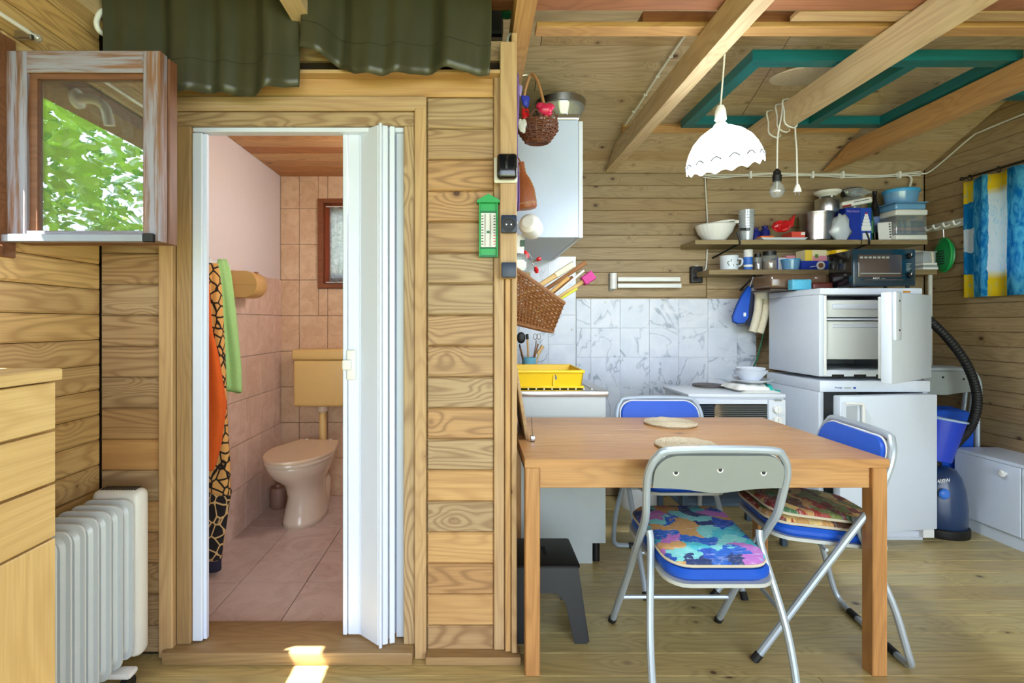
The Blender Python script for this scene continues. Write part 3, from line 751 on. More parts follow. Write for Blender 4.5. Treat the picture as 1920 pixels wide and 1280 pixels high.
# ================================================================ FOLDING DOOR
fd = thing('folding_door', 'white plastic accordion door folded open at the right of the bathroom doorway', 'door', (pX(700, YF), YF, 0.045))
DWH = plain('white_pvc', (222,232,250), 0.3, var=0.01)
obj('top_track', MB().box((DX0+0.003, YF+0.01, pZ(247, YF+0.01)), (DX1-0.003, YF+0.05, DZ1-0.001), 0.002, 1), DWH, fd)
m = MB(); m.box((DX0+0.003, YF+0.005, 0.05), (pX(377, YF), YF+0.045, pZ(247, YF)), 0.003, 1); m.box((pX(377, YF), YF+0.02, 0.05), (pX(382, YF), YF+0.035, pZ(247, YF)))
obj('latch_channel', m, DWH, fd)
zt, zb = pZ(246, YF+0.04), 0.052
def leaf(pa, pb, nm, ztop=zt, mat=DWH):
    (xa, ya), (xb, yb) = pa, pb; d = Vector((xb-xa, yb-ya, 0)); L = d.length; d.normalize()
    M = Matrix.Translation((xa, ya, 0)) @ Matrix.Rotation(math.atan2(d.y, d.x), 4, 'Z')
    m = MB().box((0.002, -0.004, zb), (L-0.002, 0.004, ztop), 0.002, 1, M)
    return obj('leaf', m, mat, fd)
P0 = (pX(644, 1.85), 1.85)
obj('lead_post', MB().box((P0[0], 1.838, zb), (pX(651, 1.84), 1.87, zt), 0.003, 1), DWH, fd)
lp = leaf((pX(652, 1.846), 1.846), (pX(675, 1.846), 1.846), 'lead')
xh = pX(676, 1.846); xf = pX(713, 1.775)
obj('hinge_strip', MB().cyl((xh, 1.846, zb), 0.005, zt-zb, 'z', 8), DWH, fd)
leaf((xh+0.004, 1.842), (xf-0.004, 1.778), 'a')
obj('hinge_strip', MB().cyl((xf, 1.778, zb-0.006), 0.006, zt-zb+0.01, 'z', 10), DWH, fd)
leaf((xf+0.004, 1.783), (pX(728, 1.79), 1.792), 'b'); leaf((pX(729, 1.79), 1.792), (pX(741, 1.795), 1.797), 'c')
leaf((xf+0.002, 1.79), (pX(745, 1.88), 1.86), 'd', zt-0.004)
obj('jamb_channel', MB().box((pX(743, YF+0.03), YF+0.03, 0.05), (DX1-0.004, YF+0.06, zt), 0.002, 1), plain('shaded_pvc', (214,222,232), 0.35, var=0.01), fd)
hd = obj('handle_plate', MB().box((pX(650, 1.838), 1.828, pZ(712, 1.838)), (pX(668, 1.838), 1.842, pZ(655, 1.838)), 0.006, 3), WHITEP, fd)
obj('latch', MB().box((pX(643, 1.83), 1.815, pZ(693, 1.83)), (pX(660, 1.83), 1.83, pZ(674, 1.83)), 0.005, 2), WHITEP, hd)
# ================================================================ BATHROOM THINGS
# toilet
tl = thing('toilet', 'cream ceramic toilet with closed lid in the bathroom', 'toilet', (-1.03, 3.05, 0), math.radians(-6))
def loopring(z, cx, cy, rx, ryf, ryb, n=28):
    pts = []
    for k in range(n):
        a = 2*PI*k/n; s = math.sin(a); c = math.cos(a)
        yy = cy + (ryb*s if s > 0 else ryf*s)
        pts.append((cx + rx*math.copysign(abs(c)**0.85, c), yy, z))
    return pts
def loft(rings, cap=True):
    m = MB(); n = len(rings[0]); vs = [p for r in rings for p in r]; fs = []
    for j in range(len(rings)-1):
        for i in range(n): fs.append((j*n+i, j*n+(i+1) % n, (j+1)*n+(i+1) % n, (j+1)*n+i))
    if cap: fs += [tuple(range(n))[::-1], tuple((len(rings)-1)*n+i for i in range(n))]
    m._add(vs, fs); return m
m = loft([loopring(0.0, 0, 0.02, 0.115, 0.17, 0.22), loopring(0.03, 0, 0.02, 0.11, 0.165, 0.22), loopring(0.16, 0, 0.03, 0.092, 0.13, 0.2), loopring(0.24, 0, 0.02, 0.105, 0.16, 0.19),
          loopring(0.31, 0, 0.0, 0.15, 0.25, 0.2), loopring(0.37, 0, 0.0, 0.172, 0.295, 0.21), loopring(0.39, 0, 0.0, 0.172, 0.295, 0.21)])
obj('bowl', m, CERAM, tl, local=True, ang=3)
m = MB()
m.prism([(p[0], p[1]) for p in loopring(0, 0, 0.10, 0.075, 0.10, 0.16, 20)], 0.20, Matrix.Translation((0.0, 0.07, 0)), 0.02); obj('trap_pipe', m, CERAM, tl, local=True)
def seatpoly(g=0.0):
    pts = [(0.125-g, 0.235-g), (-0.125+g, 0.235-g)]
    for k in range(25):
        a = PI + PI*k/24; pts.append(((0.188-g)*math.cos(a), (0.315-g)*math.sin(a)))
    return pts
obj('seat', MB().prism(seatpoly(), 0.018, Matrix.Translation((0, 0, 0.391)), 0.005), CERAM, tl, local=True)
obj('lid', MB().prism(seatpoly(-0.004), 0.02, Matrix.Translation((0, 0, 0.410)), 0.007), plain('beige_lid_plastic', (226,200,170), 0.25, var=0.02), tl, local=True)
for sx in (-0.08, 0.08): obj('hinge', MB().cyl((sx, 0.215, 0.40), 0.012, 0.04), CERAM, tl, local=True)
# cistern on the wall
cx0, cx1, cz0, cz1 = pX(547, 3.32), -0.79, pZ(763, 3.32), pZ(655, 3.32)
ci = thing('toilet_cistern', 'ochre plastic cistern on the tiled wall above the toilet', 'cistern', ((cx0+cx1)/2, 3.39, cz0))
obj('tank', MB().box((cx0+0.006, 3.32, cz0), (cx1-0.006, YB-0.002, cz1-0.068), 0.02, 3), OCHRE, ci)
obj('tank_lid', MB().box((cx0, 3.312, cz1-0.069), (cx1, YB-0.002, cz1), 0.014, 3), OCHRE, ci)
fp = pX(604, 3.38)
m = MB().lathe([(0.030, 0), (0.030, 0.0), (0.036, -0.005), (0.036, -0.035), (0.027, -0.045)], (fp, 3.39, cz0), 18); obj('pipe_collar', m, CERAM, ci)
obj('flush_pipe', MB().tube([(fp, 3.39, cz0), (fp, 3.39, 0.42), (fp+0.0, 3.37, 0.36), (fp, 3.30, 0.33)], 0.024, 14), OCHRE, ci)
# paper holder on left wall
tp = thing('toilet_paper_holder', 'tan plastic toilet paper holder on the left bathroom wall', 'paper holder', (XL+0.08, 2.85, 1.32))
ycn = 2.80; zc_ = pZ(534, 2.80)
poly = [(XL+0.008, -0.072), (XL+0.008, 0.072)] + [(XL+0.085+0.072*math.cos(a), 0.072*math.sin(a)) for a in [PI/2 - PI*k/16 for k in range(17)]]
M = Matrix(((1,0,0,0),(0,0,-1,ycn+0.07),(0,1,0,zc_),(0,0,0,1)))
obj('cover', MB().prism(poly, 0.14, M, 0.004), OCHRE2, tp)
obj('flap', MB().box((XL+0.02, ycn-0.0705, zc_-0.006), (XL+0.15, ycn-0.0695, zc_-0.004), 0, 1, ), plain('tan_seam', (170,128,76), 0.5), tp)
obj('screw_window', MB().cyl((XL+0.11, ycn+0.03, zc_+0.068), 0.012, 0.006, 'z', 14), BROWNW, tp)
# towels on a hook rail
hr = thing('towel_hooks', 'white hook rail on the left bathroom wall behind the towels', 'hook rail', (XL+0.02, 2.45, 1.47))
obj('plate', MB().box((XL+0.002, 2.28, 1.46), (XL+0.012, 2.75, 1.50), 0.004, 2), WHITEP, hr)
for yy_ in (2.345, 2.43, 2.515): obj('hook', MB().tube(smooth_path([(XL+0.01, yy_, 1.47), (XL+0.05, yy_, 1.465), (XL+0.062, yy_, 1.50)], 5), 0.006, 8), WHITEP, hr)
def towel(name, mat, pts, label, y0, depth, fold, hookz, xo=0.0):
    """hanging towel: pts = (z, half width, centre shift) down the drop; it hangs from one hook and fans out"""
    def fn(u, v):
        n = len(pts)-1; s = v*n; i = min(int(s), n-1); f = s-i
        z = pts[i][0]*(1-f)+pts[i+1][0]*f; w = pts[i][1]*(1-f)+pts[i+1][1]*f; c = pts[i][2]*(1-f)+pts[i+1][2]*f
        a = 2*PI*u
        q = 1 + 0.22*math.sin(3*a+v*2+fold) + 0.10*math.sin(5*a-v*3)
        return Vector((XL+0.075+xo*min(1, v*3)+c*0.9+(w*0.85+0.006)*math.cos(a)*q, y0+c+w*math.sin(a)*q, z - 0.015*math.sin(a+fold)*v))
    m = MB().sheet(fn, 40, 26, True)
    o = obj(name, m, mat, thick=0.004, ang=3); tag(o, label, 'towel', 'towels on the bathroom hooks')
    return o, fn
towel('towel', LGREEN, [(1.50, 0.012, 0), (1.44, 0.030, 0.0), (1.2, 0.042, 0.015), (0.98, 0.05, 0.03), (0.84, 0.045, 0.035)], 'light green terry towel hanging nearest the paper holder', 2.515, 0.1, 0.4, 1.5)
towel('towel', ORANGE, [(1.47, 0.01, 0), (1.15, 0.018, 0), (0.98, 0.045, 0.005), (0.80, 0.06, 0.012), (0.62, 0.04, 0.005), (0.52, 0.02, 0)], 'orange terry towel hanging by the white door frame', 2.345, 0.1, 2.4, 1.5, 0.028)
o, fn = towel('towel', GIRAF, [(1.47, 0.012, 0), (1.36, 0.03, 0), (1.0, 0.04, 0.01), (0.7, 0.05, 0.015), (0.5, 0.056, 0.02), (0.36, 0.056, 0.02)], 'long giraffe-patterned towel hanging between the orange and green ones', 2.43, 0.1, 1.4, 1.5)
m = MB().sheet(lambda u, v: fn(u, 1.0) + Vector((0.004*math.cos(2*PI*u)-0.02*v, -0.05*v + 0.004*math.sin(2*PI*u), 0.012-0.27*v + 0.02*math.sin(2*PI*u)*v)), 40, 8, True)
obj('dark_border', m, GIRAF2, o, thick=0.004, ang=3)
m = MB().sheet(lambda u, v: fn(u, 1.0) + Vector((0.003*math.cos(2*PI*u)-0.02, -0.052, -0.262+0.02*math.sin(2*PI*u)-0.05*v)), 40, 3, True)
obj('navy_hem', m, plain('navy_terry', (34,32,52), 0.9), o, thick=0.004, ang=3)
# brush box beside the toilet
bxm = MB().lathe([(0.045,0),(0.05,0.01),(0.05,0.12),(0.046,0.13),(0.02,0.135),(0.015,0.15),(0,0.15)], (pX(522, 3.25), 3.25, 0.002), 18)
tag(obj('brush_holder', bxm, plain('dusky_plastic', (150,112,96), 0.5)), 'dusky toilet brush holder in the corner beside the toilet', 'brush holder')
# bathroom ceiling lamp (stands behind the folded door)
bl_ = thing('bathroom_lamp', 'round opal lamp on the bathroom wall behind the folded door', 'lamp', (-0.02, 2.6, 1.9))
obj('wall_plate', MB().cyl((-0.02, 2.6, 1.9), 0.05, 0.03, 'x', 20), WHITEP, bl_)
obj('globe', MB().sphere((-0.11, 2.6, 1.9), 0.08, 20), plain('lit_opal_glass', (255,236,206), 0.3, emit=6.0), bl_)
pl = bpy.data.lights.new('bathroom_bulb', 'POINT'); pl.energy = 17; pl.color = (1.0, 0.97, 0.97); pl.shadow_soft_size = 0.09
plo = bpy.data.objects.new('bathroom_bulb', pl); COL.objects.link(plo); plo.location = (-0.11, 2.6, 1.9); bpy.data.objects['globe'].visible_shadow = True
plo.location = (-0.21, 2.55, 1.88)
# ================================================================ OUTSIDE (mirrored in the open pane)
def tree(loc, h, r, label, mat, seed, n=2600):
    rnd = random.Random(seed)
    t_ = thing('garden_tree', label, 'tree', loc, 0, 'garden trees')
    L = Vector(loc)
    obj('trunk', MB().tube([L, L+Vector((0.1,0.05,h*0.4)), L+Vector((0.0,0.1,h*0.75))], 0.1, 8, radii=[0.12, 0.09, 0.05]), BARK, t_)
    m = MB()
    for _ in range(n):
        d = Vector((rnd.gauss(0,1), rnd.gauss(0,1), rnd.gauss(0,1))).normalized() * (r*rnd.uniform(0.5, 1.0))
        p = L + Vector((0,0,h*0.55)) + Vector((d.x, d.y, d.z*h*0.5/r*1.0)); s = rnd.uniform(0.05, 0.13)
        a = Vector((rnd.uniform(-1,1), rnd.uniform(-1,1), rnd.uniform(-0.6,0.6))).normalized(); b = a.orthogonal().normalized()
        m._add([p-a*s, p+b*s*0.5, p+a*s, p-b*s*0.5], [(0,1,2,3)])
    f = obj('foliage', m, mat, t_, smooth=False); f['kind'] = 'stuff'
tree((-4.9, -2.3, -0.36), 4.4, 1.6, 'leafy garden tree with broad yellow green crown outside the left window', LEAF2, 1)
tree((-7.6, -5.6, -0.36), 6.0, 2.1, 'tall dark green garden tree behind the yellow green one', LEAF, 2)
tree((-6.4, 1.3, -0.36), 5.0, 1.5, 'middle green garden tree straight outside the left window', LEAF, 3, 2000)
fe = thing('garden_fence', 'grey wooden board fence in the garden outside the left window', 'fence', (-3.0, -1.5, -0.36))
for k in range(26):
    obj('fence_board', MB().box((-3.02, -4.4+0.16*k, -0.36), (-3.0, -4.26+0.16*k, 1.25)), W_SHELF, fe)
obj('fence_rail', MB().box((-3.0, -4.4, 0.9), (-2.96, -0.2, 1.0)), W_SHELF, fe)
# ================================================================ KITCHEN: tile panels
def tilepanel(name, x0, x1, z0, z1, label, xs0):
    o = obj(name, MB().box((x0, YB-0.006, z0), (x1, YB-0.0005, z1)), GROUTW); tag(o, label, 'tile panel', 'marbled tile panels')
    xs = [x0] + [xs0+0.2*k for k in range(-12, 14) if x0+0.01 < xs0+0.2*k < x1-0.01] + [x1]
    zs_ = [z1]
    while zs_[-1] > z0+0.01: zs_.append(max(zs_[-1]-0.2, z0))
    for a, b in zip(xs[:-1], xs[1:]):
        for d, c in zip(zs_[:-1], zs_[1:]):
            plank(o, ((a+b)/2, YB-0.006, (c+d)/2), b-a-0.003, d-c-0.003, 0.004, T_KITCH, (1,0,0), (0,0,1), 'tile', 0.001)
    for sx, sz in ((x1-0.025, z1-0.035), (x1-0.025, z1-0.5)) if 'sink' in label else ((x0+0.2, z1-0.02), (x0+0.6, z1-0.02)):
        obj('screw_cap', MB().sphere((sx, YB-0.011, sz), (0.009, 0.004, 0.009), 12), WHITEP, o)
xs_ = pX(1079.5, YB)
tilepanel('tile_panel', 0.14, xs_-0.001, 0.60, pZ(481, YB), 'tall white marbled tile panel on the wall behind the sink', xs_-0.19)
tilepanel('tile_panel', xs_+0.001, pX(1417, YB), 0.45, pZ(560, YB), 'wide white marbled tile panel on the wall behind the cooker', xs_+0.1)
# sink unit
su = thing('sink_unit', 'grey laminate kitchen sink unit standing along the partition', 'sink unit', (0.4, 2.95, 0))
SY, SXR = 2.49, 0.655
poly = [(0.15, 0), (SXR-0.075, 0), (SXR-0.075, 0.10), (SXR-0.01, 0.10), (SXR-0.01, 0.822), (0.15, 0.822)]
M = Matrix(((1,0,0,0),(0,0,-1,SY+0.024),(0,1,0,0),(0,0,0,1)))
LAMG = plain('grey_laminate', (196,206,206), 0.5, var=0.03)
obj('side_panel', MB().prism(poly, 0.018, M), LAMG, su)
obj('carcass', MB().box((0.15, SY+0.03, 0.10), (SXR-0.028, YB-0.014, 0.82)), LAMG, su)
for a, b in ((SY+0.03, 2.96), (2.965, YB-0.018)):
    d_ = obj('door', MB().box((SXR-0.027, a, 0.105), (SXR-0.01, b, 0.818), 0.002, 1), LAMIN, su)
    obj('handle', MB().box((SXR-0.01, (a+b)/2-0.05, 0.74), (SXR+0.008, (a+b)/2+0.05, 0.752), 0.003, 1), STEEL, d_)
m = MB(); m.box((0.145, SY, 0.822), (SXR+0.005, YB-0.014, 0.85), 0.004, 2)
tpn = obj('steel_top', m, STEEL, su)
for k in range(9): obj('drain_ridge', MB().tube([(0.27+0.04*k, SY+0.06, 0.851), (0.27+0.04*k, SY+0.46, 0.851)], 0.004, 6), STEEL, tpn)
obj('foot', MB().cyl((SXR-0.05, SY+0.045, 0.0), 0.02, 0.10, 'z', 14), BLACKP, su)
# yellow dish rack
yr = thing('dish_rack', 'yellow plastic dish rack on the steel draining board', 'dish rack', (0.37, 2.7, 0.855))
RY0_, RY1_, RXa, RXb = 2.545, 2.90, 0.175, 0.548
m = MB(); zb_, zt_ = 0.8555, 0.94; e = 0.012; tt = 0.006
obj('tray_base', MB().box((RXa-0.008, RY0_-0.004, zb_), (RXb+0.002, RY1_+0.004, zb_+0.012), 0.004, 2), YELLOW, yr)
m = MB()
m.hexa([(RXa, RY0_+e, zb_), (RXb-e, RY0_+e, zb_), (RXb-e, RY0_+e+tt, zb_), (RXa, RY0_+e+tt, zb_)], [(RXa, RY0_, zt_), (RXb, RY0_, zt_), (RXb, RY0_+tt, zt_), (RXa, RY0_+tt, zt_)])
m.hexa([(RXa, RY1_-e-tt, zb_), (RXb-e, RY1_-e-tt, zb_), (RXb-e, RY1_-e, zb_), (RXa, RY1_-e, zb_)], [(RXa, RY1_-tt, zt_), (RXb, RY1_-tt, zt_), (RXb, RY1_, zt_), (RXa, RY1_, zt_)])
m.hexa([(RXb-e-tt, RY0_+e, zb_), (RXb-e, RY0_+e, zb_), (RXb-e, RY1_-e, zb_), (RXb-e-tt, RY1_-e, zb_)], [(RXb-tt, RY0_, zt_), (RXb, RY0_, zt_), (RXb, RY1_, zt_), (RXb-tt, RY1_, zt_)])
m.hexa([(RXa, RY0_+e, zb_), (RXa+tt, RY0_+e, zb_), (RXa+tt, RY1_-e, zb_), (RXa, RY1_-e, zb_)], [(RXa-0.004, RY0_, zt_), (RXa+tt, RY0_, zt_), (RXa+tt, RY1_, zt_), (RXa-0.004, RY1_, zt_)])
obj('tray_walls', m, YELLOW, yr)
m = MB().tube([(RXa, RY0_, zt_), (RXb, RY0_, zt_), (RXb, RY1_, zt_), (RXa, RY1_, zt_)], 0.008, 8, True); obj('rim', m, YELLOW, yr)
for k in range(8): obj('divider', MB().box((RXa+0.03+0.045*k, RY0_+0.03, zb_+0.01), (RXa+0.035+0.045*k, RY1_-0.03, zb_+0.045)), YELLOW, yr)
obj('front_post', MB().box((0.392, RY0_-0.001, zb_+0.01), (0.405, RY0_+0.012, zt_-0.018), 0.003, 1), YELLOW, yr)
obj('drain_hole', MB().prism([(0.397, zb_+0.045), (0.413, zb_+0.045), (0.413, zb_+0.058), (0.405, zb_+0.07), (0.397, zb_+0.058)], 0.004, Matrix(((1,0,0,0),(0,0,-1,RY0_+0.004),(0,1,0,0),(0,0,0,1)))), plain('hole_grey', (110,112,118), 0.6), yr)
# utensil cup behind the rack
CX_, CY_ = pX(992, 3.12), 3.12
cu_ = thing('utensil_cup', 'pale blue cup behind the yellow dish rack', 'cup', (CX_, CY_, 0.855))
obj('cup_body', MB().lathe([(0.034,0),(0.038,0.004),(0.044,0.115),(0.046,0.118),(0.042,0.118),(0.036,0.01),(0,0.01)], (CX_, CY_, 0.8555), 24), SKYB, cu_)
def stick(name, p, q, r, mat, label, cat, head=None, group='utensils in the blue cup'):
    t_ = thing(name, label, cat, p, 0, group)
    obj('handle', MB().tube([p, q], r, 8), mat, t_)
    if head: head(t_)
    return t_
b0 = Vector((CX_, CY_, 0.868))
stick('ladle', b0+Vector((-0.02,0,0)), at(974, 645, 3.12), 0.005, BLACKP, 'black ladle with round bowl in the blue cup', 'ladle', lambda t_: obj('bowl', MB().sphere(at(977, 633, 3.12), (0.028,0.012,0.036), 14), BLACKP, t_))
stick('serving_spoon', b0+Vector((0.0,0.01,0)), at(989, 634, 3.13), 0.006, OCHRE2, 'black-tipped spatula with ochre handle in the blue cup', 'spatula', lambda t_: obj('tip', MB().tube([at(989, 636, 3.13), at(988, 626, 3.13)], 0.009, 10), BLACKP, t_))
stick('turner', b0+Vector((-0.012,-0.01,0)), at(976, 652, 3.1), 0.005, BROWNW, 'brown-handled turner leaning left in the blue cup', 'turner')
def scis(t_):
    for px_ in (1003.5, 1010.5):
        c = at(px_, 631, 3.12); obj('finger_ring', MB().tube([c+Vector((0.011*math.cos(a), 0, 0.018*math.sin(a))) for a in [2*PI*k/16 for k in range(16)]], 0.0025, 6, True), STEEL, t_)
stick('scissors', b0+Vector((0.01,0,0)), at(1006, 638, 3.12), 0.004, STEEL, 'steel scissors standing handles up in the blue cup', 'scissors', scis)
stick('wooden_spoon', b0+Vector((0.015,0.005,0)), at(1014, 655, 3.13), 0.005, BAMBOO, 'pale wooden spatula leaning right in the blue cup', 'wooden spatula', lambda t_: obj('blade', MB().tube([at(1008, 664, 3.13), at(1018, 648, 3.13)], 0.012, 8), BAMBOO, t_))
stick('kitchen_knife', b0+Vector((0.005,-0.012,0)), at(1009, 644, 3.1), 0.005, BROWNW, 'dark-handled knife beside the scissors in the blue cup', 'knife')
# wall cabinet
UX, UY, UZ0, UZ1 = 0.538, 2.52, 1.61, 2.193
uc = thing('wall_cabinet', 'white laminate wall cabinet high on the partition', 'cabinet', (0.34, 3.0, UZ0))
obj('side_panel', MB().box((0.15, UY, UZ0), (UX-0.022, UY+0.018, UZ1), 0.001, 1), LAMIN, uc)
obj('carcass', MB().box((0.15, UY+0.018, UZ0+0.001), (UX-0.022, YB-0.02, UZ1-0.001)), LAMIN, uc)
for a, b in ((UY-0.002, 2.985), (2.99, YB-0.02)):
    d_ = obj('door', MB().box((UX-0.021, a, UZ0-0.002), (UX, b, UZ1-0.006), 0.002, 1), WHITE, uc)
    obj('knob', MB().sphere((UX+0.012, b-0.05, UZ0+0.08), 0.014, 12), WHITEP, d_)
# bowl stack on the wall cabinet
bc_ = Vector((pX(1054, 2.66), 2.72, UZ1+0.001))
gb = thing('glass_bowl', 'clear glass mixing bowl on top of the wall cabinet', 'bowl', bc_)
obj('bowl_wall', MB().lathe([(0.06,0),(0.065,0.004),(0.095,0.06),(0.126,0.135),(0.130,0.162),(0.126,0.162),(0.12,0.135),(0.088,0.06),(0.06,0.012),(0,0.012)], bc_, 28), CLEARG, gb)
obj('steel_rim', MB().lathe([(0.125,0.132),(0.131,0.134),(0.136,0.168),(0.128,0.170)], bc_, 28), STEEL, gb)
tag(obj('yellow_bowl', MB().lathe([(0.04,0),(0.06,0.01),(0.088,0.07),(0.10,0.125),(0.096,0.125),(0.08,0.07),(0.05,0.02),(0,0.015)], bc_+Vector((0,0,0.0135)), 24), plain('cream_yellow', (226,196,112), 0.4)), 'cream yellow bowl nested inside the glass bowl', 'bowl')
tag(obj('foil_roll', MB().cyl((pX(1010, 2.56), 2.56, UZ1+0.022), 0.021, 0.2, 'x', 18), STEEL), 'silver foil roll lying in front of the glass bowl', 'roll')
# ---- woven baskets
def weave(fn, nu, nv, rw, rs, m, closed=False):
    """horizontal weavers waving in and out of upright stakes over the surface fn(u,v) -> (point, normal)"""
    st = 4
    for j in range(nv):
        pts = []
        for i in range(nu*st + (0 if closed else 1)):
            u = i/(nu*st); p, n = fn(u, (j+0.5)/nv); pts.append(p + n*rw*0.9*math.sin(PI*(i/st) + PI*(j % 2) + PI/2))
        m.tube(pts, rw, 5, closed)
    for i in range(nu + (0 if closed else 1)):
        m.tube([fn(i/nu, k/8)[0] for k in range(9)], rs, 5)
# wall basket with cooking sticks
wk = thing('wall_basket', 'brown wicker basket tilted on the partition with wooden kitchen sticks', 'basket', (0.25, 2.2, 1.1))
q0, q1, q2, q3 = at(962, 500, 2.05), at(1057, 568, 2.05), at(1036, 621, 2.05), at(962, 603, 2.05)
BD = 0.30
def wb_front(u, v): return (q0.lerp(q1, u)).lerp(q3.lerp(q2, u), v), Vector((0,-1,0))
def wb_side(u, v):
    p = q1.lerp(q2, v); return Vector((p.x, p.y + BD*u, p.z)), Vector((0.9,0,-0.3))
def wb_back(u, v): p, n = wb_front(u, v); return p + Vector((0,BD,0)), Vector((0,1,0))
def wb_bot(u, v): p = q3.lerp(q2, u); return Vector((p.x, p.y+BD*v, p.z)), Vector((0,0,-1))
for nm, f, nu, nv in (('front_weave', wb_front, 13, 15), ('end_weave', wb_side, 10, 13), ('rear_weave', wb_back, 10, 13), ('base_weave', wb_bot, 10, 14)):
    m = MB(); weave(f, nu, nv, 0.0042, 0.0045, m); o_ = obj(nm, m, WICKER, wk); o_['kind'] = 'stuff'
bk = Vector((0,BD,0))
obj('rim', MB().tube([q0, q1, q1+bk, q0+bk], 0.009, 8, True), WICKER, wk)
obj('base_rim', MB().tube([q3, q2, q2+bk, q3+bk], 0.008, 8, True), WICKER, wk)
for nm, lab, p, q, w, mat in (
    ('wooden_rule', 'broad pale-tipped wooden spatula in the wall basket', (1012,535,2.2), (1072,497,2.2), 0.013, BAMBOO),
    ('dark_stick', 'dark brown flat stick, the longest in the wall basket', (1020,545,2.25), (1098,492,2.25), 0.010, BROWNW),
    ('ochre_stick', 'ochre wooden fork in the wall basket', (1028,552,2.15), (1066,520,2.15), 0.008, OCHRE2),
    ('white_rod', 'thin white rod in the wall basket', (1035,556,2.22), (1095,507,2.22), 0.005, WHITEP),
    ('wooden_fork', 'brown ridged stick in the middle of the wall basket', (1032,552,2.26), (1074,519,2.26), 0.008, BROWNW),
    ('yellow_fork', 'yellow-green twig lowest in the wall basket', (1048,562,2.15), (1082,541,2.15), 0.006, plain('yellow_green', (206,206,70), 0.5))):
    P_, Q_ = at(*p), at(*q); d_ = (P_-Q_).normalized()*0.11
    sk = thing(nm, lab, 'kitchen stick', P_, 0, 'sticks in the wall basket')
    obj('shaft', MB().tube([P_+d_, Q_], w, 8, radii=[w*0.8, w]), mat, sk)
    if nm == 'wooden_rule': obj('pale_tip', MB().tube([P_.lerp(Q_, 0.5), Q_+(Q_-P_)*0.02], w*1.12, 8), plain('cream_paint', (222,214,190), 0.5), sk)
br = thing('pastry_brush', 'wooden pastry brush with magenta silicone head in the wall basket', 'brush', at(1040,562,2.18), 0, 'sticks in the wall basket')
P_, Q_ = at(1042,562,2.18), at(1094,527,2.18); obj('handle', MB().tube([P_+(P_-Q_)*0.4, Q_], 0.009, 8), BAMBOO, br)
d_ = (Q_-P_).normalized(); M = Matrix.Translation(Q_) @ d_.to_track_quat('Z', 'Y').to_matrix().to_4x4()
obj('silicone_head', MB().box((-0.02,-0.02,-0.004), (0.02,0.02,0.05), 0.003, 1, M), PINK, br)
# gadgets on a narrow ledge behind the post
lg = thing('spice_ledge', 'narrow wooden ledge on the partition behind the post', 'shelf', (0.17, 2.45, 1.36)); lz = pZ(513, 2.45)
obj('ledge_board', MB().box((0.136, 2.36, lz-0.02), (0.26, 2.60, lz), 0.002, 1), W_SHELF, lg)
obj('ledge_lip', MB().box((0.136, 2.355, lz-0.02), (0.19, 2.36, lz+0.015)), W_SHELF, lg)
jr = thing('glass_jar', 'square glass jar under the wall cabinet', 'jar', (0.225, 2.42, lz))
obj('jar_body', MB().box((0.178, 2.39, lz+0.001), (0.25, 2.45, lz+0.09), 0.01, 2), CLEARG, jr)
obj('jar_label', MB().box((0.195, 2.388, lz+0.02), (0.235, 2.3895, lz+0.06)), WHITEC, jr)
wc = thing('white_tub', 'white plastic tub stacked on the glass jar', 'tub', (0.205, 2.42, lz+0.092))
obj('tub_body', MB().lathe([(0.028,0),(0.03,0.003),(0.034,0.085),(0.032,0.088),(0,0.088)], (0.205, 2.42, lz+0.0915), 20), WHITEP, wc)
obj('label', MB().box((0.215, 2.384, lz+0.122), (0.236, 2.389, lz+0.152)), INKG, wc)
op = thing('red_opener', 'tin opener with three red grips under the wall cabinet', 'opener', (0.27, 2.4, 1.45))
for a, b in (((984,470),(990,484)), ((1006,488),(1014,483)), ((1004,500),(1007,512))): obj('grip', MB().tube([at(*a, 2.44), at((a[0]+b[0])/2, (a[1]+b[1])/2, 2.44), at(*b, 2.44)], 0.01, 10, radii=[0.006, 0.012, 0.007]), RED, op)
obj('jaw', MB().tube(smooth_path([at(990,474,2.44), at(1000,487,2.44), at(1008,488,2.44), at(998,493,2.44), at(1004,501,2.44)], 4), 0.003, 6), STEEL, op)
# leather flask, mug, hanging basket, purple cloth
fk_c = at(988, 392, 2.2)
fk = thing('leather_flask', 'brown leather-covered flask hanging beside the wall cabinet', 'flask', fk_c)
M = Matrix.Rotation(math.radians(-7), 4, 'Y')
obj('flask_body', MB().lathe([(0.036,0),(0.042,0.006),(0.044,0.03),(0.042,0.085),(0.03,0.125),(0.015,0.155),(0.0125,0.17),(0.0125,0.205),(0,0.205)], fk_c, 20, M, sx=1.05, sy=0.75), LEATHER, fk)
for sg in (-1, 1):
    m = MB(); pr = [(0.043,0.012),(0.045,0.05),(0.042,0.09),(0.03,0.127),(0.016,0.157),(0.013,0.19)]
    pts = smooth_path([(M @ Vector((sg*r*0.86, -r*0.42, z))) + fk_c for r, z in pr], 5)
    m.tube([p + Vector((sg*0.0025*(-1)**i, 0, 0)) for i, p in enumerate(pts)], 0.0016, 5); obj('stitching', m, STITCH, fk)
obj('base_stitching', MB().tube([(M @ Vector((0.044*math.cos(a), 0.033*math.sin(a), 0.022+0.002*(-1)**k))) + fk_c for k, a in enumerate([2*PI*q/40 for q in range(40)])], 0.0016, 5, True), STITCH, fk)
obj('hanging_loop', MB().tube(smooth_path([fk_c+M @ Vector((0,0,0.2)), fk_c+Vector((-0.05,0,0.235)), Vector((0.137, 2.2, fk_c.z+0.24))], 5), 0.003, 6), LEATHER, fk)
mc = at(990, 416, 2.3)
mg = thing('white_mug', 'white mug hanging base outwards below the leather flask', 'mug', mc)
Mm = Matrix.Rotation(math.radians(75), 4, 'X') @ Matrix.Rotation(math.radians(18), 4, 'Y')
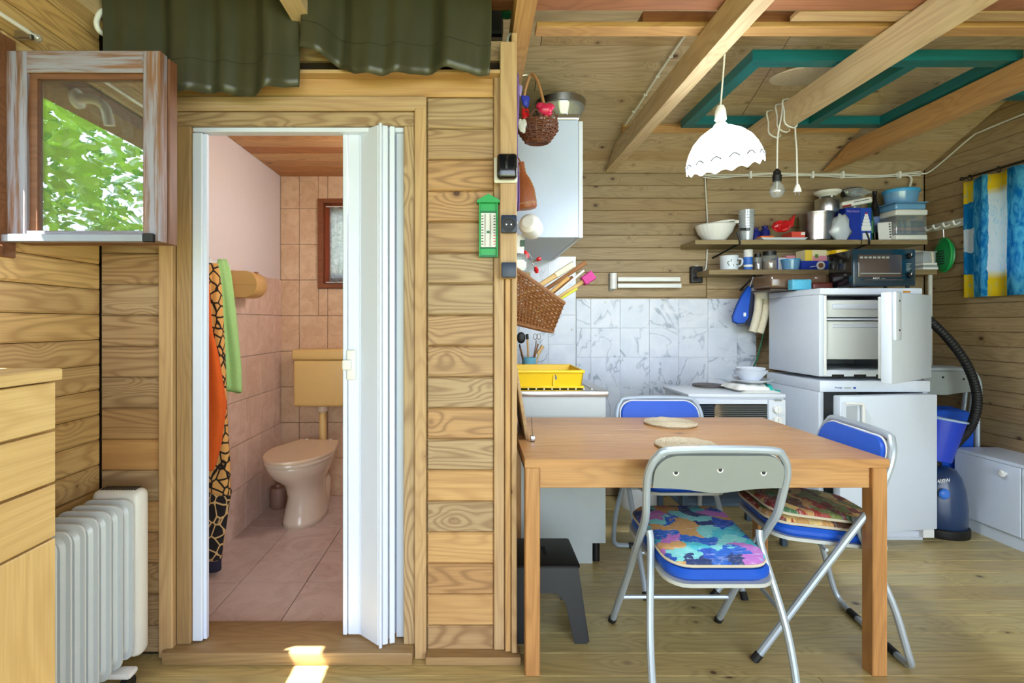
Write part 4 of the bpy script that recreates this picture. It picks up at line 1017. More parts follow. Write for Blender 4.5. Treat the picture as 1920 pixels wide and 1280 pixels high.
obj('mug_body', MB().lathe([(0.026,-0.004),(0.028,0),(0.030,0.0),(0.045,0.012),(0.05,0.03),(0.05,0.09),(0.046,0.09),(0.045,0.03),(0,0.012)], mc, 26, Matrix.Rotation(math.radians(-90-12), 4, 'X') @ Matrix.Rotation(math.radians(20), 4, 'Y')), WHITEP, mg)
obj('mug_handle', MB().tube(smooth_path([mc+Vector((-0.045,0.02,0.0)), mc+Vector((-0.075,0.03,0.0)), mc+Vector((-0.075,0.06,0.0)), mc+Vector((-0.045,0.07,0.0))], 5), 0.005, 8), WHITEP, mg)
obj('wall_hook', MB().tube(smooth_path([(0.136, 2.345, mc.z), (mc.x-0.075, 2.345, mc.z-0.006), (mc.x-0.066, 2.345, mc.z+0.014)], 5), 0.003, 6), STEEL, mg)
hbk_c = at(1008, 268, 2.12)
hb_ = thing('hanging_basket', 'dark wicker basket with arched handle hanging above the leather flask', 'basket', hbk_c)
def hb_f(u, v):
    a = 2*PI*u; r = 0.048 + 0.034*min(1, v*1.7) ; z = 0.002+0.082*v
    return hbk_c + Vector((r*math.cos(a)*1.0, r*math.sin(a)*0.85, z)), Vector((math.cos(a), math.sin(a), 0))
m = MB(); weave(hb_f, 18, 11, 0.0035, 0.003, m, True); o_ = obj('side_weave', m, WICKERD, hb_); o_['kind'] = 'stuff'
m = MB()
for k in range(7): m.tube([hbk_c+Vector((0.007*(k+0.5)*math.cos(a), 0.006*(k+0.5)*math.sin(a), 0.003)) for a in [2*PI*q/20 for q in range(20)]], 0.0036, 5, True)
o_ = obj('base_weave', m, WICKERD, hb_); o_['kind'] = 'stuff'
m = MB()
for k in range(12):
    a = 2*PI*k/12; p0 = hb_f(k/12, 1)[0]; p1 = hb_f((k+0.6)/12, 1)[0]+Vector((0,0,0.028)); p2 = hb_f((k+1.3)/12, 1)[0]
    m.tube(smooth_path([p0, p1, p2], 4), 0.0022, 5)
o_ = obj('open_border', m, WICKERD, hb_); o_['kind'] = 'stuff'
obj('handle', MB().tube(smooth_path([hbk_c+Vector((0.03,-0.06,0.07)), hbk_c+Vector((0.02,-0.05,0.14)), hbk_c+Vector((-0.005,-0.02,0.255)), hbk_c+Vector((-0.03,0.01,0.285)), hbk_c+Vector((-0.055,0.04,0.2)), hbk_c+Vector((-0.06,0.06,0.08))], 6), 0.006, 8), plain('light_wicker', (176,126,80), 0.6), hb_)
obj('hanging_hook', MB().tube(smooth_path([hbk_c+Vector((-0.03,0.01,0.282)), hbk_c+Vector((-0.05,0.01,0.29)), Vector((0.168, hbk_c.y+0.01, 2.212))], 4), 0.003, 6), STEEL, hb_)
for nm, lab, mat, p, r_, cat in (
    ('red_heart', 'red plush heart hanging beside the wicker handle', REDF, (985,218,2.08), (0.014,0.012,0.030), 'ornament'),
    ('blue_bow', 'blue ribbon bow tied above the red heart', BLUEF, (985,190,2.08), (0.016,0.01,0.022), 'bow'),
    ('pink_bow', 'shiny pink red bow on the hanging basket rim', plain('pink_foil', (206,40,84), 0.25, var=0.15, scale=40), (1022,205,2.06), (0.034,0.02,0.024), 'bow'),
    ('lilac_pouch', 'lilac pouch lying in the hanging basket', LILAC, (996,232,2.12), (0.022,0.02,0.018), 'pouch'),
    ('silver_wrap', 'crumpled silver wrapping inside the hanging basket', STEEL, (1012,232,2.12), (0.03,0.025,0.014), 'wrapping'),
    ('violet_heart', 'violet fabric heart above the red heart', LILAC, (974,170,2.08), (0.010,0.01,0.022), 'ornament'),
    ('pale_leaf', 'pale fabric leaf hanging over the basket edge', SILVER, (979,236,2.05), (0.016,0.004,0.026), 'ornament')):
    m = MB(); c = at(*p)
    for dx, dz, ss in ((0,0,1),(0.5,0.45,0.7),(-0.5,0.5,0.65),(0.35,-0.55,0.6)): m.sphere(c+Vector((dx*r_[0], 0.3*dx*r_[1], dz*r_[2])), tuple(q*ss for q in r_), 10, None, 0.1)
    tag(obj(nm, m, mat, ang=3), lab, cat)
m = MB().sheet(lambda u, v: at(965+7*u+1.5*math.sin(v*9), 140+255*v, 1.93) + Vector((0, 0.01*math.sin(u*7+v*3), 0)), 10, 24); tag(obj('purple_cloth', m, PURPLE, thick=0.004, ang=3), 'narrow purple cloth hanging behind the switch post', 'cloth')
# ---- electrics and thermometer on the post
yp = YF-0.0505
sw = thing('light_switch', 'black rotary light switch with pale back plate on the post', 'switch', at(947, 342, yp))
obj('back_plate', MB().box((pX(926, yp), yp-0.012, pZ(344, yp)), (pX(970, yp), yp-0.0008, pZ(296, yp)), 0.006, 3), CREAM, sw)
obj('switch_body', MB().box((pX(931, yp), yp-0.05, pZ(341, yp)), (pX(968, yp), yp-0.012, pZ(295, yp)), 0.012, 4), BLACKG, sw)
obj('rocker', MB().box((pX(946, yp-0.05), yp-0.058, pZ(318, yp-0.05)), (pX(952, yp-0.05), yp-0.048, pZ(302, yp-0.05)), 0.003, 2), BLACKP, sw)
so = thing('wall_socket', 'dark grey single wall socket on the post below the light switch', 'socket', at(953, 440, yp))
obj('socket_plate', MB().box((pX(939, yp), yp-0.03, pZ(438, yp)), (pX(968, yp), yp-0.0008, pZ(406, yp)), 0.004, 2), NAVY, so)
M = Matrix.Rotation(PI/2, 4, 'X')
obj('socket_well', MB().lathe([(0.024,0.0),(0.024,0.004),(0.019,0.004),(0.018,0.001),(0,0.001)], (pX(954, yp-0.03), yp-0.0302, pZ(421, yp-0.03)), 22, M), BLACKP, so)
for dx in (-0.008, 0.008): obj('contact', MB().cyl((pX(954, yp-0.03)+dx, yp-0.034, pZ(421, yp-0.03)), 0.0025, 0.008, 'y', 8), STEEL, so)
tag(obj('cover_plate', MB().box((pX(940, yp), yp-0.024, pZ(521, yp)), (pX(967, yp), yp-0.0008, pZ(493, yp)), 0.003, 2), NAVY), 'square navy blank cover plate on the post, lowest of the fittings', 'cover plate')
yt = YF-0.0125
th = thing('thermometer', 'green house-shaped thermometer hanging on the pine cladding', 'thermometer', at(916, 483, yt))
x0, x1, z0, z1 = pX(898, yt), pX(933, yt), pZ(483, yt), pZ(382, yt)
obj('back_board', MB().box((x0, yt-0.014, z0), (x1, yt-0.001, z1), 0.002, 1), GREEN, th)
for a, b in ((x0, x0+0.005), (x1-0.005, x1)): obj('side_rail', MB().box((a, yt-0.024, z0), (b, yt-0.012, z1), 0.001, 1), GREEN, th)
for a, b in ((z0, z0+0.006), (z0+0.03, z0+0.034), (z1-0.034, z1-0.03)): obj('cross_rail', MB().box((x0+0.004, yt-0.02, a), (x1-0.004, yt-0.013, b), 0.001, 1), DGREEN, th)
xm = (x0+x1)/2
obj('roof', MB().prism([(x0-0.008, z1-0.002), (x1+0.008, z1-0.002), (x1+0.006, z1+0.006), (xm, z1+0.028), (x0-0.006, z1+0.006)], 0.03, Matrix(((1,0,0,0),(0,0,-1,yt-0.001),(0,1,0,0),(0,0,0,1)))), GREEN, th)
obj('hanger', MB().tube([(xm, yt-0.004, z1+0.02), (xm, yt-0.004, z1+0.034)], 0.003, 6), BLACKP, th)
sc = obj('scale_card', MB().box((x0+0.007, yt-0.0165, z0+0.035), (x1-0.007, yt-0.014, z1-0.036)), WHITEC, th)
for sx in (xm-0.011, xm+0.007): obj('glass_tube', MB().cyl((sx, yt-0.019, z0+0.038), 0.0016, z1-z0-0.078, 'z', 8), STEEL, sc)
for k in range(11):
    for sx in (x0+0.012, x1-0.012):
        obj('scale_mark', MB().box((sx-0.0035, yt-0.0172, z0+0.044+0.0098*k), (sx+0.0035, yt-0.0164, z0+0.047+0.0098*k)), INKD if sx < xm or k > 3 else RED, sc)
obj('reset_button', MB().box((xm-0.005, yt-0.022, (z0+z1)/2-0.012), (xm+0.004, yt-0.016, (z0+z1)/2-0.004), 0.001, 1), DGREEN, sc)
# ================================================================ TABLE AND CHAIRS
TX0, TX1, TY0, TY1, TZ = 0.168, 1.385, 1.69, 2.44, 0.73
tb = thing('dining_table', 'pine dining table with square legs against the partition end', 'table', ((TX0+TX1)/2, (TY0+TY1)/2, 0))
nb = 8; w = (TY1-TY0)/nb
for k in range(nb):
    plank(tb, ((TX0+TX1)/2, TY0+w*(k+0.5), TZ-0.028), TX1-TX0, w-0.0003, 0.028, W_TABLE, (1,0,0), (0,1,0), 'top_board', 0.0006)
lg_ = 0.049
for lx in (TX0+0.002, TX1-0.002-lg_):
    for ly in (TY0+0.006, TY1-0.006-lg_):
        plank(tb, (lx+lg_/2, ly+lg_, (TZ-0.029)/2), TZ-0.029, lg_, lg_, W_TABLE, (0,0,1), (-1,0,0), 'leg', 0.003)
for ly in (TY0+0.02, TY1-0.04):
    plank(tb, ((TX0+TX1)/2, ly+0.02, TZ-0.029-0.037), TX1-TX0-2*lg_-0.004, 0.072, 0.02, W_TABLE, (1,0,0), (0,0,1), 'apron', 0.002)
for lx in (TX0+0.02, TX1-0.04):
    plank(tb, (lx, (TY0+TY1)/2, TZ-0.029-0.037), TY1-TY0-2*lg_-0.012, 0.072, 0.02, W_TABLE, (0,1,0), (0,0,1), 'apron', 0.002)
# trivets
def trivet(px, py, rx, label):
    Yc = (HC-TZ)*F_PX/(py-VY); c = Vector((pX(px, Yc), Yc, TZ+0.0012))
    t_ = thing('straw_trivet', label, 'trivet', c, 0, 'straw trivets')
    r = rx*Yc/F_PX
    obj('core', MB().lathe([(r*0.98,0),(r*0.98,0.004),(0,0.004)], c, 36), STRAW, t_)
    m = MB(); n = 12
    pts = []
    for k in range(n*28):
        a = 2*PI*k/28; rr = r*(k+6)/(n*28+6); pts.append(c+Vector((rr*math.cos(a), rr*math.sin(a), 0.006+0.0016*math.sin(k*2.3))))
    m.tube(pts, r/n*0.52, 5); obj('straw_coil', m, STRAW, t_)
trivet(1256, 794.5, 47, 'round woven straw trivet farther back on the table')
trivet(1288, 837, 58, 'round woven straw trivet just behind the front chair back')
# chopping boards leaning on the partition, clip
for lab, xb, xt, y0, y1, zt_, mat in (('large pale chopping board leaning at the left end of the table', 0.212, 0.1665, 1.97, 2.30, 1.01, W_TRIM), ('smaller dark chopping board leaning behind the large one', 0.176, 0.158, 2.05, 2.33, 0.90, W_DARKB)):
    d = Vector((xt-xb, 0, zt_-TZ)); M = Matrix.Translation((xb, y0, TZ+0.002)) @ Matrix.Rotation(math.atan2(d.x, d.z), 4, 'Y')
    tag(obj('chopping_board', MB().box((-0.014, 0, 0), (0, y1-y0, d.length), 0.004, 2, M), mat), lab, 'chopping board', 'chopping boards')
ck = thing('table_clip', 'small chrome tablecloth clip at the left end of the table', 'clip', at(997, 818, 1.93))
c = Vector((0.222, 1.945, TZ+0.001))
obj('clip_body', MB().box(c+Vector((-0.009,-0.012,0)), c+Vector((0.009,0.012,0.022)), 0.003, 2), STEEL, ck)
obj('clip_wire', MB().tube([c+Vector((0,0,0.02)), c+Vector((-0.004,0.0,0.09))], 0.002, 6), STEEL, ck)

CHB = {}
def chair_parts(root, folded=False):
    hw = 0.205
    ft, bend, top = Vector((0, 0.26, 0)), Vector((0, -0.135, 0.575)), Vector((0, -0.20, 0.795))
    def sd(s, p, dx=0): return Vector((s*(hw+dx), p.y, p.z))
    path = [sd(-1, ft, 0.005), sd(-1, ft.lerp(bend, 0.5)), sd(-1, ft.lerp(bend, 0.88)), sd(-1, bend, 0.004), sd(-1, bend.lerp(top, 0.35), 0.010), sd(-1, bend.lerp(top, 0.66), 0.010), sd(-1, bend.lerp(top, 0.9), -0.012), sd(-1, top, -0.065)]
    path = path + [Vector((-p.x, p.y, p.z)) for p in path[::-1]]
    pts = [path[0]] + smooth_path(path[1:-1], 5) + [path[-1]]
    obj('frame_tube', MB().tube(pts, 0.0125, 10), ALU, root, True)
    for s in (-1, 1): obj('front_foot', MB().tube([sd(s, ft, 0.005)+Vector((0,0.002,0.0)), sd(s, ft.lerp(bend, 0.045), 0.005)], 0.0148, 10), RUBBER, root, True)
    # rear U legs
    pv = Vector((0, -0.085, 0.505)); rf = Vector((0, -0.245, 0.0125))
    hr_ = hw - 0.024
    lp_ = [Vector((-hr_, pv.y, pv.z)), Vector((-hr_, pv.y+(rf.y-pv.y)*0.1, 0.45)), Vector((-hr_-0.03, -0.18, 0.24)), Vector((-hr_-0.036, rf.y+0.02, 0.075)), Vector((-hr_-0.02, rf.y, 0.022)), Vector((-hr_+0.04, rf.y, 0.0125))]
    lp_ = lp_ + [Vector((-p.x, p.y, p.z)) for p in lp_[::-1]]
    obj('rear_leg_loop', MB().tube(smooth_path(lp_, 5), 0.0115, 10), ALU, root, True)
    for sx in (-0.11, 0.11): obj('floor_sleeve', MB().cyl((sx-0.025, rf.y, 0.0135), 0.0135, 0.05, 'x', 12), RUBBER, root, True)
    st = ft.lerp(bend, 0.27)
    obj('stretcher', MB().tube([Vector((-hw, st.y, st.z)), Vector((hw, st.y, st.z))], 0.008, 8), ALU, root, True)
    # backrest: grey shell with three screw holes and blue pad in front
    def outline(g, n=14):
        zt_, zb_ = 0.803-g, 0.69+g; xh = hw-0.004-g; r = 0.068; pts = []
        for k in range(7):
            a = PI*k/12; pts.append((xh-r+r*math.sin(a) if False else xh-r+r*math.cos(PI/2-a), zt_-r+r*math.sin(PI/2-a)))
        pts2 = pts[:]
        low = []
        for k in range(n+1):
            x = xh-(2*xh)*k/n; low.append((x, zb_ - 0.018*math.exp(-(x/0.09)**2)))
        left = [(-x, z) for x, z in pts2[::-1]]
        return pts2 + low + left
    tilt = math.atan2(bend.y-top.y, top.z-bend.z)
    def Mb(off): return Matrix.Translation((0, bend.y-0.002, bend.z)) @ Matrix.Rotation(tilt, 4, 'X') @ Matrix(((1,0,0,0),(0,0,-1,off),(0,1,0,-bend.z-0.012),(0,0,0,1)))
    bs = obj('back_shell', MB().prism(outline(0.0), 0.012, Mb(0.002)), GREYP, root, True)
    obj('back_pad', MB().prism(outline(0.004), 0.022, Mb(0.024), 0.006), BLUEV, root, True)
    obj('pad_piping', MB().tube([Mb(0.010) @ Vector((x, z, 0)) for x, z in outline(0.001)], 0.004, 6, True), WHITEP, root, True)
    for hx, hz in ((-0.135, 0.745), (0.0, 0.755), (0.135, 0.745)):
        p = Mb(-0.0105) @ Vector((hx, hz, 0)); h_ = obj('screw_cup', MB().cyl(p, 0.0095, 0.003, 'y', 14), WHITEP, bs, True)
        obj('screw_hole', MB().cyl(p+Vector((0,-0.0006,0)), 0.006, 0.003, 'y', 12), BLACKP, bs, True)
    # seat
    def sp_(g, y0=-0.225, y1=0.185):
        pts = []; r = 0.07
        for cx, cy, a0 in ((0.172-g-r, y0+g+r, -90), (0.182-g-r, y1-g-r, 0), (-0.182+g+r, y1-g-r, 90), (-0.172+g+r, y0+g+r, 180)):
            for k in range(6):
                a = math.radians(a0+18*k); pts.append((cx+r*math.cos(a), cy+r*math.sin(a)))
        return pts
    Ms = Matrix.Translation((0,0,0.405)) @ Matrix.Rotation(math.radians(5), 4, 'X')
    obj('seat_pan', MB().prism(sp_(0.0), 0.012, Ms), plain('seat_pan_grey', (190,194,190), 0.5) if 'pan' not in CHB else CHB['pan'], root, True)
    CHB['pan'] = bpy.data.materials['seat_pan_grey']
    obj('seat_pad', MB().prism(sp_(0.006), 0.036, Ms @ Matrix.Translation((0,0,0.0125)), 0.012), BLUEV, root, True)
    obj('seat_bar', MB().tube([Ms @ Vector((-hw, 0.02, -0.008)), Ms @ Vector((hw, 0.02, -0.008))], 0.006, 8), ALU, root, True)
    return sp_, Ms
chA = thing('folding_chair', 'grey tube folding chair seen from behind in front of the table', 'chair', (0.755, 1.752, 0), 0, 'folding chairs at the table')
sp_, Ms = chair_parts(chA)
def cushion(chair_loc, rz, lift, mat, label, dy=0.0, tilt=0):
    t_ = thing('seat_cushion', label, 'cushion', (chair_loc[0], chair_loc[1], 0), rz, 'seat cushions')
    Mt = Ms @ Matrix.Translation((0, dy, 0.0495+lift)) @ Matrix.Rotation(tilt, 4, 'X')
    pp = sp_(0.012, -0.215, 0.195)
    obj('cover', MB().prism(pp, 0.022, Mt, 0.009), mat, t_, True, ang=3)
    obj('piping', MB().tube([Mt @ Vector((x, y, 0.006)) for x, y in pp], 0.005, 6, True), PIPING, t_, True)
cushion((0.755, 1.752), 0, 0.001, CUSH1, 'blue and turquoise painterly cushion on the front chair')
chC = copy_tree(chA); chC.location = (0.945, 2.425, 0); chC.rotation_euler = (0, 0, PI); chC['label'] = 'blue folding chair on the far side of the table before the cooker'
rzB = math.radians(90-7); chB = copy_tree(chA); chB.location = (1.265, 1.955, 0); chB.rotation_euler = (0, 0, rzB); chB['label'] = 'blue folding chair at the right end of the table before the fridge'
cushion((1.265, 1.955), rzB, 0.001, CUSH2, 'lower brown and red patterned cushion on the right-hand chair', 0.012)
cushion((1.265, 1.955), rzB, 0.031, CUSH2, 'upper red and green patterned cushion on the right-hand chair', 0.004, math.radians(1.0))
# folded chairs by the right wall
def folded(loc, rz, label):
    r = thing('folded_chair', label, 'chair', loc, rz, 'folded chairs by the right wall')
    hw = 0.205
    path = [(-hw,0,0.02), (-hw,0,0.3), (-hw,0.0,0.62), (-hw-0.006,0.0,0.68), (-hw-0.012,0.0,0.80), (-hw+0.012,0.0,0.875), (-hw+0.07,0.0,0.905)]
    path = path + [(-p[0], p[1], p[2]) for p in path[::-1]]
    obj('frame_tube', MB().tube([path[0]] + smooth_path(path[1:-1], 5) + [path[-1]], 0.0125, 10), ALU, r, True)
    o2 = [(-hw+0.028,0.022,0.56), (-hw+0.02,0.022,0.2), (-hw+0.02,0.022,0.07), (-hw+0.06,0.022,0.02)]; o2 = o2 + [(-p[0], p[1], p[2]) for p in o2[::-1]]
    obj('rear_leg_loop', MB().tube(smooth_path(o2, 5), 0.0115, 8), ALU, r, True)
    poly = []
    for k in range(7):
        a = PI*k/12; poly.append((hw-0.08+0.07*math.sin(a), 0.825+0.07*math.cos(a)))
    poly += [(hw-0.01-(2*hw-0.02)*k/12, 0.775-0.02*math.exp(-(((hw-0.01)-(2*hw-0.02)*k/12)/0.1)**2)) for k in range(13)] + [(-x, z) for x, z in poly[::-1]]
    My = Matrix(((1,0,0,0),(0,0,-1,0.004),(0,1,0,0),(0,0,0,1)))
    bs = obj('back_shell', MB().prism(poly, 0.01, My), GREYP, r, True)
    for hx in (-0.12, 0.0, 0.12): obj('screw_hole', MB().cyl((hx, -0.0075, 0.85 if hx else 0.86), 0.007, 0.004, 'y', 10), BLACKP, bs, True)
    sp2 = [(x, 0.48+y) for x, y in sp_(0.0)]
    obj('seat_pad', MB().prism(sp2, 0.03, Matrix(((1,0,0,0),(0,0,-1,0.018),(0,1,0,0),(0,0,0,1))), 0.01), BLUEV, r, True)
for k, (x, y, lab) in enumerate(((2.795, 3.03, 'foremost folded chair leaning in the right corner behind the hose'), (2.822, 3.10, 'middle folded chair of the three in the right corner'), (2.846, 3.17, 'rearmost folded chair of the three in the right corner'))):
    folded((x, y, 0), math.radians(-2), lab)
# black step stool
st = thing('step_stool', 'black plastic step stool under the table', 'stool', (0.28, 2.03, 0))
sx0, sx1, sy0, sy1, sz = 0.155, 0.397, 1.90, 2.15, 0.275
m = MB(); m.box((sx0, sy0, sz-0.014), (sx1, sy1, sz), 0.010, 3); tp_ = obj('stool_top', m, BLACKP, st)
m = MB()
for fx, fy, s1, s2 in ((0,0,-1,-1),(1,0,1,-1),(1,1,1,1),(0,1,-1,1)): pass
def skirt(pa, pb, out):
    (xa, ya), (xb, yb) = pa, pb; o = Vector(out)
    # panel with an arch cut: outline in (s along, z)
    L = math.hypot(xb-xa, yb-ya); pts = [(0, sz-0.012), (L, sz-0.012), (L+0.026, 0.0), (L-0.022, 0.0), (L-0.052, 0.14), (L-0.085, 0.175), (0.085, 0.175), (0.052, 0.14), (0.022, 0.0), (-0.026, 0.0)]
    dx, dy = (xb-xa)/L, (yb-ya)/L; m = MB(); vs = []
    for th_ in (0.0, -0.012):
        for s, z in pts:
            sp = 0.035*(1-z/(sz-0.012)); vs.append((xa+dx*s+o.x*(sp+th_), ya+dy*s+o.y*(sp+th_), z))
    n = len(pts); fs = [tuple(range(n)), tuple(range(n, 2*n))[::-1]] + [(i, (i+1) % n, n+(i+1) % n, n+i) for i in range(n)]
    m._add(vs, fs); return obj('side_frame', m, BLACKP, st)
skirt((sx0+0.006, sy0+0.006), (sx1-0.006, sy0+0.006), (0,-1,0)); skirt((sx1-0.006, sy0+0.006), (sx1-0.006, sy1-0.006), (1,0,0))
skirt((sx1-0.006, sy1-0.006), (sx0+0.006, sy1-0.006), (0,1,0)); skirt((sx0+0.006, sy1-0.006), (sx0+0.006, sy0+0.006), (-1,0,0))
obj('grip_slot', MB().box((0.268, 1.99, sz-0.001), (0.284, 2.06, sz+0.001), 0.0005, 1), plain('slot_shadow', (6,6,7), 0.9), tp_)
# ================================================================ COOKER, FRIDGE, FREEZER
cxa, cxb, cya, cyb, czt = pX(1290, 2.68), pX(1474, 2.68), 2.68, 3.04, pZ(738.5, 2.68)
CWH = plain('cooker_enamel', (214,222,232), 0.25, var=0.02)
ck_ = thing('mini_cooker', 'white table-top cooker with one black hotplate and oven window', 'cooker', ((cxa+cxb)/2, 2.86, 0.43))
obj('cooker_body', MB().box((cxa+0.012, cya+0.012, 0.45), (cxb-0.004, cyb, czt-0.02), 0.004, 2), CWH, ck_)
obj('hob_plate', MB().box((cxa, cya, czt-0.022), (cxb, cyb+0.005, czt), 0.006, 2), CWH, ck_)
hpY = (HC-czt)*F_PX/(724-VY); hp = Vector((pX(1328, hpY), hpY, czt))
obj('hotplate', MB().lathe([(0.088,0.0),(0.09,0.004),(0.088,0.012),(0.07,0.014),(0.03,0.012),(0,0.012)], hp, 32), plain('cast_iron', (74,66,66), 0.5), ck_)
dz1 = czt-0.03
dr_ = obj('oven_door', MB().box((cxa+0.014, cya+0.0, 0.47), (pX(1440, 2.68), cya+0.012, dz1), 0.003, 1), CWH, ck_)
obj('oven_window', MB().box((cxa+0.03, cya-0.003, 0.52), (pX(1438.5, 2.68), cya+0.001, dz1-0.022), 0.002, 1), OVENG, dr_)
for k in range(22): obj('window_line', MB().box((cxa+0.032, cya-0.0042, dz1-0.034-0.0098*k), (pX(1438, 2.68), cya-0.003, dz1-0.0325-0.0098*k)), plain('line_grey', (120,140,150), 0.4) if k == 0 else bpy.data.materials['line_grey'], dr_)
pn = obj('control_panel', MB().box((pX(1441, 2.68), cya-0.001, 0.47), (cxb-0.002, cya+0.012, dz1), 0.003, 1), CWH, ck_)
for py_ in (767, 788, 812):
    c = at(1456, py_, cya-0.002); kb = obj('knob', MB().lathe([(0.024,0),(0.024,0.006),(0.02,0.018),(0,0.019)], c, 22, Matrix.Rotation(PI/2, 4, 'X')), WHITEP, pn)
    obj('pointer', MB().box(c+Vector((-0.003,-0.026,-0.016)), c+Vector((0.003,-0.016,0.016)), 0.002, 1), WHITEP, kb)
    obj('indicator_mark', MB().cyl(at(1470, py_-9, cya-0.002), 0.0015, 0.002, 'y', 8), INKD, pn)
obj('brand_plate', MB().box(at(1452, 752, cya-0.0015), at(1466, 748.5, cya-0.003)), GREYP, pn)
for fx in (cxa+0.05, cxb-0.05):
    for fy in (cya+0.05, cyb-0.05): obj('foot', MB().cyl((fx, fy, 0.432), 0.014, 0.02, 'z', 12), BLACKP, ck_)
sd_ = thing('cooker_stand', 'dark blue-grey metal stand with low shelf under the cooker', 'stand', ((cxa+cxb)/2, 2.86, 0))
STG = plain('blue_grey_steel', (70,88,104), 0.5, 0.3)
obj('stand_top', MB().box((cxa-0.03, cya-0.0, 0.41), (cxb+0.01, cyb+0.02, 0.431), 0.003, 1), STG, sd_)
obj('stand_shelf', MB().box((cxa-0.03, cya+0.02, 0.205), (cxb+0.01, cyb+0.02, 0.222), 0.003, 1), STG, sd_)
for fx in (cxa-0.03, cxb-0.02):
    for fy in (cya, cyb-0.01): obj('leg', MB().box((fx, fy, 0), (fx+0.03, fy+0.03, 0.41), 0.003, 1), STG, sd_)
bn_ = thing('pedal_bin', 'white pedal bin on the floor between sink unit and cooker', 'bin', (pX(1205, 3.25), 3.25, 0))
c = Vector((pX(1203, 3.25), 3.27, 0.001))
obj('bin_body', MB().lathe([(0.125,0),(0.13,0.01),(0.13,0.30),(0.125,0.31),(0.09,0.33),(0,0.335)], c, 30), WHITEP, bn_)
obj('pedal', MB().box((c.x+0.01, c.y-0.18, 0.005), (c.x+0.07, c.y-0.125, 0.035), 0.004, 2), BLACKP, bn_)
# plates and cloth on the cooker
tw = thing('tea_towel', 'folded white tea towel with teal border on the cooker', 'tea towel', (pX(1405, 2.8), 2.82, czt))
zq = czt+0.001; xa_, xb_ = pX(1368, 2.8), pX(1446, 2.74)
def foldsheet(x0, x1, y0, y1, z0, h, sd):
    m = MB(); rnd = random.Random(sd); n = 16
    def f(u, v):
        e = min(u, 1-u, v, 1-v); return Vector((x0+(x1-x0)*u+0.004*math.sin(v*17+sd), y0+(y1-y0)*v+0.004*math.sin(u*21), z0+h*min(1, e*9)*(1+0.14*math.sin(u*19+v*7+sd))))
    m.sheet(f, n, n); 
    m._add([(x0,y0,z0),(x1,y0,z0),(x1,y1,z0),(x0,y1,z0)], [(0,3,2,1)]); return m
obj('fold_lower', foldsheet(xa_+0.03, xb_+0.035, 2.70, 2.93, zq, 0.012, 1), WHITEC, tw, ang=3)
obj('fold_upper', foldsheet(xa_+0.01, xb_+0.0, 2.73, 2.93, zq+0.012, 0.026, 2), WHITEC, tw, ang=3)
obj('teal_border', foldsheet(xb_-0.008, xb_+0.016, 2.735, 2.925, zq+0.010, 0.026, 3), TEALC, tw, ang=3)
obj('teal_corner', foldsheet(xb_+0.034, xb_+0.055, 2.74, 2.80, zq, 0.008, 4), TEALC, tw, ang=3)
pc = Vector((pX(1407, 2.83), 2.83, zq+0.042))
pt = thing('dinner_plate', 'white dinner plate lying on the tea towel', 'plate', pc)
obj('plate_dish', MB().lathe([(0.06,0),(0.07,0.004),(0.112,0.018),(0.116,0.022),(0.11,0.022),(0.07,0.010),(0,0.008)], pc, 36), WHITE, pt)
bo = thing('stacked_bowls', 'white soup bowl standing on the dinner plate', 'bowl', pc+Vector((0,0,0.01)))
obj('bowl_wall', MB().lathe([(0.042,0.009),(0.044,0.014),(0.072,0.046),(0.086,0.066),(0.088,0.070),(0.084,0.070),(0.07,0.05),(0.05,0.02),(0,0.018)], pc, 36), WHITE, bo)
tag(obj('top_bowl', MB().lathe([(0.038,0.022),(0.04,0.028),(0.066,0.056),(0.076,0.078),(0.072,0.08),(0.06,0.058),(0.04,0.034),(0,0.032)], pc+Vector((0,0,0.004)), 36), WHITE), 'second white bowl nested in the soup bowl', 'bowl')
# fridge (lower) and freezer (upper), doors ajar
def cold(name, label, x0, x1, y0, y1, z0, z1, top_h, door_z, ang_, hinge_x, dw, dthick):
    t_ = thing(name, label, 'fridge', ((x0+x1)/2, (y0+y1)/2, z0))
    e = 0.028
    obj('side_wall', MB().box((x0, y0, z0+0.02), (x0+e, y1, z1-top_h), 0.004, 2), WHITE, t_)
    obj('side_wall', MB().box((x1-e, y0, z0+0.02), (x1, y1, z1-top_h), 0.004, 2), WHITE, t_)
    obj('rear_wall', MB().box((x0+e, y1-0.03, z0+0.02), (x1-e, y1, z1-top_h)), INNER, t_)
    obj('bottom_wall', MB().box((x0+e, y0, z0+0.02), (x1-e, y1-0.03, z0+0.055), 0.003, 1), WHITE, t_)
    obj('top_panel', MB().box((x0-0.002, y0-0.012, z1-top_h), (x1+0.004, y1, z1), 0.006, 2), WHITE, t_)
    M = Matrix.Translation((hinge_x, y0-0.006, 0)) @ Matrix.Rotation(ang_, 4, 'Z')
    d = MB().box((-dw, -dthick, door_z[0]), (0, 0, door_z[1]), 0.006, 2, M); dro = obj('door', d, plain('door_enamel', (216,226,238), 0.28, var=0.015) if 'door_enamel' not in bpy.data.materials else bpy.data.materials['door_enamel'], t_)
    obj('door_liner', MB().box((-dw+0.02, 0.0, door_z[0]+0.02), (-0.02, 0.018, door_z[1]-0.02), 0.005, 2, M), INNER, dro)
    return t_, M, dro
FX0, FX1, FYF, FYB = pX(1535, 2.75), 2.46, 2.75, 3.24
fr, Mf, fdoor = cold('fridge', 'white under-counter fridge with its door slightly ajar, beneath the freezer', FX0, FX1, FYF, FYB, 0.0, 0.872, 0.062, (0.085, 0.805), math.radians(8), FX1, 0.583, 0.045)
obj('plinth', MB().box((FX0+0.01, FYF+0.02, 0.0), (FX1-0.01, FYF+0.06, 0.075)), WHITE, fr)
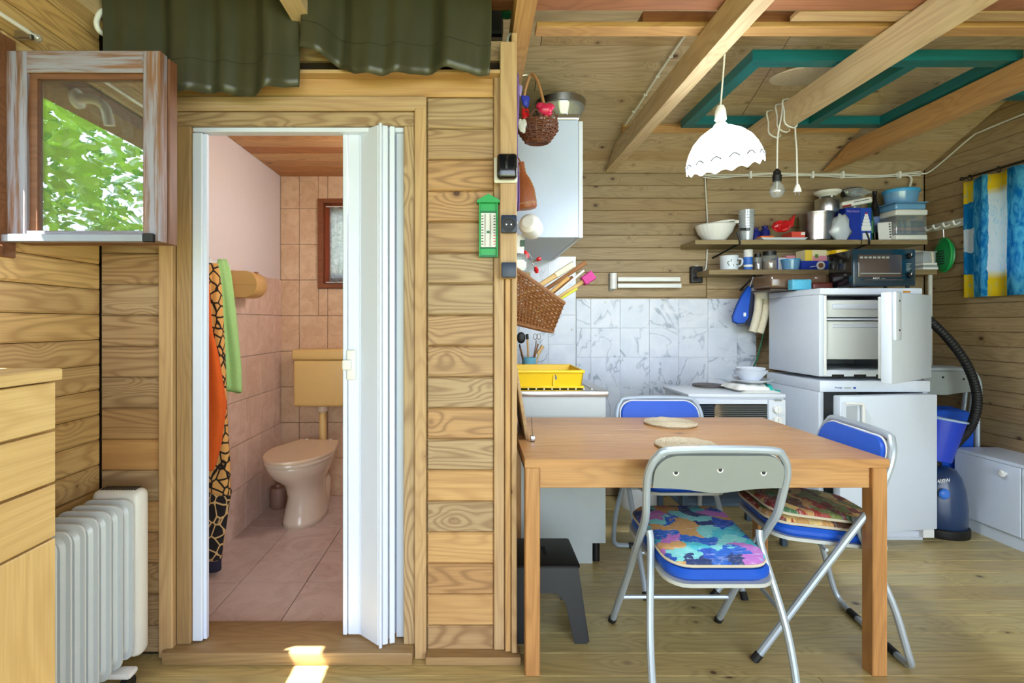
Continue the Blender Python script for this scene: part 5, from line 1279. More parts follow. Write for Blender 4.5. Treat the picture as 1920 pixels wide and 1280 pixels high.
h_ = MB(); h_.box((-0.575, -0.052, 0.63), (-0.468, -0.044, 0.775), 0.004, 1, Mf); hp_ = obj('handle_plate', h_, WHITE, fdoor)
obj('grip', MB().tube([Mf @ Vector(p) for p in ((-0.56,-0.05,0.77), (-0.478,-0.068,0.768), (-0.472,-0.07,0.755), (-0.472,-0.07,0.64), (-0.48,-0.06,0.632))], 0.008, 8), WHITEP, hp_)
obj('grip_recess', MB().box((-0.555, -0.0535, 0.645), (-0.49, -0.0515, 0.755), 0.002, 1, Mf), plain('recess_grey', (176,184,192), 0.5), hp_)
text(fr, 'Prestige', at(1572.5, 726.5, FYF-0.0128), 0.0125, INKB)
for a_, b_, hh in ((1583, 1596, 0.9), (1600, 1605, 1.8)): obj('small_print', MB().box(at(a_, 727+hh, FYF-0.0124), at(b_, 727-hh, FYF-0.0131)), INKB if hh > 1 else GREYP, fr)
obj('hinge', MB().box((FX1-0.05, FYF-0.03, 0.03), (FX1+0.01, FYF+0.01, 0.075), 0.003, 1), WHITEP, fr)
obj('door_rack', MB().box((-0.56, 0.02, 0.60), (-0.40, 0.09, 0.64), 0.004, 1, Mf), INNER, fdoor)
for zz in (0.30, 0.52): obj('shelf', MB().box((FX0+0.03, FYF+0.03, zz), (FX1-0.03, FYB-0.04, zz+0.008)), CLEARG, fr)
GX0, GX1 = FX0+0.002, pX(1725, 2.75)
fz, Mz, zdoor = cold('freezer', 'white freezer box with open door standing on the fridge', GX0, GX1, FYF, FYB-0.02, 0.8735, 1.373, 0.035, (0.892, 1.333), math.radians(33), GX1, 0.545, 0.045)
z0f, z1f = 0.93, 1.335
for (a, b), nm in (((1.215, 1.31), 'u'), ((0.985, 1.195), 'l')):
    d_ = obj('drawer', MB().box((GX0+0.045, FYF+0.02, a), (GX1-0.04, FYB-0.08, b), 0.006, 2), INNER, fz)
    obj('drawer_pull', MB().box((GX0+0.085, FYF+0.013, b-0.05 if nm == 'u' else b-0.035), (GX1-0.02, FYF+0.022, b-0.022 if nm == 'u' else b-0.02), 0.004, 2), WHITE, d_)
obj('evaporator_shelf', MB().box((GX0+0.03, FYF+0.01, 1.199), (GX1-0.03, FYB-0.08, 1.209)), WHITE, fz)
obj('gasket_frame', MB().box((GX0+0.028, FYF-0.002, 0.90), (GX0+0.042, FYF+0.03, 1.334), 0.003, 1), WHITEP, fz)
for k in range(3): obj('vent_opening', MB().box((GX0+0.07+0.12*k, FYF-0.001, 0.889), (GX0+0.135+0.12*k, FYF+0.002, 0.905)), BLACKP, fz)
obj('freezer_light', MB().box((GX0+0.445, FYF-0.0135, 1.348), (GX0+0.485, FYF-0.0115, 1.358)), plain('amber_light', (206,140,30), 0.3), fz)
obj('handle_strip', MB().box((-0.545, -0.062, 1.10), (-0.475, -0.044, 1.335), 0.006, 2, Mz), WHITE, zdoor)
for zz in (1.29, 1.15): obj('screw', MB().cyl(Mz @ Vector((-0.51, -0.064, zz)), 0.004, 0.004, 'y', 10), INKD, zdoor)
# mini oven on the freezer
ox0, ox1, oy0, oy1, oz0, oz1 = pX(1602, 2.78), pX(1717, 2.78), 2.78, 2.99, 1.388, 1.588
mo = thing('toaster_oven', 'black and teal toaster oven standing on the freezer', 'oven', ((ox0+ox1)/2, 2.9, 1.374))
OVT = plain('teal_black_enamel', (16,46,62), 0.15, coat=0.5)
obj('oven_body', MB().box((ox0+0.002, oy0+0.016, oz0), (ox1-0.002, oy1, oz1), 0.006, 2), BLACKG, mo)
fa = obj('front_frame', MB().box((ox0-0.006, oy0, oz0-0.002), (ox1, oy0+0.018, oz1+0.002), 0.006, 2), OVT, mo)
dx0, dx1, dz0_, dz1_ = pX(1608, 2.78), pX(1690, 2.78), pZ(520, 2.78), pZ(477, 2.78)
obj('glass_door', MB().box((dx0, oy0-0.006, dz0_), (dx1, oy0+0.002, dz1_), 0.004, 2), plain('oven_door_glass', (70,60,58), 0.08, coat=1.0), fa)
for k in range(7): obj('rack_glint', MB().box((dx0+0.008+0.024*k, oy0-0.0075, dz1_-0.022), (dx0+0.024+0.024*k, oy0-0.006, dz1_-0.012)), GREYP, fa)
obj('rack_bar', MB().box((dx0+0.01, oy0-0.0075, dz0_+0.02), (dx1-0.01, oy0-0.006, dz0_+0.024)), GREYP, fa)
obj('door_handle', MB().tube([(dx0+0.02, oy0-0.02, dz0_-0.014), (dx1-0.01, oy0-0.02, dz0_-0.014)], 0.003, 8), STEEL, fa)
text(mo, 'FIRST', (pX(1645.5, 2.77), oy0-0.0015, dz0_-0.005), 0.016, INKW); obj('small_print', MB().box((pX(1655, 2.77), oy0-0.0016, dz0_-0.0075), (pX(1662, 2.77), oy0-0.0006, dz0_-0.0045)), GREYP, mo)
for py_ in (480, 516):
    c = at(1704, py_, oy0-0.001); kb = obj('knob', MB().lathe([(0.016,0),(0.016,0.005),(0.012,0.016),(0,0.017)], c, 20, Matrix.Rotation(PI/2, 4, 'X')), BLACKG, fa)
    obj('pointer', MB().box(c+Vector((-0.0012,-0.019,0)), c+Vector((0.0012,-0.0165,0.012))), INKW, kb)
for k in range(6): obj('dial_mark', MB().box(at(1699, 494+2.6*k, oy0-0.0012), at(1709-(k % 3)*2, 495+2.6*k, oy0-0.002)), GREYP, fa)
for fx in (ox0+0.02, ox1-0.02):
    for fy in (oy0+0.03, oy1-0.03): obj('foot', MB().cyl((fx, fy, 1.3735), 0.009, 0.016, 'z', 10), BLACKP, mo)
# ================================================================ SHELVES AND WHAT STANDS ON THEM
U_Z, U_Y0 = pZ(449, 3.235), 3.235
sh = thing('wall_shelf', 'upper wooden wall shelf crowded with kitchen things', 'shelf', (2.0, 3.35, U_Z-0.03))
plank(sh, ((pX(1303, 3.24)+pX(1613, 3.24))/2, (U_Y0+YB)/2-0.001, U_Z-0.03), pX(1613, 3.24)-pX(1303, 3.24), YB-U_Y0-0.003, 0.03, W_SHELF, (1,0,0), (0,1,0), 'shelf_board', 0.003)
plank(sh, ((pX(1615, 3.24)+pX(1738, 3.24))/2, (U_Y0+YB)/2-0.001, U_Z-0.03), pX(1738, 3.24)-pX(1615, 3.24), YB-U_Y0-0.003, 0.03, W_SHELF, (1,0,0), (0,1,0), 'shelf_board', 0.003)
for bx0 in (pX(1382, 3.25), pX(1612, 3.3)):
    obj('bracket', MB().tube(smooth_path([(bx0-0.06, YB-0.012, U_Z-0.09), (bx0, U_Y0+0.04, U_Z-0.035), (bx0+0.008, U_Y0-0.006, U_Z-0.02), (bx0-0.015, U_Y0-0.008, U_Z+0.05)], 4), 0.006, 6), BLACKP, sh)
L_Z, L_Y0 = pZ(505, 3.25), 3.25
s2 = thing('wall_shelf', 'lower wooden wall shelf behind the toaster oven', 'shelf', (2.2, 3.35, L_Z-0.03))
plank(s2, ((pX(1330, 3.25)+pX(1757, 3.25))/2, (L_Y0+YB)/2-0.001, L_Z-0.032), pX(1757, 3.25)-pX(1330, 3.25), YB-L_Y0-0.003, 0.032, W_SHELF, (1,0,0), (0,1,0), 'shelf_board', 0.003)
obj('bracket', MB().tube([(pX(1412, 3.3), YB-0.012, L_Z-0.12), (pX(1415, 3.3), L_Y0+0.05, L_Z-0.036)], 0.006, 6), BLACKP, s2)
obj('support_pole', MB().cyl((pX(1745, 3.27), 3.275, 0.0), 0.0125, L_Z-0.033, 'z', 14), plain('white_painted_pole', (206,206,198), 0.5), s2)
obj('support_strut', MB().tube([(pX(1717, 3.3), YB-0.02, U_Z-0.035), (pX(1748, 3.27), 3.27, L_Z+0.11), (pX(1749, 3.27), 3.268, L_Z+0.002)], 0.0085, 8), plain('cream_strut', (206,200,176), 0.5), s2)
YS = 3.34
def ux(px): return pX(px, YS)
def rnd_obj(name, prof, px, zb, mat, seg=24, y=YS, **kw): return obj(name, MB().lathe(prof, (pX(px, y), y, zb), seg, **kw), mat)
def put(t_name, label, cat, px, zb, y=YS, group=None): return thing(t_name, label, cat, (pX(px, y), y, zb), 0, group)
uz = U_Z+0.001
# white fluted bowl with sieve
t_ = put('fluted_bowl', 'white fluted plastic bowl at the left end of the upper shelf', 'bowl', 1341, uz)
c = Vector((ux(1340), YS, uz))
obj('bowl_wall', MB().lathe([(0.06,0),(0.062,0.006),(0.075,0.02),(0.105,0.06),(0.119,0.102),(0.126,0.106),(0.121,0.11),(0.112,0.1),(0.07,0.024),(0,0.012)], c, 72, flute=24, famp=0.012), WHITEP, t_)
t_ = put('sieve', 'white plastic sieve lying in the fluted bowl with its handle to the right', 'sieve', 1345, uz+0.1)
obj('sieve_ring', MB().lathe([(0.118,0),(0.118,0.012),(0.105,0.014),(0.09,0.004)], c+Vector((0.005,0,0.108)), 30, Matrix.Rotation(math.radians(-9), 4, 'Y')), WHITEP, t_)
obj('sieve_mesh', MB().lathe([(0.104,0.004),(0.08,0.016),(0,0.024)], c+Vector((0.005,0,0.11)), 24, Matrix.Rotation(math.radians(-9), 4, 'Y')), plain('white_mesh', (214,216,214), 0.6), t_)
obj('sieve_handle', MB().box((ux(1360), YS-0.035, uz+0.118), (ux(1381), YS-0.012, uz+0.14), 0.006, 2), WHITEP, t_)
# stack of clear cups
t_ = put('cup_stack', 'stack of clear plastic cups beside the fluted bowl', 'cups', 1398, uz)
for k in range(7):
    obj('plastic_cup', MB().lathe([(0,0.001),(0.036,0),(0.047,0.095),(0.050,0.098),(0.046,0.098),(0.035,0.003)], (ux(1398), YS-0.01, uz+0.018*k), 20, cap=False), CLEARP, t_)
obj('paper_label', MB().box((ux(1378), YS-0.062, uz+0.065), (ux(1396), YS-0.060, uz+0.082)), BLACKP, t_)
text(t_, '24', (ux(1392), YS-0.0625, uz+0.0735), 0.016, INKW)
# blue pots and packets
for px_, h_, lab in ((1421, 0.085, 'small dark blue flask next to the clear cups'), (1439, 0.10, 'dark blue ceramic jar with lid on the upper shelf')):
    t_ = put('blue_jar', lab, 'jar', px_, uz)
    b = obj('jar_body', MB().lathe([(0.024,0),(0.029,0.006),(0.030,h_*0.55),(0.024,h_*0.72),(0.017,h_*0.78),(0.017,h_*0.86)], (ux(px_), YS+0.03, uz+0.016), 20), plain('cobalt_glaze', (26,36,120), 0.15, coat=0.5) if 'cobalt_glaze' not in bpy.data.materials else bpy.data.materials['cobalt_glaze'], t_)
    obj('jar_lid', MB().lathe([(0.02,h_*0.86),(0.02,h_*0.92),(0.008,h_),(0,h_+0.004)], (ux(px_), YS+0.03, uz+0.016), 16), bpy.data.materials['cobalt_glaze'], t_)
t_ = put('white_tray', 'flat white tray on the upper shelf under the red bag', 'tray', 1463, uz)
obj('tray_dish', MB().hexa([(ux(1421), YS-0.075, uz), (ux(1494), YS-0.075, uz), (ux(1494), YS+0.075, uz), (ux(1421), YS+0.075, uz)], [(ux(1414), YS-0.085, uz+0.016), (ux(1499), YS-0.085, uz+0.016), (ux(1499), YS+0.085, uz+0.016), (ux(1414), YS+0.085, uz+0.016)]), WHITE, t_)
def crumple(c, r, seed, n=9):
    rn = random.Random(seed); m = MB(); m.sphere(c, r, 14)
    for v in m.b.verts:
        d = v.co-Vector(c); k = 1+rn.uniform(-0.22, 0.22); v.co = Vector(c)+d*k
    return m
tag(obj('red_bag', crumple(at(1466, 424, YS-0.03), (0.06, 0.03, 0.035), 5), REDF, smooth=False), 'crumpled red foil bag on the white tray', 'bag')
m = MB(); a, b, c2 = at(1466, 420, YS-0.03), at(1486, 400, YS-0.03), at(1488, 432, YS-0.03)
m.prism([(0,0),(0.07,0.02),(0.085,0.10),(0.05,0.06)], 0.03, Matrix.Translation(at(1462, 432, YS+0.0)) @ Matrix.Rotation(PI/2, 4, 'X'), 0.004)
tag(obj('red_packet', m, REDF), 'red foil packet standing up pointed on the white tray', 'packet')
t_ = put('red_box', 'flat coral red carton on the right of the white tray', 'box', 1495, uz+0.02)
bx_ = obj('carton', MB().box((ux(1474), YS-0.06, uz+0.0165), (ux(1499), YS+0.05, uz+0.058), 0.002, 1), plain('coral_card', (214,72,56), 0.5), t_)
obj('barcode_label', MB().box((ux(1491), YS-0.0612, uz+0.035), (ux(1498), YS-0.0602, uz+0.054)), WHITEC, bx_)
tag(obj('orange_packet', MB().box((ux(1416), YS-0.07, uz+0.0165), (ux(1440), YS-0.01, uz+0.03), 0.004, 2), plain('orange_foil', (226,110,40), 0.3)), 'small orange packet at the left of the white tray', 'packet')
# steel pot, canister, saucer
t_ = put('steel_pot', 'large dented steel pot on the upper shelf', 'pot', 1531, uz); pc_ = Vector((ux(1531), YS, uz))
OLDS = plain('dull_steel', (176,172,168), 0.3, 1.0, var=0.16, scale=35)
obj('pot_wall', MB().lathe([(0.085,0),(0.092,0.006),(0.098,0.17),(0.100,0.176),(0.095,0.176),(0.088,0.01),(0,0.01)], pc_, 36), OLDS, t_)
obj('pot_lid', MB().lathe([(0.104,0.176),(0.105,0.186),(0.098,0.189),(0,0.189)], pc_, 36), OLDS, t_)
t_ = put('steel_canister', 'small steel canister with a black squiggle on top of the steel pot', 'canister', 1551, uz+0.19); cc_ = Vector((ux(1551), YS+0.005, uz+0.190))
obj('canister_wall', MB().lathe([(0.066,0),(0.068,0.004),(0.068,0.088),(0.066,0.092),(0,0.092)], cc_, 32), STEEL, t_)
sq = []
for k in range(40):
    u = k/39; a = -PI/2 + 0.15 + 0.62*u; z = 0.05+0.026*math.sin(u*3.2*PI+0.6); sq.append(cc_+Vector((0.0692*math.cos(a), 0.0692*math.sin(a), z)))
obj('squiggle', MB().tube(sq, 0.003, 5), INKD, t_)
t_ = put('white_dish', 'white dish balanced on the small steel canister', 'dish', 1553, uz+0.285)
obj('dish_wall', MB().lathe([(0.045,0),(0.05,0.006),(0.074,0.020),(0.080,0.034),(0.074,0.038),(0.04,0.030),(0,0.028)], cc_+Vector((0.005,0,0.108)), 32), CREAM, t_)
for k in range(3): obj('dish_foot', MB().cyl(cc_+Vector((0.005+0.04*math.cos(k*2.1+0.5), 0.04*math.sin(k*2.1+0.5), 0.0925)), 0.006, 0.018, 'z', 10), CREAM, t_)
# plastic bag, blue box, packages
tag(obj('plastic_bag', crumple(at(1576, 428, 3.25), (0.066, 0.028, 0.088), 11), BAGP, ang=3), 'milky crumpled plastic bag in front of the steel pot', 'bag')
t_ = put('blue_box', 'deep blue carton with a white tiered cake picture on the upper shelf', 'box', 1607, uz)
bb_ = obj('carton', MB().box((ux(1575), YS-0.05, uz), (ux(1623), YS+0.042, uz+0.215), 0.002, 1), BLUEBX, t_)
obj('front_panel', MB().box((ux(1602.5), YS-0.0515, uz+0.002), (ux(1622.5), YS-0.0502, uz+0.213)), plain('mid_blue_print', (34,74,176), 0.4), bb_)
for k, (w_, h_) in enumerate(((9, 0.03), (7.5, 0.022), (6, 0.02), (4.5, 0.018), (3, 0.015))):
    zz = uz+0.065+(0, 0.031, 0.054, 0.075, 0.094)[k]; obj('cake_tier', MB().cyl((ux(1613), YS-0.0525, zz), w_*YS/F_PX*0.9, h_, 'z', 20) if False else MB().box((ux(1613-w_), YS-0.0525, zz), (ux(1613+w_), YS-0.0514, zz+h_), 0.0004, 1), INKW, bb_)
obj('cherry', MB().box((ux(1611), YS-0.0525, uz+0.174), (ux(1615), YS-0.0514, uz+0.182)), REDF, bb_)
obj('barcode', MB().box((ux(1606), YS-0.0525, uz+0.008), (ux(1620), YS-0.0514, uz+0.05)), INKW, bb_)
text(t_, 'Norbach', (ux(1589), YS-0.0506, uz+0.192), 0.023, plain('pale_violet_ink', (170,150,214), 0.5))
t_ = put('foil_package', 'white and black paper package on top of the deep blue carton', 'package', 1600, uz+0.22)
M = Matrix.Translation((ux(1598), YS-0.01, uz+0.217)) @ Matrix.Rotation(math.radians(-11), 4, 'Y')
obj('paper', MB().box((-0.095,-0.04,0.015), (0.105,0.04,0.055), 0.010, 3, M), WHITEC, t_)
obj('paper_seam', MB().box((-0.02,-0.042,0.036), (0.08,-0.0395,0.040), 0, 1, M), INKD, t_)
obj('printed_end', MB().box((-0.098,-0.041,0.016), (-0.04,-0.0385,0.03), 0, 1, M), plain('brown_print', (130,40,30), 0.5), t_)
t_ = put('dark_jar', 'jar with dark lid behind the paper package near the cables', 'jar', 1614, uz+0.25)
jc = Vector((ux(1616), YS+0.085, uz))
obj('jar_glass', MB().lathe([(0.02,0),(0.036,0.005),(0.036,0.22),(0.055,0.26),(0.055,0.31),(0.048,0.325)], jc, 26), CLEARG, t_)
obj('jar_content', MB().lathe([(0.02,0.006),(0.033,0.01),(0.033,0.2),(0,0.21)], jc, 20), plain('dry_goods', (150,120,80), 0.8, var=0.3, scale=120), t_)
obj('jar_lid', MB().lathe([(0.058,0.325),(0.062,0.365),(0.056,0.372),(0,0.374)], jc, 26), plain('navy_lid', (24,32,54), 0.3), t_)
tag(obj('cellophane_bag', crumple(at(1607, 360, YS-0.01), (0.085, 0.02, 0.028), 21), CLEARG, smooth=False), 'glinting cellophane bag on top of the paper package', 'bag')
for lab, px_, y_, h_, r_, mat, nm in (('slim green glass bottle beside the deep blue carton', 1630.5, YS-0.01, 0.27, 0.020, GREENG, 'green_bottle'), ('dark brown bottle with blue label behind the white card', 1640, YS+0.06, 0.35, 0.028, DARKG, 'dark_bottle')):
    t_ = put(nm, lab, 'bottle', px_, uz, y_)
    obj('bottle_glass', MB().lathe([(r_*0.92,0),(r_,0.006),(r_,h_*0.62),(r_*0.8,h_*0.72),(r_*0.42,h_*0.82),(r_*0.4,h_*0.94)], (pX(px_, y_), y_, uz), 24), mat, t_)
    obj('bottle_cap', MB().lathe([(r_*0.46,h_*0.93),(r_*0.46,h_),(0,h_)], (pX(px_, y_), y_, uz), 16), DGREEN if nm == 'green_bottle' else BLACKP, t_)
    obj('bottle_label', MB().lathe([(r_*1.02,h_*0.2),(r_*1.02,h_*0.5)], (pX(px_, y_), y_, uz), 24), plain('label_'+nm, (70,130,80) if nm == 'green_bottle' else (90,116,170), 0.5), t_)
t_ = put('white_card', 'white spiral-edged booklet standing on the upper shelf', 'booklet', 1650, uz)
M = Matrix.Translation((ux(1638), YS-0.045, uz)) @ Matrix.Rotation(math.radians(-4), 4, 'Y')
obj('pages', MB().box((0,0,0), (0.09,0.006,0.118), 0.001, 1, M), WHITEC, t_)
for k in range(6): obj('spiral_mark', MB().box((0.070,-0.0015,0.016+0.017*k), (0.080,0.0,0.024+0.017*k), 0, 1, M), INKD, t_)
# container tower
cxm = ux(1689)
t_ = put('storage_box', 'clear storage box with cream lid and base, bottom of the container tower', 'container', 1689, uz)
obj('box_base', MB().box((cxm-0.103, YS-0.085, uz), (cxm+0.103, YS+0.085, uz+0.035), 0.008, 3), CREAM, t_)
obj('box_wall', MB().box((cxm-0.10, YS-0.082, uz+0.035), (cxm+0.10, YS+0.082, uz+0.16), 0.008, 3), CLEARG, t_)
for (z_a, z_b), mt_ in (((0.037, 0.06), plain('slate_grains', (52,62,68), 0.7)), ((0.062, 0.085), plain('brown_grains', (130,82,46), 0.7)), ((0.087, 0.125), plain('dark_herbs', (36,56,38), 0.7))):
    obj('contents', MB().box((cxm-0.092, YS-0.075, uz+z_a), (cxm+0.092, YS+0.075, uz+z_b), 0.004, 2), mt_, t_)
obj('box_lid', MB().box((cxm-0.105, YS-0.087, uz+0.16), (cxm+0.105, YS+0.087, uz+0.198), 0.010, 3), CREAM, t_)
t_ = put('blue_tub', 'shallow translucent blue tub in the middle of the container tower', 'container', 1689, uz+0.2)
obj('tub_wall', MB().box((cxm-0.10, YS-0.08, uz+0.1985), (cxm+0.10, YS+0.08, uz+0.240), 0.012, 3), BLUECL, t_)
obj('tub_rim', MB().box((cxm-0.108, YS-0.086, uz+0.240), (cxm+0.108, YS+0.086, uz+0.246), 0.002, 1), BLUECL, t_)
t_ = put('blue_lid_tub', 'deep clear tub with blue lid on top of the container tower', 'container', 1689, uz+0.247)
obj('tub_wall', MB().lathe([(0.082,0),(0.088,0.006),(0.100,0.075)], (cxm, YS, uz+0.2465), 30, sy=0.85), BLUECL, t_)
obj('tub_lid', MB().lathe([(0.104,0.072),(0.107,0.078),(0.105,0.092),(0.09,0.099),(0,0.103)], (cxm, YS, uz+0.2465), 30, sy=0.85), CYANB, t_)
# ---- lower shelf
lz_ = L_Z+0.001; YL = 3.32
def lx_(px): return pX(px, YL)
t_ = put('printed_mug', 'white mug with dark plant print on the lower shelf', 'mug', 1367, lz_, YL); c = Vector((lx_(1367), YL, lz_))
obj('mug_wall', MB().lathe([(0.05,0),(0.054,0.004),(0.056,0.09),(0.058,0.094),(0.054,0.094),(0.05,0.01),(0,0.01)], c, 30), WHITE, t_)
obj('mug_handle', MB().tube(smooth_path([c+Vector((0.054,0,0.078)), c+Vector((0.085,0,0.072)), c+Vector((0.082,0,0.04)), c+Vector((0.054,0,0.022))], 6), 0.006, 8), WHITE, t_)
rn = random.Random(4)
for k in range(9):
    a = -PI/2+rn.uniform(-0.75, 0.75); z = rn.uniform(0.025, 0.07); a2 = a+rn.uniform(-0.3, 0.3); z2 = z+rn.uniform(-0.012, 0.016)
    obj('print_mark', MB().tube([c+Vector((0.0562*math.cos(q), 0.0562*math.sin(q), w_)) for q, w_ in ((a, z), ((a+a2)/2, (z+z2)/2+0.004), (a2, z2))], 0.0022, 5), INKG, t_)
t_ = put('salt_box', 'tall blue and white salt carton on the lower shelf', 'carton', 1401, lz_, YL)
b = obj('carton', MB().lathe([(0.027,0),(0.027,0.132),(0,0.132)], (lx_(1401), YL-0.01, lz_), 24), plain('salt_blue', (44,104,196), 0.45), t_)
obj('white_top', MB().lathe([(0.0275,0.085),(0.0275,0.133),(0,0.1335)], (lx_(1401), YL-0.01, lz_), 24), WHITEC, t_)
obj('white_print', MB().lathe([(0.0274,0.02),(0.0274,0.035)], (lx_(1401), YL-0.01, lz_), 24), WHITEC, t_)
for lab, px_, r_, h_, mat, lid, y_ in (('small spice jar with black cap on the lower shelf', 1421, 0.022, 0.11, BEANS, BLACKP, YL), ('glass jar of brown powder with dark lid on the lower shelf', 1443, 0.044, 0.125, plain('brown_powder', (140,96,54), 0.8), BLACKP, YL+0.01),
        ('yellow-lidded jar left of the two behind the tea boxes', 1549, 0.028, 0.135, YELC, YELLOW, YL+0.08), ('wide yellow-lidded jar behind the toaster oven', 1572, 0.056, 0.14, YELC, YELLOW, YL+0.07)):
    t_ = put('spice_jar', lab, 'jar', px_, lz_, y_, 'jars on the lower shelf'); c = (pX(px_, y_), y_, lz_)
    obj('jar_glass', MB().lathe([(r_*0.95,0),(r_,0.004),(r_,h_*0.72),(r_*0.85,h_*0.8)], c, 24), CLEARG, t_)
    obj('jar_content', MB().lathe([(r_*0.88,0.003),(r_*0.93,0.006),(r_*0.93,h_*0.5),(0,h_*0.52)], c, 20), mat, t_)
    obj('jar_lid', MB().lathe([(r_*0.92,h_*0.8),(r_*0.94,h_),(0,h_)], c, 24), lid, t_)
def card(name, px0, px1, z0, z1, y0, y1, mat, label, cat='box'):
    t_ = thing(name, label, cat, (lx_((px0+px1)/2), (y0+y1)/2, z0))
    return t_, obj('carton', MB().box((lx_(px0), y0, z0), (lx_(px1), y1, z1), 0.002, 1), mat, t_)
t_, b = card('tea_carton', 1461, 1480, lz_, lz_+0.088, YL+0.03, YL+0.1, WHITEC, 'white and blue carton behind the sky blue tub')
obj('blue_side', MB().box((lx_(1460.8), YL+0.0285, lz_), (lx_(1464), YL+0.1, lz_+0.088)), BLUEBX, b)
t_ = put('sky_blue_tub', 'small sky blue plastic tub on the lower shelf', 'tub', 1479, lz_, YL-0.02)
obj('tub_wall', MB().lathe([(0.042,0),(0.045,0.003),(0.054,0.062)], (lx_(1479), YL-0.02, lz_), 24), BLUECL, t_); obj('tub_lid', MB().lathe([(0.057,0.062),(0.057,0.07),(0,0.071)], (lx_(1479), YL-0.02, lz_), 24), CYANB, t_)
t_, b = card('coffee_box', 1492, 1552, lz_, lz_+0.056, YL-0.06, YL+0.06, BLUEBX, 'deep blue coffee box with a cup picture on the lower shelf')
obj('cup_picture', MB().cyl((lx_(1527), YL-0.062, lz_+0.026), 0.028, 0.0018, 'y', 24), WHITEC, b); obj('coffee_picture', MB().cyl((lx_(1527), YL-0.063, lz_+0.026), 0.016, 0.0016, 'y', 20), BROWNW, b)
obj('script_mark', MB().tube([(lx_(1507), YL-0.0606, lz_+0.015), (lx_(1512), YL-0.0606, lz_+0.019), (lx_(1517), YL-0.0606, lz_+0.021)], 0.003, 6), INKW, b)
t_, b = card('tea_box', 1501, 1541, lz_+0.057, lz_+0.128, YL-0.045, YL+0.05, plain('cream_card', (238,226,180), 0.5), 'yellow and pink fruit tea box on top of the coffee box')
obj('pink_print', MB().box((lx_(1515), YL-0.0465, lz_+0.058), (lx_(1541), YL-0.0452, lz_+0.09)), PINKC, b); obj('green_print', MB().box((lx_(1519), YL-0.0475, lz_+0.075), (lx_(1525), YL-0.0466, lz_+0.1)), LEAF, b)
obj('yellow_side', MB().box((lx_(1501), YL-0.0465, lz_+0.058), (lx_(1514), YL-0.0452, lz_+0.127)), YELC, b)
tag(obj('pink_box', MB().box((lx_(1484), YL+0.05, lz_), (lx_(1500), YL+0.11, lz_+0.105), 0.002, 1), PINKC), 'small pink carton standing behind the sky blue tub', 'box')
# right end of lower shelf
t_ = put('clear_tub', 'clear plastic tub at the right end of the lower shelf', 'tub', 1729, lz_+0.045, YL)
obj('tub_wall', MB().box((lx_(1719), YL-0.05, lz_+0.046), (lx_(1742), YL+0.05, lz_+0.115), 0.006, 2), CLEARP, t_); obj('tub_rim', MB().box((lx_(1717.5), YL-0.055, lz_+0.112), (lx_(1743.5), YL+0.055, lz_+0.118), 0.002, 1), CLEARP, t_)
for k, mt_ in enumerate((WHITEC, GREYP, CREAM)): tag(obj('flat_box', MB().box((lx_(1716), YL-0.06, lz_+0.015*k), (lx_(1744-k), YL+0.06, lz_+0.015*k+0.0145), 0.002, 1), mt_), ('lowest white flat box', 'middle grey flat box', 'top cream flat box')[k]+' under the clear tub', 'box', 'flat boxes under the clear tub')
# ---- on the freezer, left of the oven
gz = 1.3745
t_ = thing('bread_box', 'brown transparent lidded bread box on the freezer left of the toaster oven', 'container', (1.95, 3.05, gz))
SMOKE = glassy('smoky_plastic', (150,120,96), 0.1, 0.1, 0.6)
ya_, yb_ = 2.98, 3.19
obj('box_base', MB().box((pX(1444, ya_), ya_, gz), (pX(1556, ya_), yb_, gz+0.012), 0.004, 2), plain('dark_tray', (60,44,38), 0.4), t_)
obj('box_cover', MB().box((pX(1446, ya_), ya_+0.004, gz+0.0125), (pX(1555, ya_), yb_-0.004, gz+0.10), 0.02, 3), SMOKE, t_)
tag(obj('blue_food_tub', MB().box((pX(1475, ya_), ya_-0.055, gz+0.001), (pX(1511, ya_), ya_-0.004, gz+0.062), 0.008, 3), plain('aqua_tub', (90,186,220), 0.4, var=0.15, scale=60)), 'aqua printed food tub in front of the bread box', 'tub')
tag(obj('bean_bag', MB().box((pX(1514, ya_), ya_-0.05, gz+0.001), (pX(1552, ya_), ya_-0.006, gz+0.045), 0.012, 3), BEANS), 'bag of dark red beans beside the aqua tub', 'bag')
tag(obj('baguette', MB().tube(smooth_path([(pX(1462, 3.08), 3.06, gz+0.045), (pX(1490, 3.08), 3.07, gz+0.062), (pX(1530, 3.08), 3.08, gz+0.06), (pX(1553, 3.08), 3.08, gz+0.055)], 5), 0.026, 12), BREAD), 'beige baguette lying in the bread box', 'bread')
# ---- mitts under the lower shelf
hk = thing('oven_mitt', 'blue quilted oven mitt hanging under the lower shelf', 'oven mitt', at(1395, 605, 3.3))
m = MB(); pts = [(1405,535),(1393,552),(1383,572),(1375,594),(1376,603),(1385,607),(1397,605),(1404,596),(1405,576),(1410,540)]
m.prism([(pX(x, 3.3), pZ(y, 3.3)) for x, y in pts][::-1], 0.03, Matrix(((1,0,0,0),(0,0,-1,3.33),(0,1,0,0),(0,0,0,1))), 0.008); obj('mitt_body', m, BLUEV, hk)
obj('edge_binding', MB().tube([(pX(x, 3.3), 3.315, pZ(y, 3.3)) for x, y in pts], 0.004, 6, True), plain('dark_binding', (30,50,110), 0.8), hk)
obj('hanging_loop', MB().tube(smooth_path([at(1406, 538, 3.31), at(1409, 528, 3.31), at(1413, 519, 3.31), at(1418, 530, 3.31), at(1419, 538, 3.31)], 5), 0.003, 6), WHITEP, hk)
obj('white_print', MB().box(at(1394, 593, 3.2995), at(1399, 586, 3.2985)), INKW, hk)
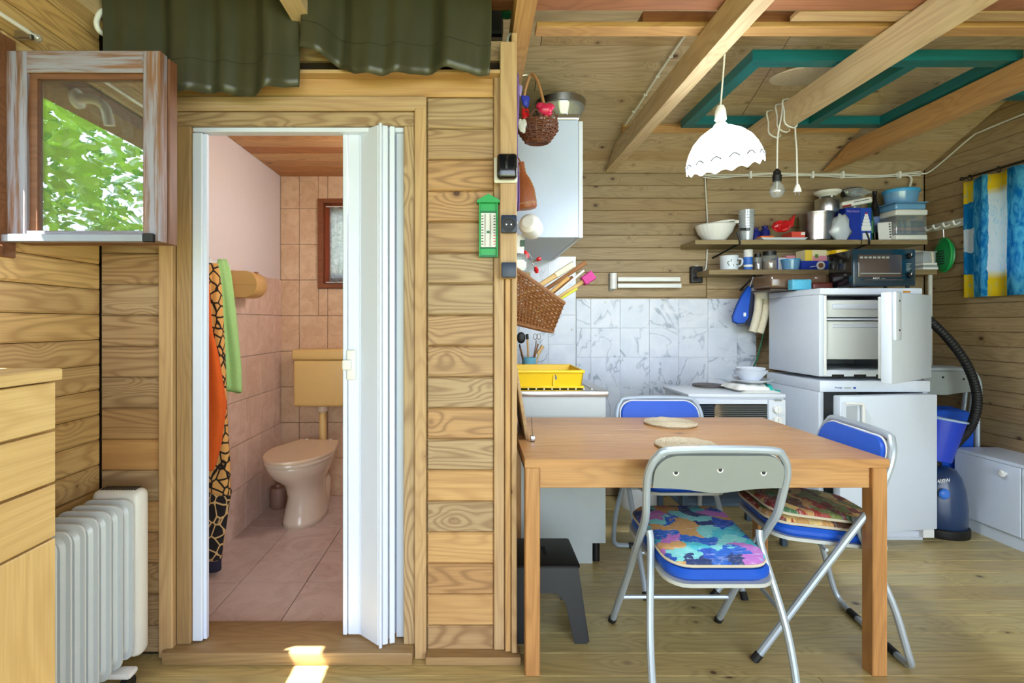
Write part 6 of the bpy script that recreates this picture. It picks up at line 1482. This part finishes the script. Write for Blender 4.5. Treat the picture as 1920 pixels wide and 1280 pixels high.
tag(obj('dark_cloth', MB().tube(smooth_path([at(1412, 534, 3.34), at(1408, 560, 3.34), at(1406, 590, 3.34), at(1404, 610, 3.34)], 5), 0.02, 10), plain('dark_blue_knit', (52,56,80), 0.9)), 'dark knitted cloth hanging behind the blue mitt', 'cloth')
gl = thing('cream_gloves', 'pair of cream knitted gloves hanging beside the blue mitt', 'gloves', at(1425, 630, 3.29))
obj('cuff', MB().tube(smooth_path([at(1420, 536, 3.29), at(1428, 548, 3.29), at(1430, 560, 3.29)], 5), 0.045, 12, radii=None), plain('white_net', (214,212,204), 0.8), gl)
for x0_, x1_, y1_ in ((1421, 1411, 622), (1436, 1424, 624)): obj('glove', MB().tube(smooth_path([at(x0_+2, 552, 3.28), at(x0_, 580, 3.28), at((x0_+x1_)/2, 605, 3.28), at(x1_, y1_, 3.28)], 5), 0.024, 12), CREAMC, gl)
m = MB().tube(smooth_path([at(1452, 546, 3.3), at(1443, 565, 3.33), at(1436, 600, 3.36), at(1428, 640, 3.38), at(1420, 670, 3.4), at(1412, 690, 3.42)], 5), 0.005, 6)
tag(obj('green_strap', m, DGREEN), 'dark green strap hanging down beside the freezer', 'strap')
# ---- towel rail on the back wall
tr_ = thing('towel_rail', 'white swivel towel rail with two arms on the back wall', 'towel rail', at(1150, 545, YB-0.02))
obj('wall_plate', MB().box((pX(1141, YB), YB-0.012, pZ(545, YB)), (pX(1150, YB), YB-0.0005, pZ(512, YB)), 0.002, 1), GREYP, tr_)
obj('pivot', MB().cyl((pX(1150, YB-0.03), YB-0.028, pZ(542, YB)), 0.024, pZ(513, YB)-pZ(542, YB), 'z', 18), WHITEP, tr_)
for py_, xe in ((523.5, 1275), (535.5, 1277)): obj('arm', MB().box((pX(1158, YB-0.05), YB-0.06, pZ(py_+4, YB-0.05)), (pX(xe, YB-0.05), YB-0.048, pZ(py_-4, YB-0.05)), 0.003, 2), WHITEP, tr_)
# ---- cables and socket on the back wall
t_ = thing('wall_socket_double', 'black double socket on the back wall below the cable', 'socket', at(1303, 530, YB-0.02))
b = obj('socket_body', MB().box((pX(1292, YB), YB-0.035, pZ(531, YB)), (pX(1314, YB), YB-0.0005, pZ(500, YB)), 0.006, 3), BLACKP, t_)
for py_ in (509, 522): obj('socket_well', MB().lathe([(0.018,0.0),(0.018,0.002),(0.014,0.002),(0.013,0.0005),(0,0.0005)], (pX(1303, YB-0.03), YB-0.0352, pZ(py_, YB-0.03)), 20, Matrix.Rotation(PI/2, 4, 'X')), BLACKG, b)
CAB = plain('white_cable', (222,222,214), 0.5)
cb_ = thing('wall_cables', 'bundle of white cables clipped along the top of the back wall', 'cable', at(1525, 330, YB-0.01))
for k in range(3):
    pts = [at(px_, py_+(k-1)*2.2+1.2*math.sin(px_*0.05+k*2), YB-0.012-0.004*k) for px_, py_ in ((1318,329),(1345,331),(1390,329),(1450,327),(1520,328),(1580,329),(1640,331),(1690,327),(1726,325))]
    obj('cable', MB().tube(smooth_path(pts, 5), 0.0042, 6), CAB, cb_)
obj('drop_cable', MB().tube(smooth_path([at(1322, 331, YB-0.012), at(1324, 370, YB-0.012), at(1326, 410, YB-0.012), at(1326, 450, YB-0.012)], 5), 0.0045, 6), CAB, cb_)
obj('drop_cable', MB().tube(smooth_path([at(1326, 463, YB-0.012), at(1325, 490, YB-0.014), at(1323, 505, YB-0.02), at(1316, 507, YB-0.02), at(1308, 499, YB-0.025), at(1301, 500, YB-0.025)], 5), 0.0045, 6), CAB, cb_)
obj('shelf_loop', MB().tube(smooth_path([at(1680, 330, YB-0.015), at(1700, 328, YB-0.02), at(1709, 335, YB-0.03), at(1705, 352, YB-0.03)], 5), 0.006, 6), CAB, cb_)
for px_ in (1404, 1520, 1576, 1682): obj('cable_clip', MB().box((pX(px_-2, YB), YB-0.03, pZ(336, YB)), (pX(px_+2, YB), YB-0.001, pZ(323, YB)), 0.002, 1), WHITEP, cb_)
m = MB()
def slopept(px, py):
    # point just under the ceiling slope on the viewing ray
    k = (VY-py)/F_PX; Y = (2.20+0.45*YB-HC)/(k+0.45); Y -= 0.008
    return at(px, py, Y)
t_ = thing('ceiling_cable', 'white cable running up the sloping ceiling left of the lamp beam', 'cable', slopept(1169, 239))
obj('cable', MB().tube([slopept(1169, 239), slopept(1195, 202), slopept(1235, 139), slopept(1285, 66)], 0.0055, 6), CAB, t_)
for f in (0.2, 0.4, 0.6, 0.8): p = slopept(1169, 239).lerp(slopept(1285, 66), f); obj('clip', MB().box(p-Vector((0.01,0.004,0.006)), p+Vector((0.01,0.004,0.006)), 0.002, 1), WHITEP, t_)
m = MB().tube(smooth_path([at(1726, 325, YB-0.03), (XR-0.012, 3.40, pZ(321, 3.42)), (XR-0.01, 3.14, 2.33), (XR-0.01, 3.05, 2.345), (XR-0.01, 2.6, 2.36), (XR-0.01, 2.3, 2.37)], 5), 0.005, 6)
tag(obj('corner_cable', m, CAB), 'white cable rising from the corner along the right wall', 'cable')
# ================================================================ PENDANT LAMP, BULB, PLUG
LX, LY = pX(1359, 1.93), 1.93; LZ0 = pZ(316, LY)
lm = thing('pendant_lamp', 'lit white glass pendant lamp with scalloped rim hanging from the beam', 'lamp', (LX, LY, LZ0))
tilt = Matrix.Rotation(math.radians(-9), 4, 'Y') @ Matrix.Rotation(math.radians(6), 4, 'X')
def shade(t):
    return (0.93, 0.93, 0.90, 1)
SHADE = cloth_through('opal_shade_glass', lambda t: (0.97, 0.97, 0.97, 1), 0.72)
_n = SHADE.node_tree; _e = _n.nodes.new('ShaderNodeEmission'); _e.inputs[0].default_value = (0.86, 0.94, 1.0, 1); _e.inputs[1].default_value = 6.0   # the lit opal glass
_a = _n.nodes.new('ShaderNodeAddShader'); _o = _n.nodes['Material Output']; _src = _o.inputs[0].links[0].from_socket
_n.links.new(_src, _a.inputs[0]); _n.links.new(_e.outputs[0], _a.inputs[1]); _n.links.new(_a.outputs[0], _o.inputs[0])
prof = [(0.132,0.012),(0.1325,0.03),(0.128,0.05),(0.118,0.075),(0.10,0.105),(0.072,0.132),(0.04,0.15),(0.026,0.156)]
sb = obj('shade', MB().lathe(prof, (LX, LY, LZ0), 48, tilt, cap=False), SHADE, lm, thick=0.003); 
m = MB(); n = 96; vs = []; fs = []
for k in range(n):
    a = 2*PI*k/n; dz = 0.014*abs(math.sin(a*7))
    for r_, z in ((0.1335, 0.020), (0.1335, -0.002+dz)): vs.append(tilt @ Vector((r_*math.cos(a), r_*math.sin(a), z)) + Vector((LX, LY, LZ0)))
for k in range(n): fs.append((2*k, 2*((k+1) % n), 2*((k+1) % n)+1, 2*k+1))
m._add([tuple(v) for v in vs], fs); obj('scalloped_rim', m, SHADE, lm, thick=0.003)
obj('blue_line', MB().tube([tilt @ Vector((0.1295*math.cos(a), 0.1295*math.sin(a), 0.05)) + Vector((LX, LY, LZ0)) for a in [2*PI*k/48 for k in range(48)]], 0.0012, 5, True), plain('pale_blue_line', (120,160,200), 0.5), lm)
for k in range(14):
    a = 2*PI*k/14; p = tilt @ Vector((0.134*math.cos(a), 0.134*math.sin(a), 0.024)) + Vector((LX, LY, LZ0)); 
    obj('rim_scallop', MB().tube([tilt @ Vector((0.135*math.cos(a+b), 0.135*math.sin(a+b), 0.022+0.012*math.cos(b*PI/0.26))) + Vector((LX, LY, LZ0)) for b in [-0.13+0.26*q/8 for q in range(9)]], 0.0032, 5), plain('grey_relief', (96,102,110), 0.5) if k == 0 else bpy.data.materials['grey_relief'], lm)
top = tilt @ Vector((0,0,0.156)) + Vector((LX, LY, LZ0))
obj('lamp_holder', MB().lathe([(0.026,0),(0.024,0.008),(0.017,0.014),(0.017,0.022),(0.021,0.026),(0.020,0.045),(0.018,0.062),(0.012,0.078),(0.004,0.082)], top, 22), WHITEP, lm)
obj('cord', MB().tube([top+Vector((0,0,0.075)), (LX, LY, 2.209)], 0.003, 6), WHITEP, lm)
obj('bulb', MB().sphere(tilt @ Vector((0,0,0.075)) + Vector((LX, LY, LZ0)), 0.028, 16), plain('lit_bulb', (255,255,250), 0.3, emit=14.0), lm)
pl = bpy.data.lights.new('pendant_bulb', 'POINT'); pl.energy = 36; pl.color = (0.82, 0.91, 1.0); pl.shadow_soft_size = 0.05
plo = bpy.data.objects.new('pendant_bulb', pl); COL.objects.link(plo); plo.location = Vector((LX, LY, LZ0)) + tilt @ Vector((0,0,0.03))
# hanging bulb and plug on the wrapped cord
YK = 2.62
wr_ = thing('spare_bulb_cord', 'white cord wound round the pale beam with a clear bulb at its end', 'cord', at(1457, 368, YK))
for k, (y0_, dx) in enumerate(((2.60, 0), (2.66, 0.004), (2.74, 0.008))):
    a, b = 1.594, 1.671
    obj('cord_turn', MB().tube(smooth_path([(a, y0_, 2.206), (b, y0_+0.03, 2.204), (b, y0_+0.04, 2.335), (a, y0_+0.02, 2.336), (a-0.002, y0_+0.005, 2.27)], 3, True), 0.004, 6, True), WHITEP, wr_)
bx_c = Vector((pX(1457, YK), YK, 0))
obj('bulb_cord', MB().tube(smooth_path([(1.593, YK, 2.33), (1.588, YK, 2.26), (bx_c.x+0.004, YK, 2.15), (bx_c.x, YK, pZ(318, YK))], 5), 0.004, 6), WHITEP, wr_)
obj('bulb_holder', MB().lathe([(0.021,0),(0.022,0.03),(0.018,0.036),(0.018,0.05),(0.008,0.062),(0.004,0.066)], (bx_c.x, YK, pZ(340, YK)), 18), BLACKP, wr_)
obj('clear_bulb', MB().lathe([(0,-0.088),(0.018,-0.083),(0.032,-0.066),(0.036,-0.047),(0.030,-0.028),(0.018,-0.01),(0.015,0.0)], (bx_c.x, YK, pZ(340, YK)), 24), CLEARG, wr_)
obj('filament_stem', MB().tube([(bx_c.x, YK, pZ(340, YK)), (bx_c.x, YK, pZ(340, YK)-0.045)], 0.003, 6), WHITEP, wr_)
pg = thing('hanging_plug', 'white flat mains plug hanging on its cord from the pale beam', 'plug', at(1496, 366, YK))
px3 = pX(1495, YK)
obj('plug_cord', MB().tube(smooth_path([(1.676, YK+0.03, 2.215), (1.672, YK+0.02, 2.15), (px3-0.004, YK, 2.08), (px3, YK, pZ(348, YK))], 5), 0.004, 6), WHITEP, pg)
M = Matrix(((1,0,0,px3),(0,0,-1,YK+0.007),(0,1,0,pZ(360, YK)),(0,0,0,1)))
obj('plug_body', MB().prism([(-0.018,0),(0.018,0),(0.017,0.012),(0.006,0.04),(-0.006,0.04),(-0.017,0.012)], 0.014, M, 0.002), WHITEP, pg)
for sx in (-0.0095, 0.0095): obj('pin', MB().cyl((px3+sx, YK, pZ(360, YK)-0.018), 0.0022, 0.019, 'z', 8), STEEL, pg)
# ================================================================ THINGS LAID ON THE BEAMS
def lay(name, lo, hi, mat, label, cat):
    c = [(a+b)/2 for a, b in zip(lo, hi)]
    mm = MB().box((-(hi[0]-lo[0])/2, -(hi[1]-lo[1])/2, 0), ((hi[0]-lo[0])/2, (hi[1]-lo[1])/2, hi[2]-lo[2]), 0.002, 1)
    o = bpy.data.objects.new(name, _mesh(name, mm, mat)); COL.objects.link(o); o.location = (c[0], c[1], lo[2]); WL[o.name] = o.location.copy(); return tag(o, label, cat, 'boards stored on the beams')
B0 = 2.3315
lay('stored_board', (0.24, 1.965, B0), (3.0, 2.03, B0+0.022), W_ORANGE, 'long orange board laid across the beams, lowest of the stack', 'board')
lay('stored_board', (pX(1205, 1.97), 1.968, B0+0.0225), (3.05, 2.045, B0+0.064), W_RED, 'thick red-brown board with a cut end on top of the orange board', 'board')
lay('stored_board', (-0.1, 1.80, B0), (2.4, 1.862, B0+0.03), W_RED, 'reddish board nearest the viewer across the beams', 'board')
lay('stored_board', (1.2, 1.87, B0), (3.05, 1.93, B0+0.02), W_TRIM, 'pale board between the reddish and the orange one on the beams', 'board')
# batten strip under the ceiling where the planks meet
slp = [slopept(1166, 240), slopept(1300, 239)]
yb0 = slp[0].y
t_ = thing('ceiling_batten', 'thin orange batten fixed along the sloping ceiling near its foot', 'batten', (1.5, yb0, slp[0].z))
for xa, xb in ((slp[0].x, 1.59), (1.605, 2.34)):
    M = Matrix.Translation(((xa+xb)/2, yb0, Zc(yb0)-0.008)) @ Matrix.Rotation(-math.atan(0.45), 4, 'X')
    obj('batten_piece', MB().box((-(xb-xa)/2, -0.025, -0.013), ((xb-xa)/2, 0.025, 0.013), 0.002, 1, M), W_ORANGE, t_)
# teal painted frame
tf = thing('old_window_sash', 'teal painted wooden window sash laid on the ceiling beams', 'window sash', (1.8, 2.62, B0))
tx0, tx1, ty0, ty1, tz0, tz1 = 1.215, 2.40, 2.215, 2.985, B0, B0+0.05
for lo, hi, ax in (((tx0, ty0, tz0), (tx1, ty0+0.06, tz1), 0), ((tx0, ty1-0.06, tz0), (tx1, ty1, tz1), 0), ((tx0, ty0+0.06, tz0), (tx0+0.06, ty1-0.06, tz1), 1), ((tx1-0.06, ty0+0.06, tz0), (tx1, ty1-0.06, tz1), 1), ((1.93, ty0+0.06, tz0), (1.985, ty1-0.06, tz1), 1)):
    c = [(a+b)/2 for a, b in zip(lo, hi)]; L = hi[ax]-lo[ax]; W = hi[1-ax]-lo[1-ax]
    plank(tf, (c[0], c[1], lo[2]), L, W, 0.05, W_TEAL, (1,0,0) if ax == 0 else (0,1,0), (0,1,0) if ax == 0 else (-1,0,0), 'frame_rail' if ax == 0 else 'frame_stile', 0.003)
tag(obj('teal_board', MB().box((2.42, 2.55, B0), (3.0, 2.62, B0+0.045), 0.003, 1), W_TEAL), 'short teal board laid beyond the teal frame near the right wall', 'board')
# straw hat behind the pale beam
hc = at(1508, 168, 2.48); hc.z = 2.395
ht = thing('straw_hat', 'straw hat lying on the frame behind the pale beam', 'hat', hc)
Mh = Matrix.Rotation(math.radians(8), 4, 'X')
obj('brim', MB().lathe([(0.145,-0.006),(0.15,0.0),(0.145,0.004),(0.07,0.010),(0.07,0.004)], hc, 32, Mh), STRAW, ht)
obj('crown', MB().lathe([(0.08,0.008),(0.078,0.06),(0.06,0.075),(0,0.078)], hc, 28, Mh), STRAW, ht)
# ================================================================ RIGHT CORNER
def curtcol(t):
    tc = t.n('ShaderNodeTexCoord').outputs['Object']
    sp = t.n('ShaderNodeSeparateXYZ'); t.l(tc, sp.inputs[0])
    nz = t.noise(tc, 9, 4, 0.6, 0.8).outputs[0]
    # stripes across the cloth, u = 0 at the far edge; z = 0 at the hem
    u = t.math('MULTIPLY', t.math('SUBTRACT', t.math('ADD', 0.525, t.math('MULTIPLY', t.math('SUBTRACT', nz, 0.5), 0.02)), sp.outputs[1]), 1/1.05)
    z = t.math('ADD', sp.outputs[2], t.math('MULTIPLY', t.math('SUBTRACT', nz, 0.5), 0.05))
    Yl, Bl, Wh, Cy = lin((246,220,50)), lin((30,136,206)), lin((230,240,248)), lin((104,204,236))
    k0 = lin((0,0,0)); k1 = lin((255,255,255))
    patch = t.ramp(z, [(0.0, Yl), (0.14, Bl), (0.28, Wh), (0.42, Bl), (0.58, Yl)], 'CONSTANT')
    white = t.ramp(z, [(0.0, Yl), (0.10, Yl), (0.16, Wh), (0.60, Wh), (0.64, Yl)])
    blue = t.mix(t.rng(t.noise(t.vmath('MULTIPLY', tc, (1, 2.5, 1)), 9, 3, 0.6, 1.5).outputs[0], 0.35, 0.65, 0, 1), Bl, Cy)
    isp = t.ramp(u, [(0.0, k1), (0.058, k0), (0.5, k1), (0.56, k0)], 'CONSTANT')
    isw = t.ramp(u, [(0.0, k0), (0.15, k1), (0.25, k0), (0.36, k1), (0.40, k0), (0.65, k1), (0.75, k0)], 'CONSTANT')
    c = t.mix(isp, t.mix(isw, blue, white), patch)
    n2 = t.noise(t.vmath('MULTIPLY', tc, (1, 3, 1)), 14, 4, 0.65, 1.0).outputs[0]
    return t.mix(t.math('MULTIPLY', t.rng(n2, 0.52, 0.7, 0, 1), 0.5), c, lin((120,206,236)))
CURT = cloth_through('blue_yellow_curtain_cloth', curtcol, 0.5)
XCU = XR-0.045
ct = thing('window_curtain', 'blue white and yellow printed curtain on the right wall', 'curtain', (XCU, 2.5, 1.33))
def cfn(u, v):
    Y = 3.15-1.05*u; f = math.sin(u*38)*0.020+math.sin(u*71+1)*0.007
    zt_ = 2.06; zb_ = 1.341
    return Vector((XCU+f*(0.55+0.45*v), Y+0.006*math.sin(u*50), zt_+(zb_-zt_)*v - 0.006*math.sin(u*38)*(1-v)))
obj('cloth', MB().sheet(cfn, 150, 14), CURT, ct, thick=0.0015, ang=3)
obj('curtain_rod', MB().cyl((XR-0.03, 2.05, 2.085), 0.005, 1.12, 'y', 10), plain('dark_bronze', (56,50,38), 0.4, 0.7), ct)
for k in range(6): obj('ring', MB().tube([(XR-0.03+0.0, 2.93-0.17*k, 2.04+0.0)] if False else [Vector((XR-0.03+0.013*math.cos(a), 3.12-0.17*k, 2.078+0.016*math.sin(a))) for a in [2*PI*q/14 for q in range(14)]], 0.003, 6, True), bpy.data.materials['dark_bronze'], ct)
obj('finial', MB().sphere((XR-0.03, 3.172, 2.085), 0.012, 12), bpy.data.materials['dark_bronze'], ct)
# hook rack and green swatter on the right wall
hkr = thing('hook_rack', 'white hook rack on the right wall beside the curtain', 'hook rack', (XR-0.01, 3.2, 1.80))
obj('rack_board', MB().box((XR-0.014, 3.165, 1.795), (XR-0.0005, 3.44, 1.845), 0.004, 2), plain('white_painted_rack', (206,206,192), 0.5), hkr)
for yy_ in (3.40, 3.34, 3.27, 3.20): obj('hook', MB().tube(smooth_path([(XR-0.012, yy_, 1.82), (XR-0.045, yy_, 1.805), (XR-0.06, yy_, 1.83)], 4), 0.006, 8), WHITEP, hkr)
gs = thing('green_strainer', 'oval green plastic strainer hanging from the hook rack', 'strainer', (XR-0.05, 3.33, 1.5))
GY = 3.27
cgs = Vector((XR-0.052, GY, pZ(478, GY)))
obj('rim', MB().tube([cgs+Vector((0.0+0.02*math.cos(a), 0.075*math.cos(a), 0.108*math.sin(a))) for a in [2*PI*q/36 for q in range(36)]], 0.006, 8, True), GREEN, gs)
obj('dish', MB().sphere(cgs+Vector((0.005,0,0)), (0.022,0.073,0.106), 20), plain('strainer_green', (22,134,70), 0.35), gs)
for k in range(6): obj('slot', MB().box((cgs.x-0.0215, cgs.y-0.02, cgs.z-0.06+0.016*k), (cgs.x-0.0165, cgs.y+0.025, cgs.z-0.053+0.016*k)), INKD, gs)
obj('hanger', MB().tube([cgs+Vector((0,0,0.108)), cgs+Vector((-0.004,0.0,0.165))], 0.0025, 6), STEEL, gs)
# low white cabinet
lc_ = thing('low_cabinet', 'low white two-door cabinet along the right wall', 'cabinet', (2.94, 2.6, 0))
KX, KY1, KY0, KZ = 2.815, 2.975, 2.20, 0.455
LCW = plain('white_cabinet_paint', (222,234,248), 0.35, var=0.02)
obj('plinth', MB().box((KX+0.022, KY0, 0), (XR-0.002, KY1-0.01, 0.076)), LCW, lc_)
obj('carcass', MB().box((KX+0.018, KY0, 0.077), (XR-0.002, KY1, KZ-0.018)), LCW, lc_)
obj('top_panel', MB().box((KX-0.004, KY0, KZ-0.018), (XR-0.002, KY1+0.003, KZ), 0.002, 1), LCW, lc_)
for a, b, ky in ((2.613, KY1-0.002, 2.685), (2.235, 2.608, 2.54)):
    d_ = obj('door', MB().box((KX, a, 0.074), (KX+0.017, b, KZ-0.020), 0.002, 1), LCW, lc_)
    obj('knob', MB().lathe([(0.008,0),(0.008,0.012),(0.018,0.018),(0.019,0.026),(0.012,0.032),(0,0.033)], (KX, ky, 0.387), 20, Matrix.Rotation(-PI/2, 4, 'Y')), WHITEP, d_)
# vacuum cleaner
vc = thing('vacuum_cleaner', 'dark blue vacuum cleaner standing between fridge and low cabinet', 'vacuum cleaner', (2.635, 2.86, 0))
VCB = plain('dark_blue_shell', (34,58,96), 0.3, coat=0.3)
rings = []
for z, rx, ry in ((0.03,0.10,0.09),(0.05,0.118,0.105),(0.15,0.122,0.112),(0.25,0.115,0.108),(0.32,0.098,0.095),(0.36,0.075,0.075),(0.375,0.04,0.045)):
    rings.append([(2.635+rx*math.cos(2*PI*k/28), 2.86+ry*math.sin(2*PI*k/28)+0.02*(z/0.36), z) for k in range(28)])
vb = obj('shell', loft(rings), VCB, vc, ang=3)
obj('bumper', MB().lathe([(0.123,0.0),(0.126,0.008),(0.126,0.045),(0.12,0.05),(0,0.05)], (2.635, 2.86, 0.001), 28, sy=0.92), BLACKP, vc)
p_ = Vector((pX(1768, 2.76), 2.752, pZ(925, 2.76))); obj('power_button', MB().sphere(p_, (0.030,0.016,0.030), 16), plain('bright_blue_button', (60,120,214), 0.35), vc)
text(vc, '1400W', (pX(1768, 2.74), 2.742, pZ(902, 2.74)), 0.028, INKW, (math.radians(82), math.radians(-8), 0))
obj('hose_port', MB().cyl((2.635, 2.90, 0.36), 0.03, 0.05, 'z', 16), BLACKP, vc)
hs = thing('vacuum_hose', 'thick black vacuum hose arching above the bucket', 'hose', (2.66, 2.9, 0.35))
pts = smooth_path([at(1722, 585, 2.97), at(1742, 600, 2.93), at(1775, 632, 2.90), at(1806, 672, 2.885), at(1826, 715, 2.88), at(1832, 755, 2.87), at(1822, 795, 2.86), at(1796, 828, 2.84), at(1765, 852, 2.82), at(1742, 868, 2.81)], 8)
obj('hose_tube', MB().tube(pts, 0.0225, 14), RUBBER, hs)
m = MB()
for i in range(2, len(pts)-1, 1):
    d = (pts[i]-pts[i-1]).normalized(); a = d.orthogonal().normalized(); b = d.cross(a)
    m.tube([pts[i]+(a*math.cos(2*PI*k/12)+b*math.sin(2*PI*k/12))*0.0225 for k in range(12)], 0.0022, 4, True)
o_ = obj('hose_ribs', m, RUBBER, hs); o_['kind'] = 'stuff'
bkt = thing('bucket', 'blue plastic bucket with pale rim on top of the vacuum cleaner', 'bucket', (2.61, 2.86, 0.38))
Mk = Matrix.Rotation(math.radians(10), 4, 'Y'); bc0 = Vector((2.587, 2.86, 0.415))
obj('bucket_wall', MB().lathe([(0.075,0),(0.08,0.004),(0.112,0.235),(0.108,0.235),(0.078,0.01),(0,0.01)], bc0, 30, Mk), BLUEB, bkt)
obj('bucket_rim', MB().tube([bc0 + Mk @ Vector((0.114*math.cos(a), 0.114*math.sin(a), 0.236)) for a in [2*PI*q/36 for q in range(36)]], 0.006, 8, True), plain('pale_rim', (170,196,230), 0.4), bkt)
tag(obj('broom_handle', MB().tube([(2.60, 3.34, 0.0), (2.70, 3.38, 1.22)], 0.013, 10), plain('grey_brown_stick', (130,110,96), 0.6)), 'grey brown broom handle leaning behind the fridge', 'broom')
tag(obj('hanging_black_cable', MB().tube(smooth_path([at(1765, 560, 3.4), at(1762, 620, 3.42), at(1752, 690, 3.4)], 6), 0.003, 6), RUBBER), 'thin black cable hanging down the right wall corner', 'cable')
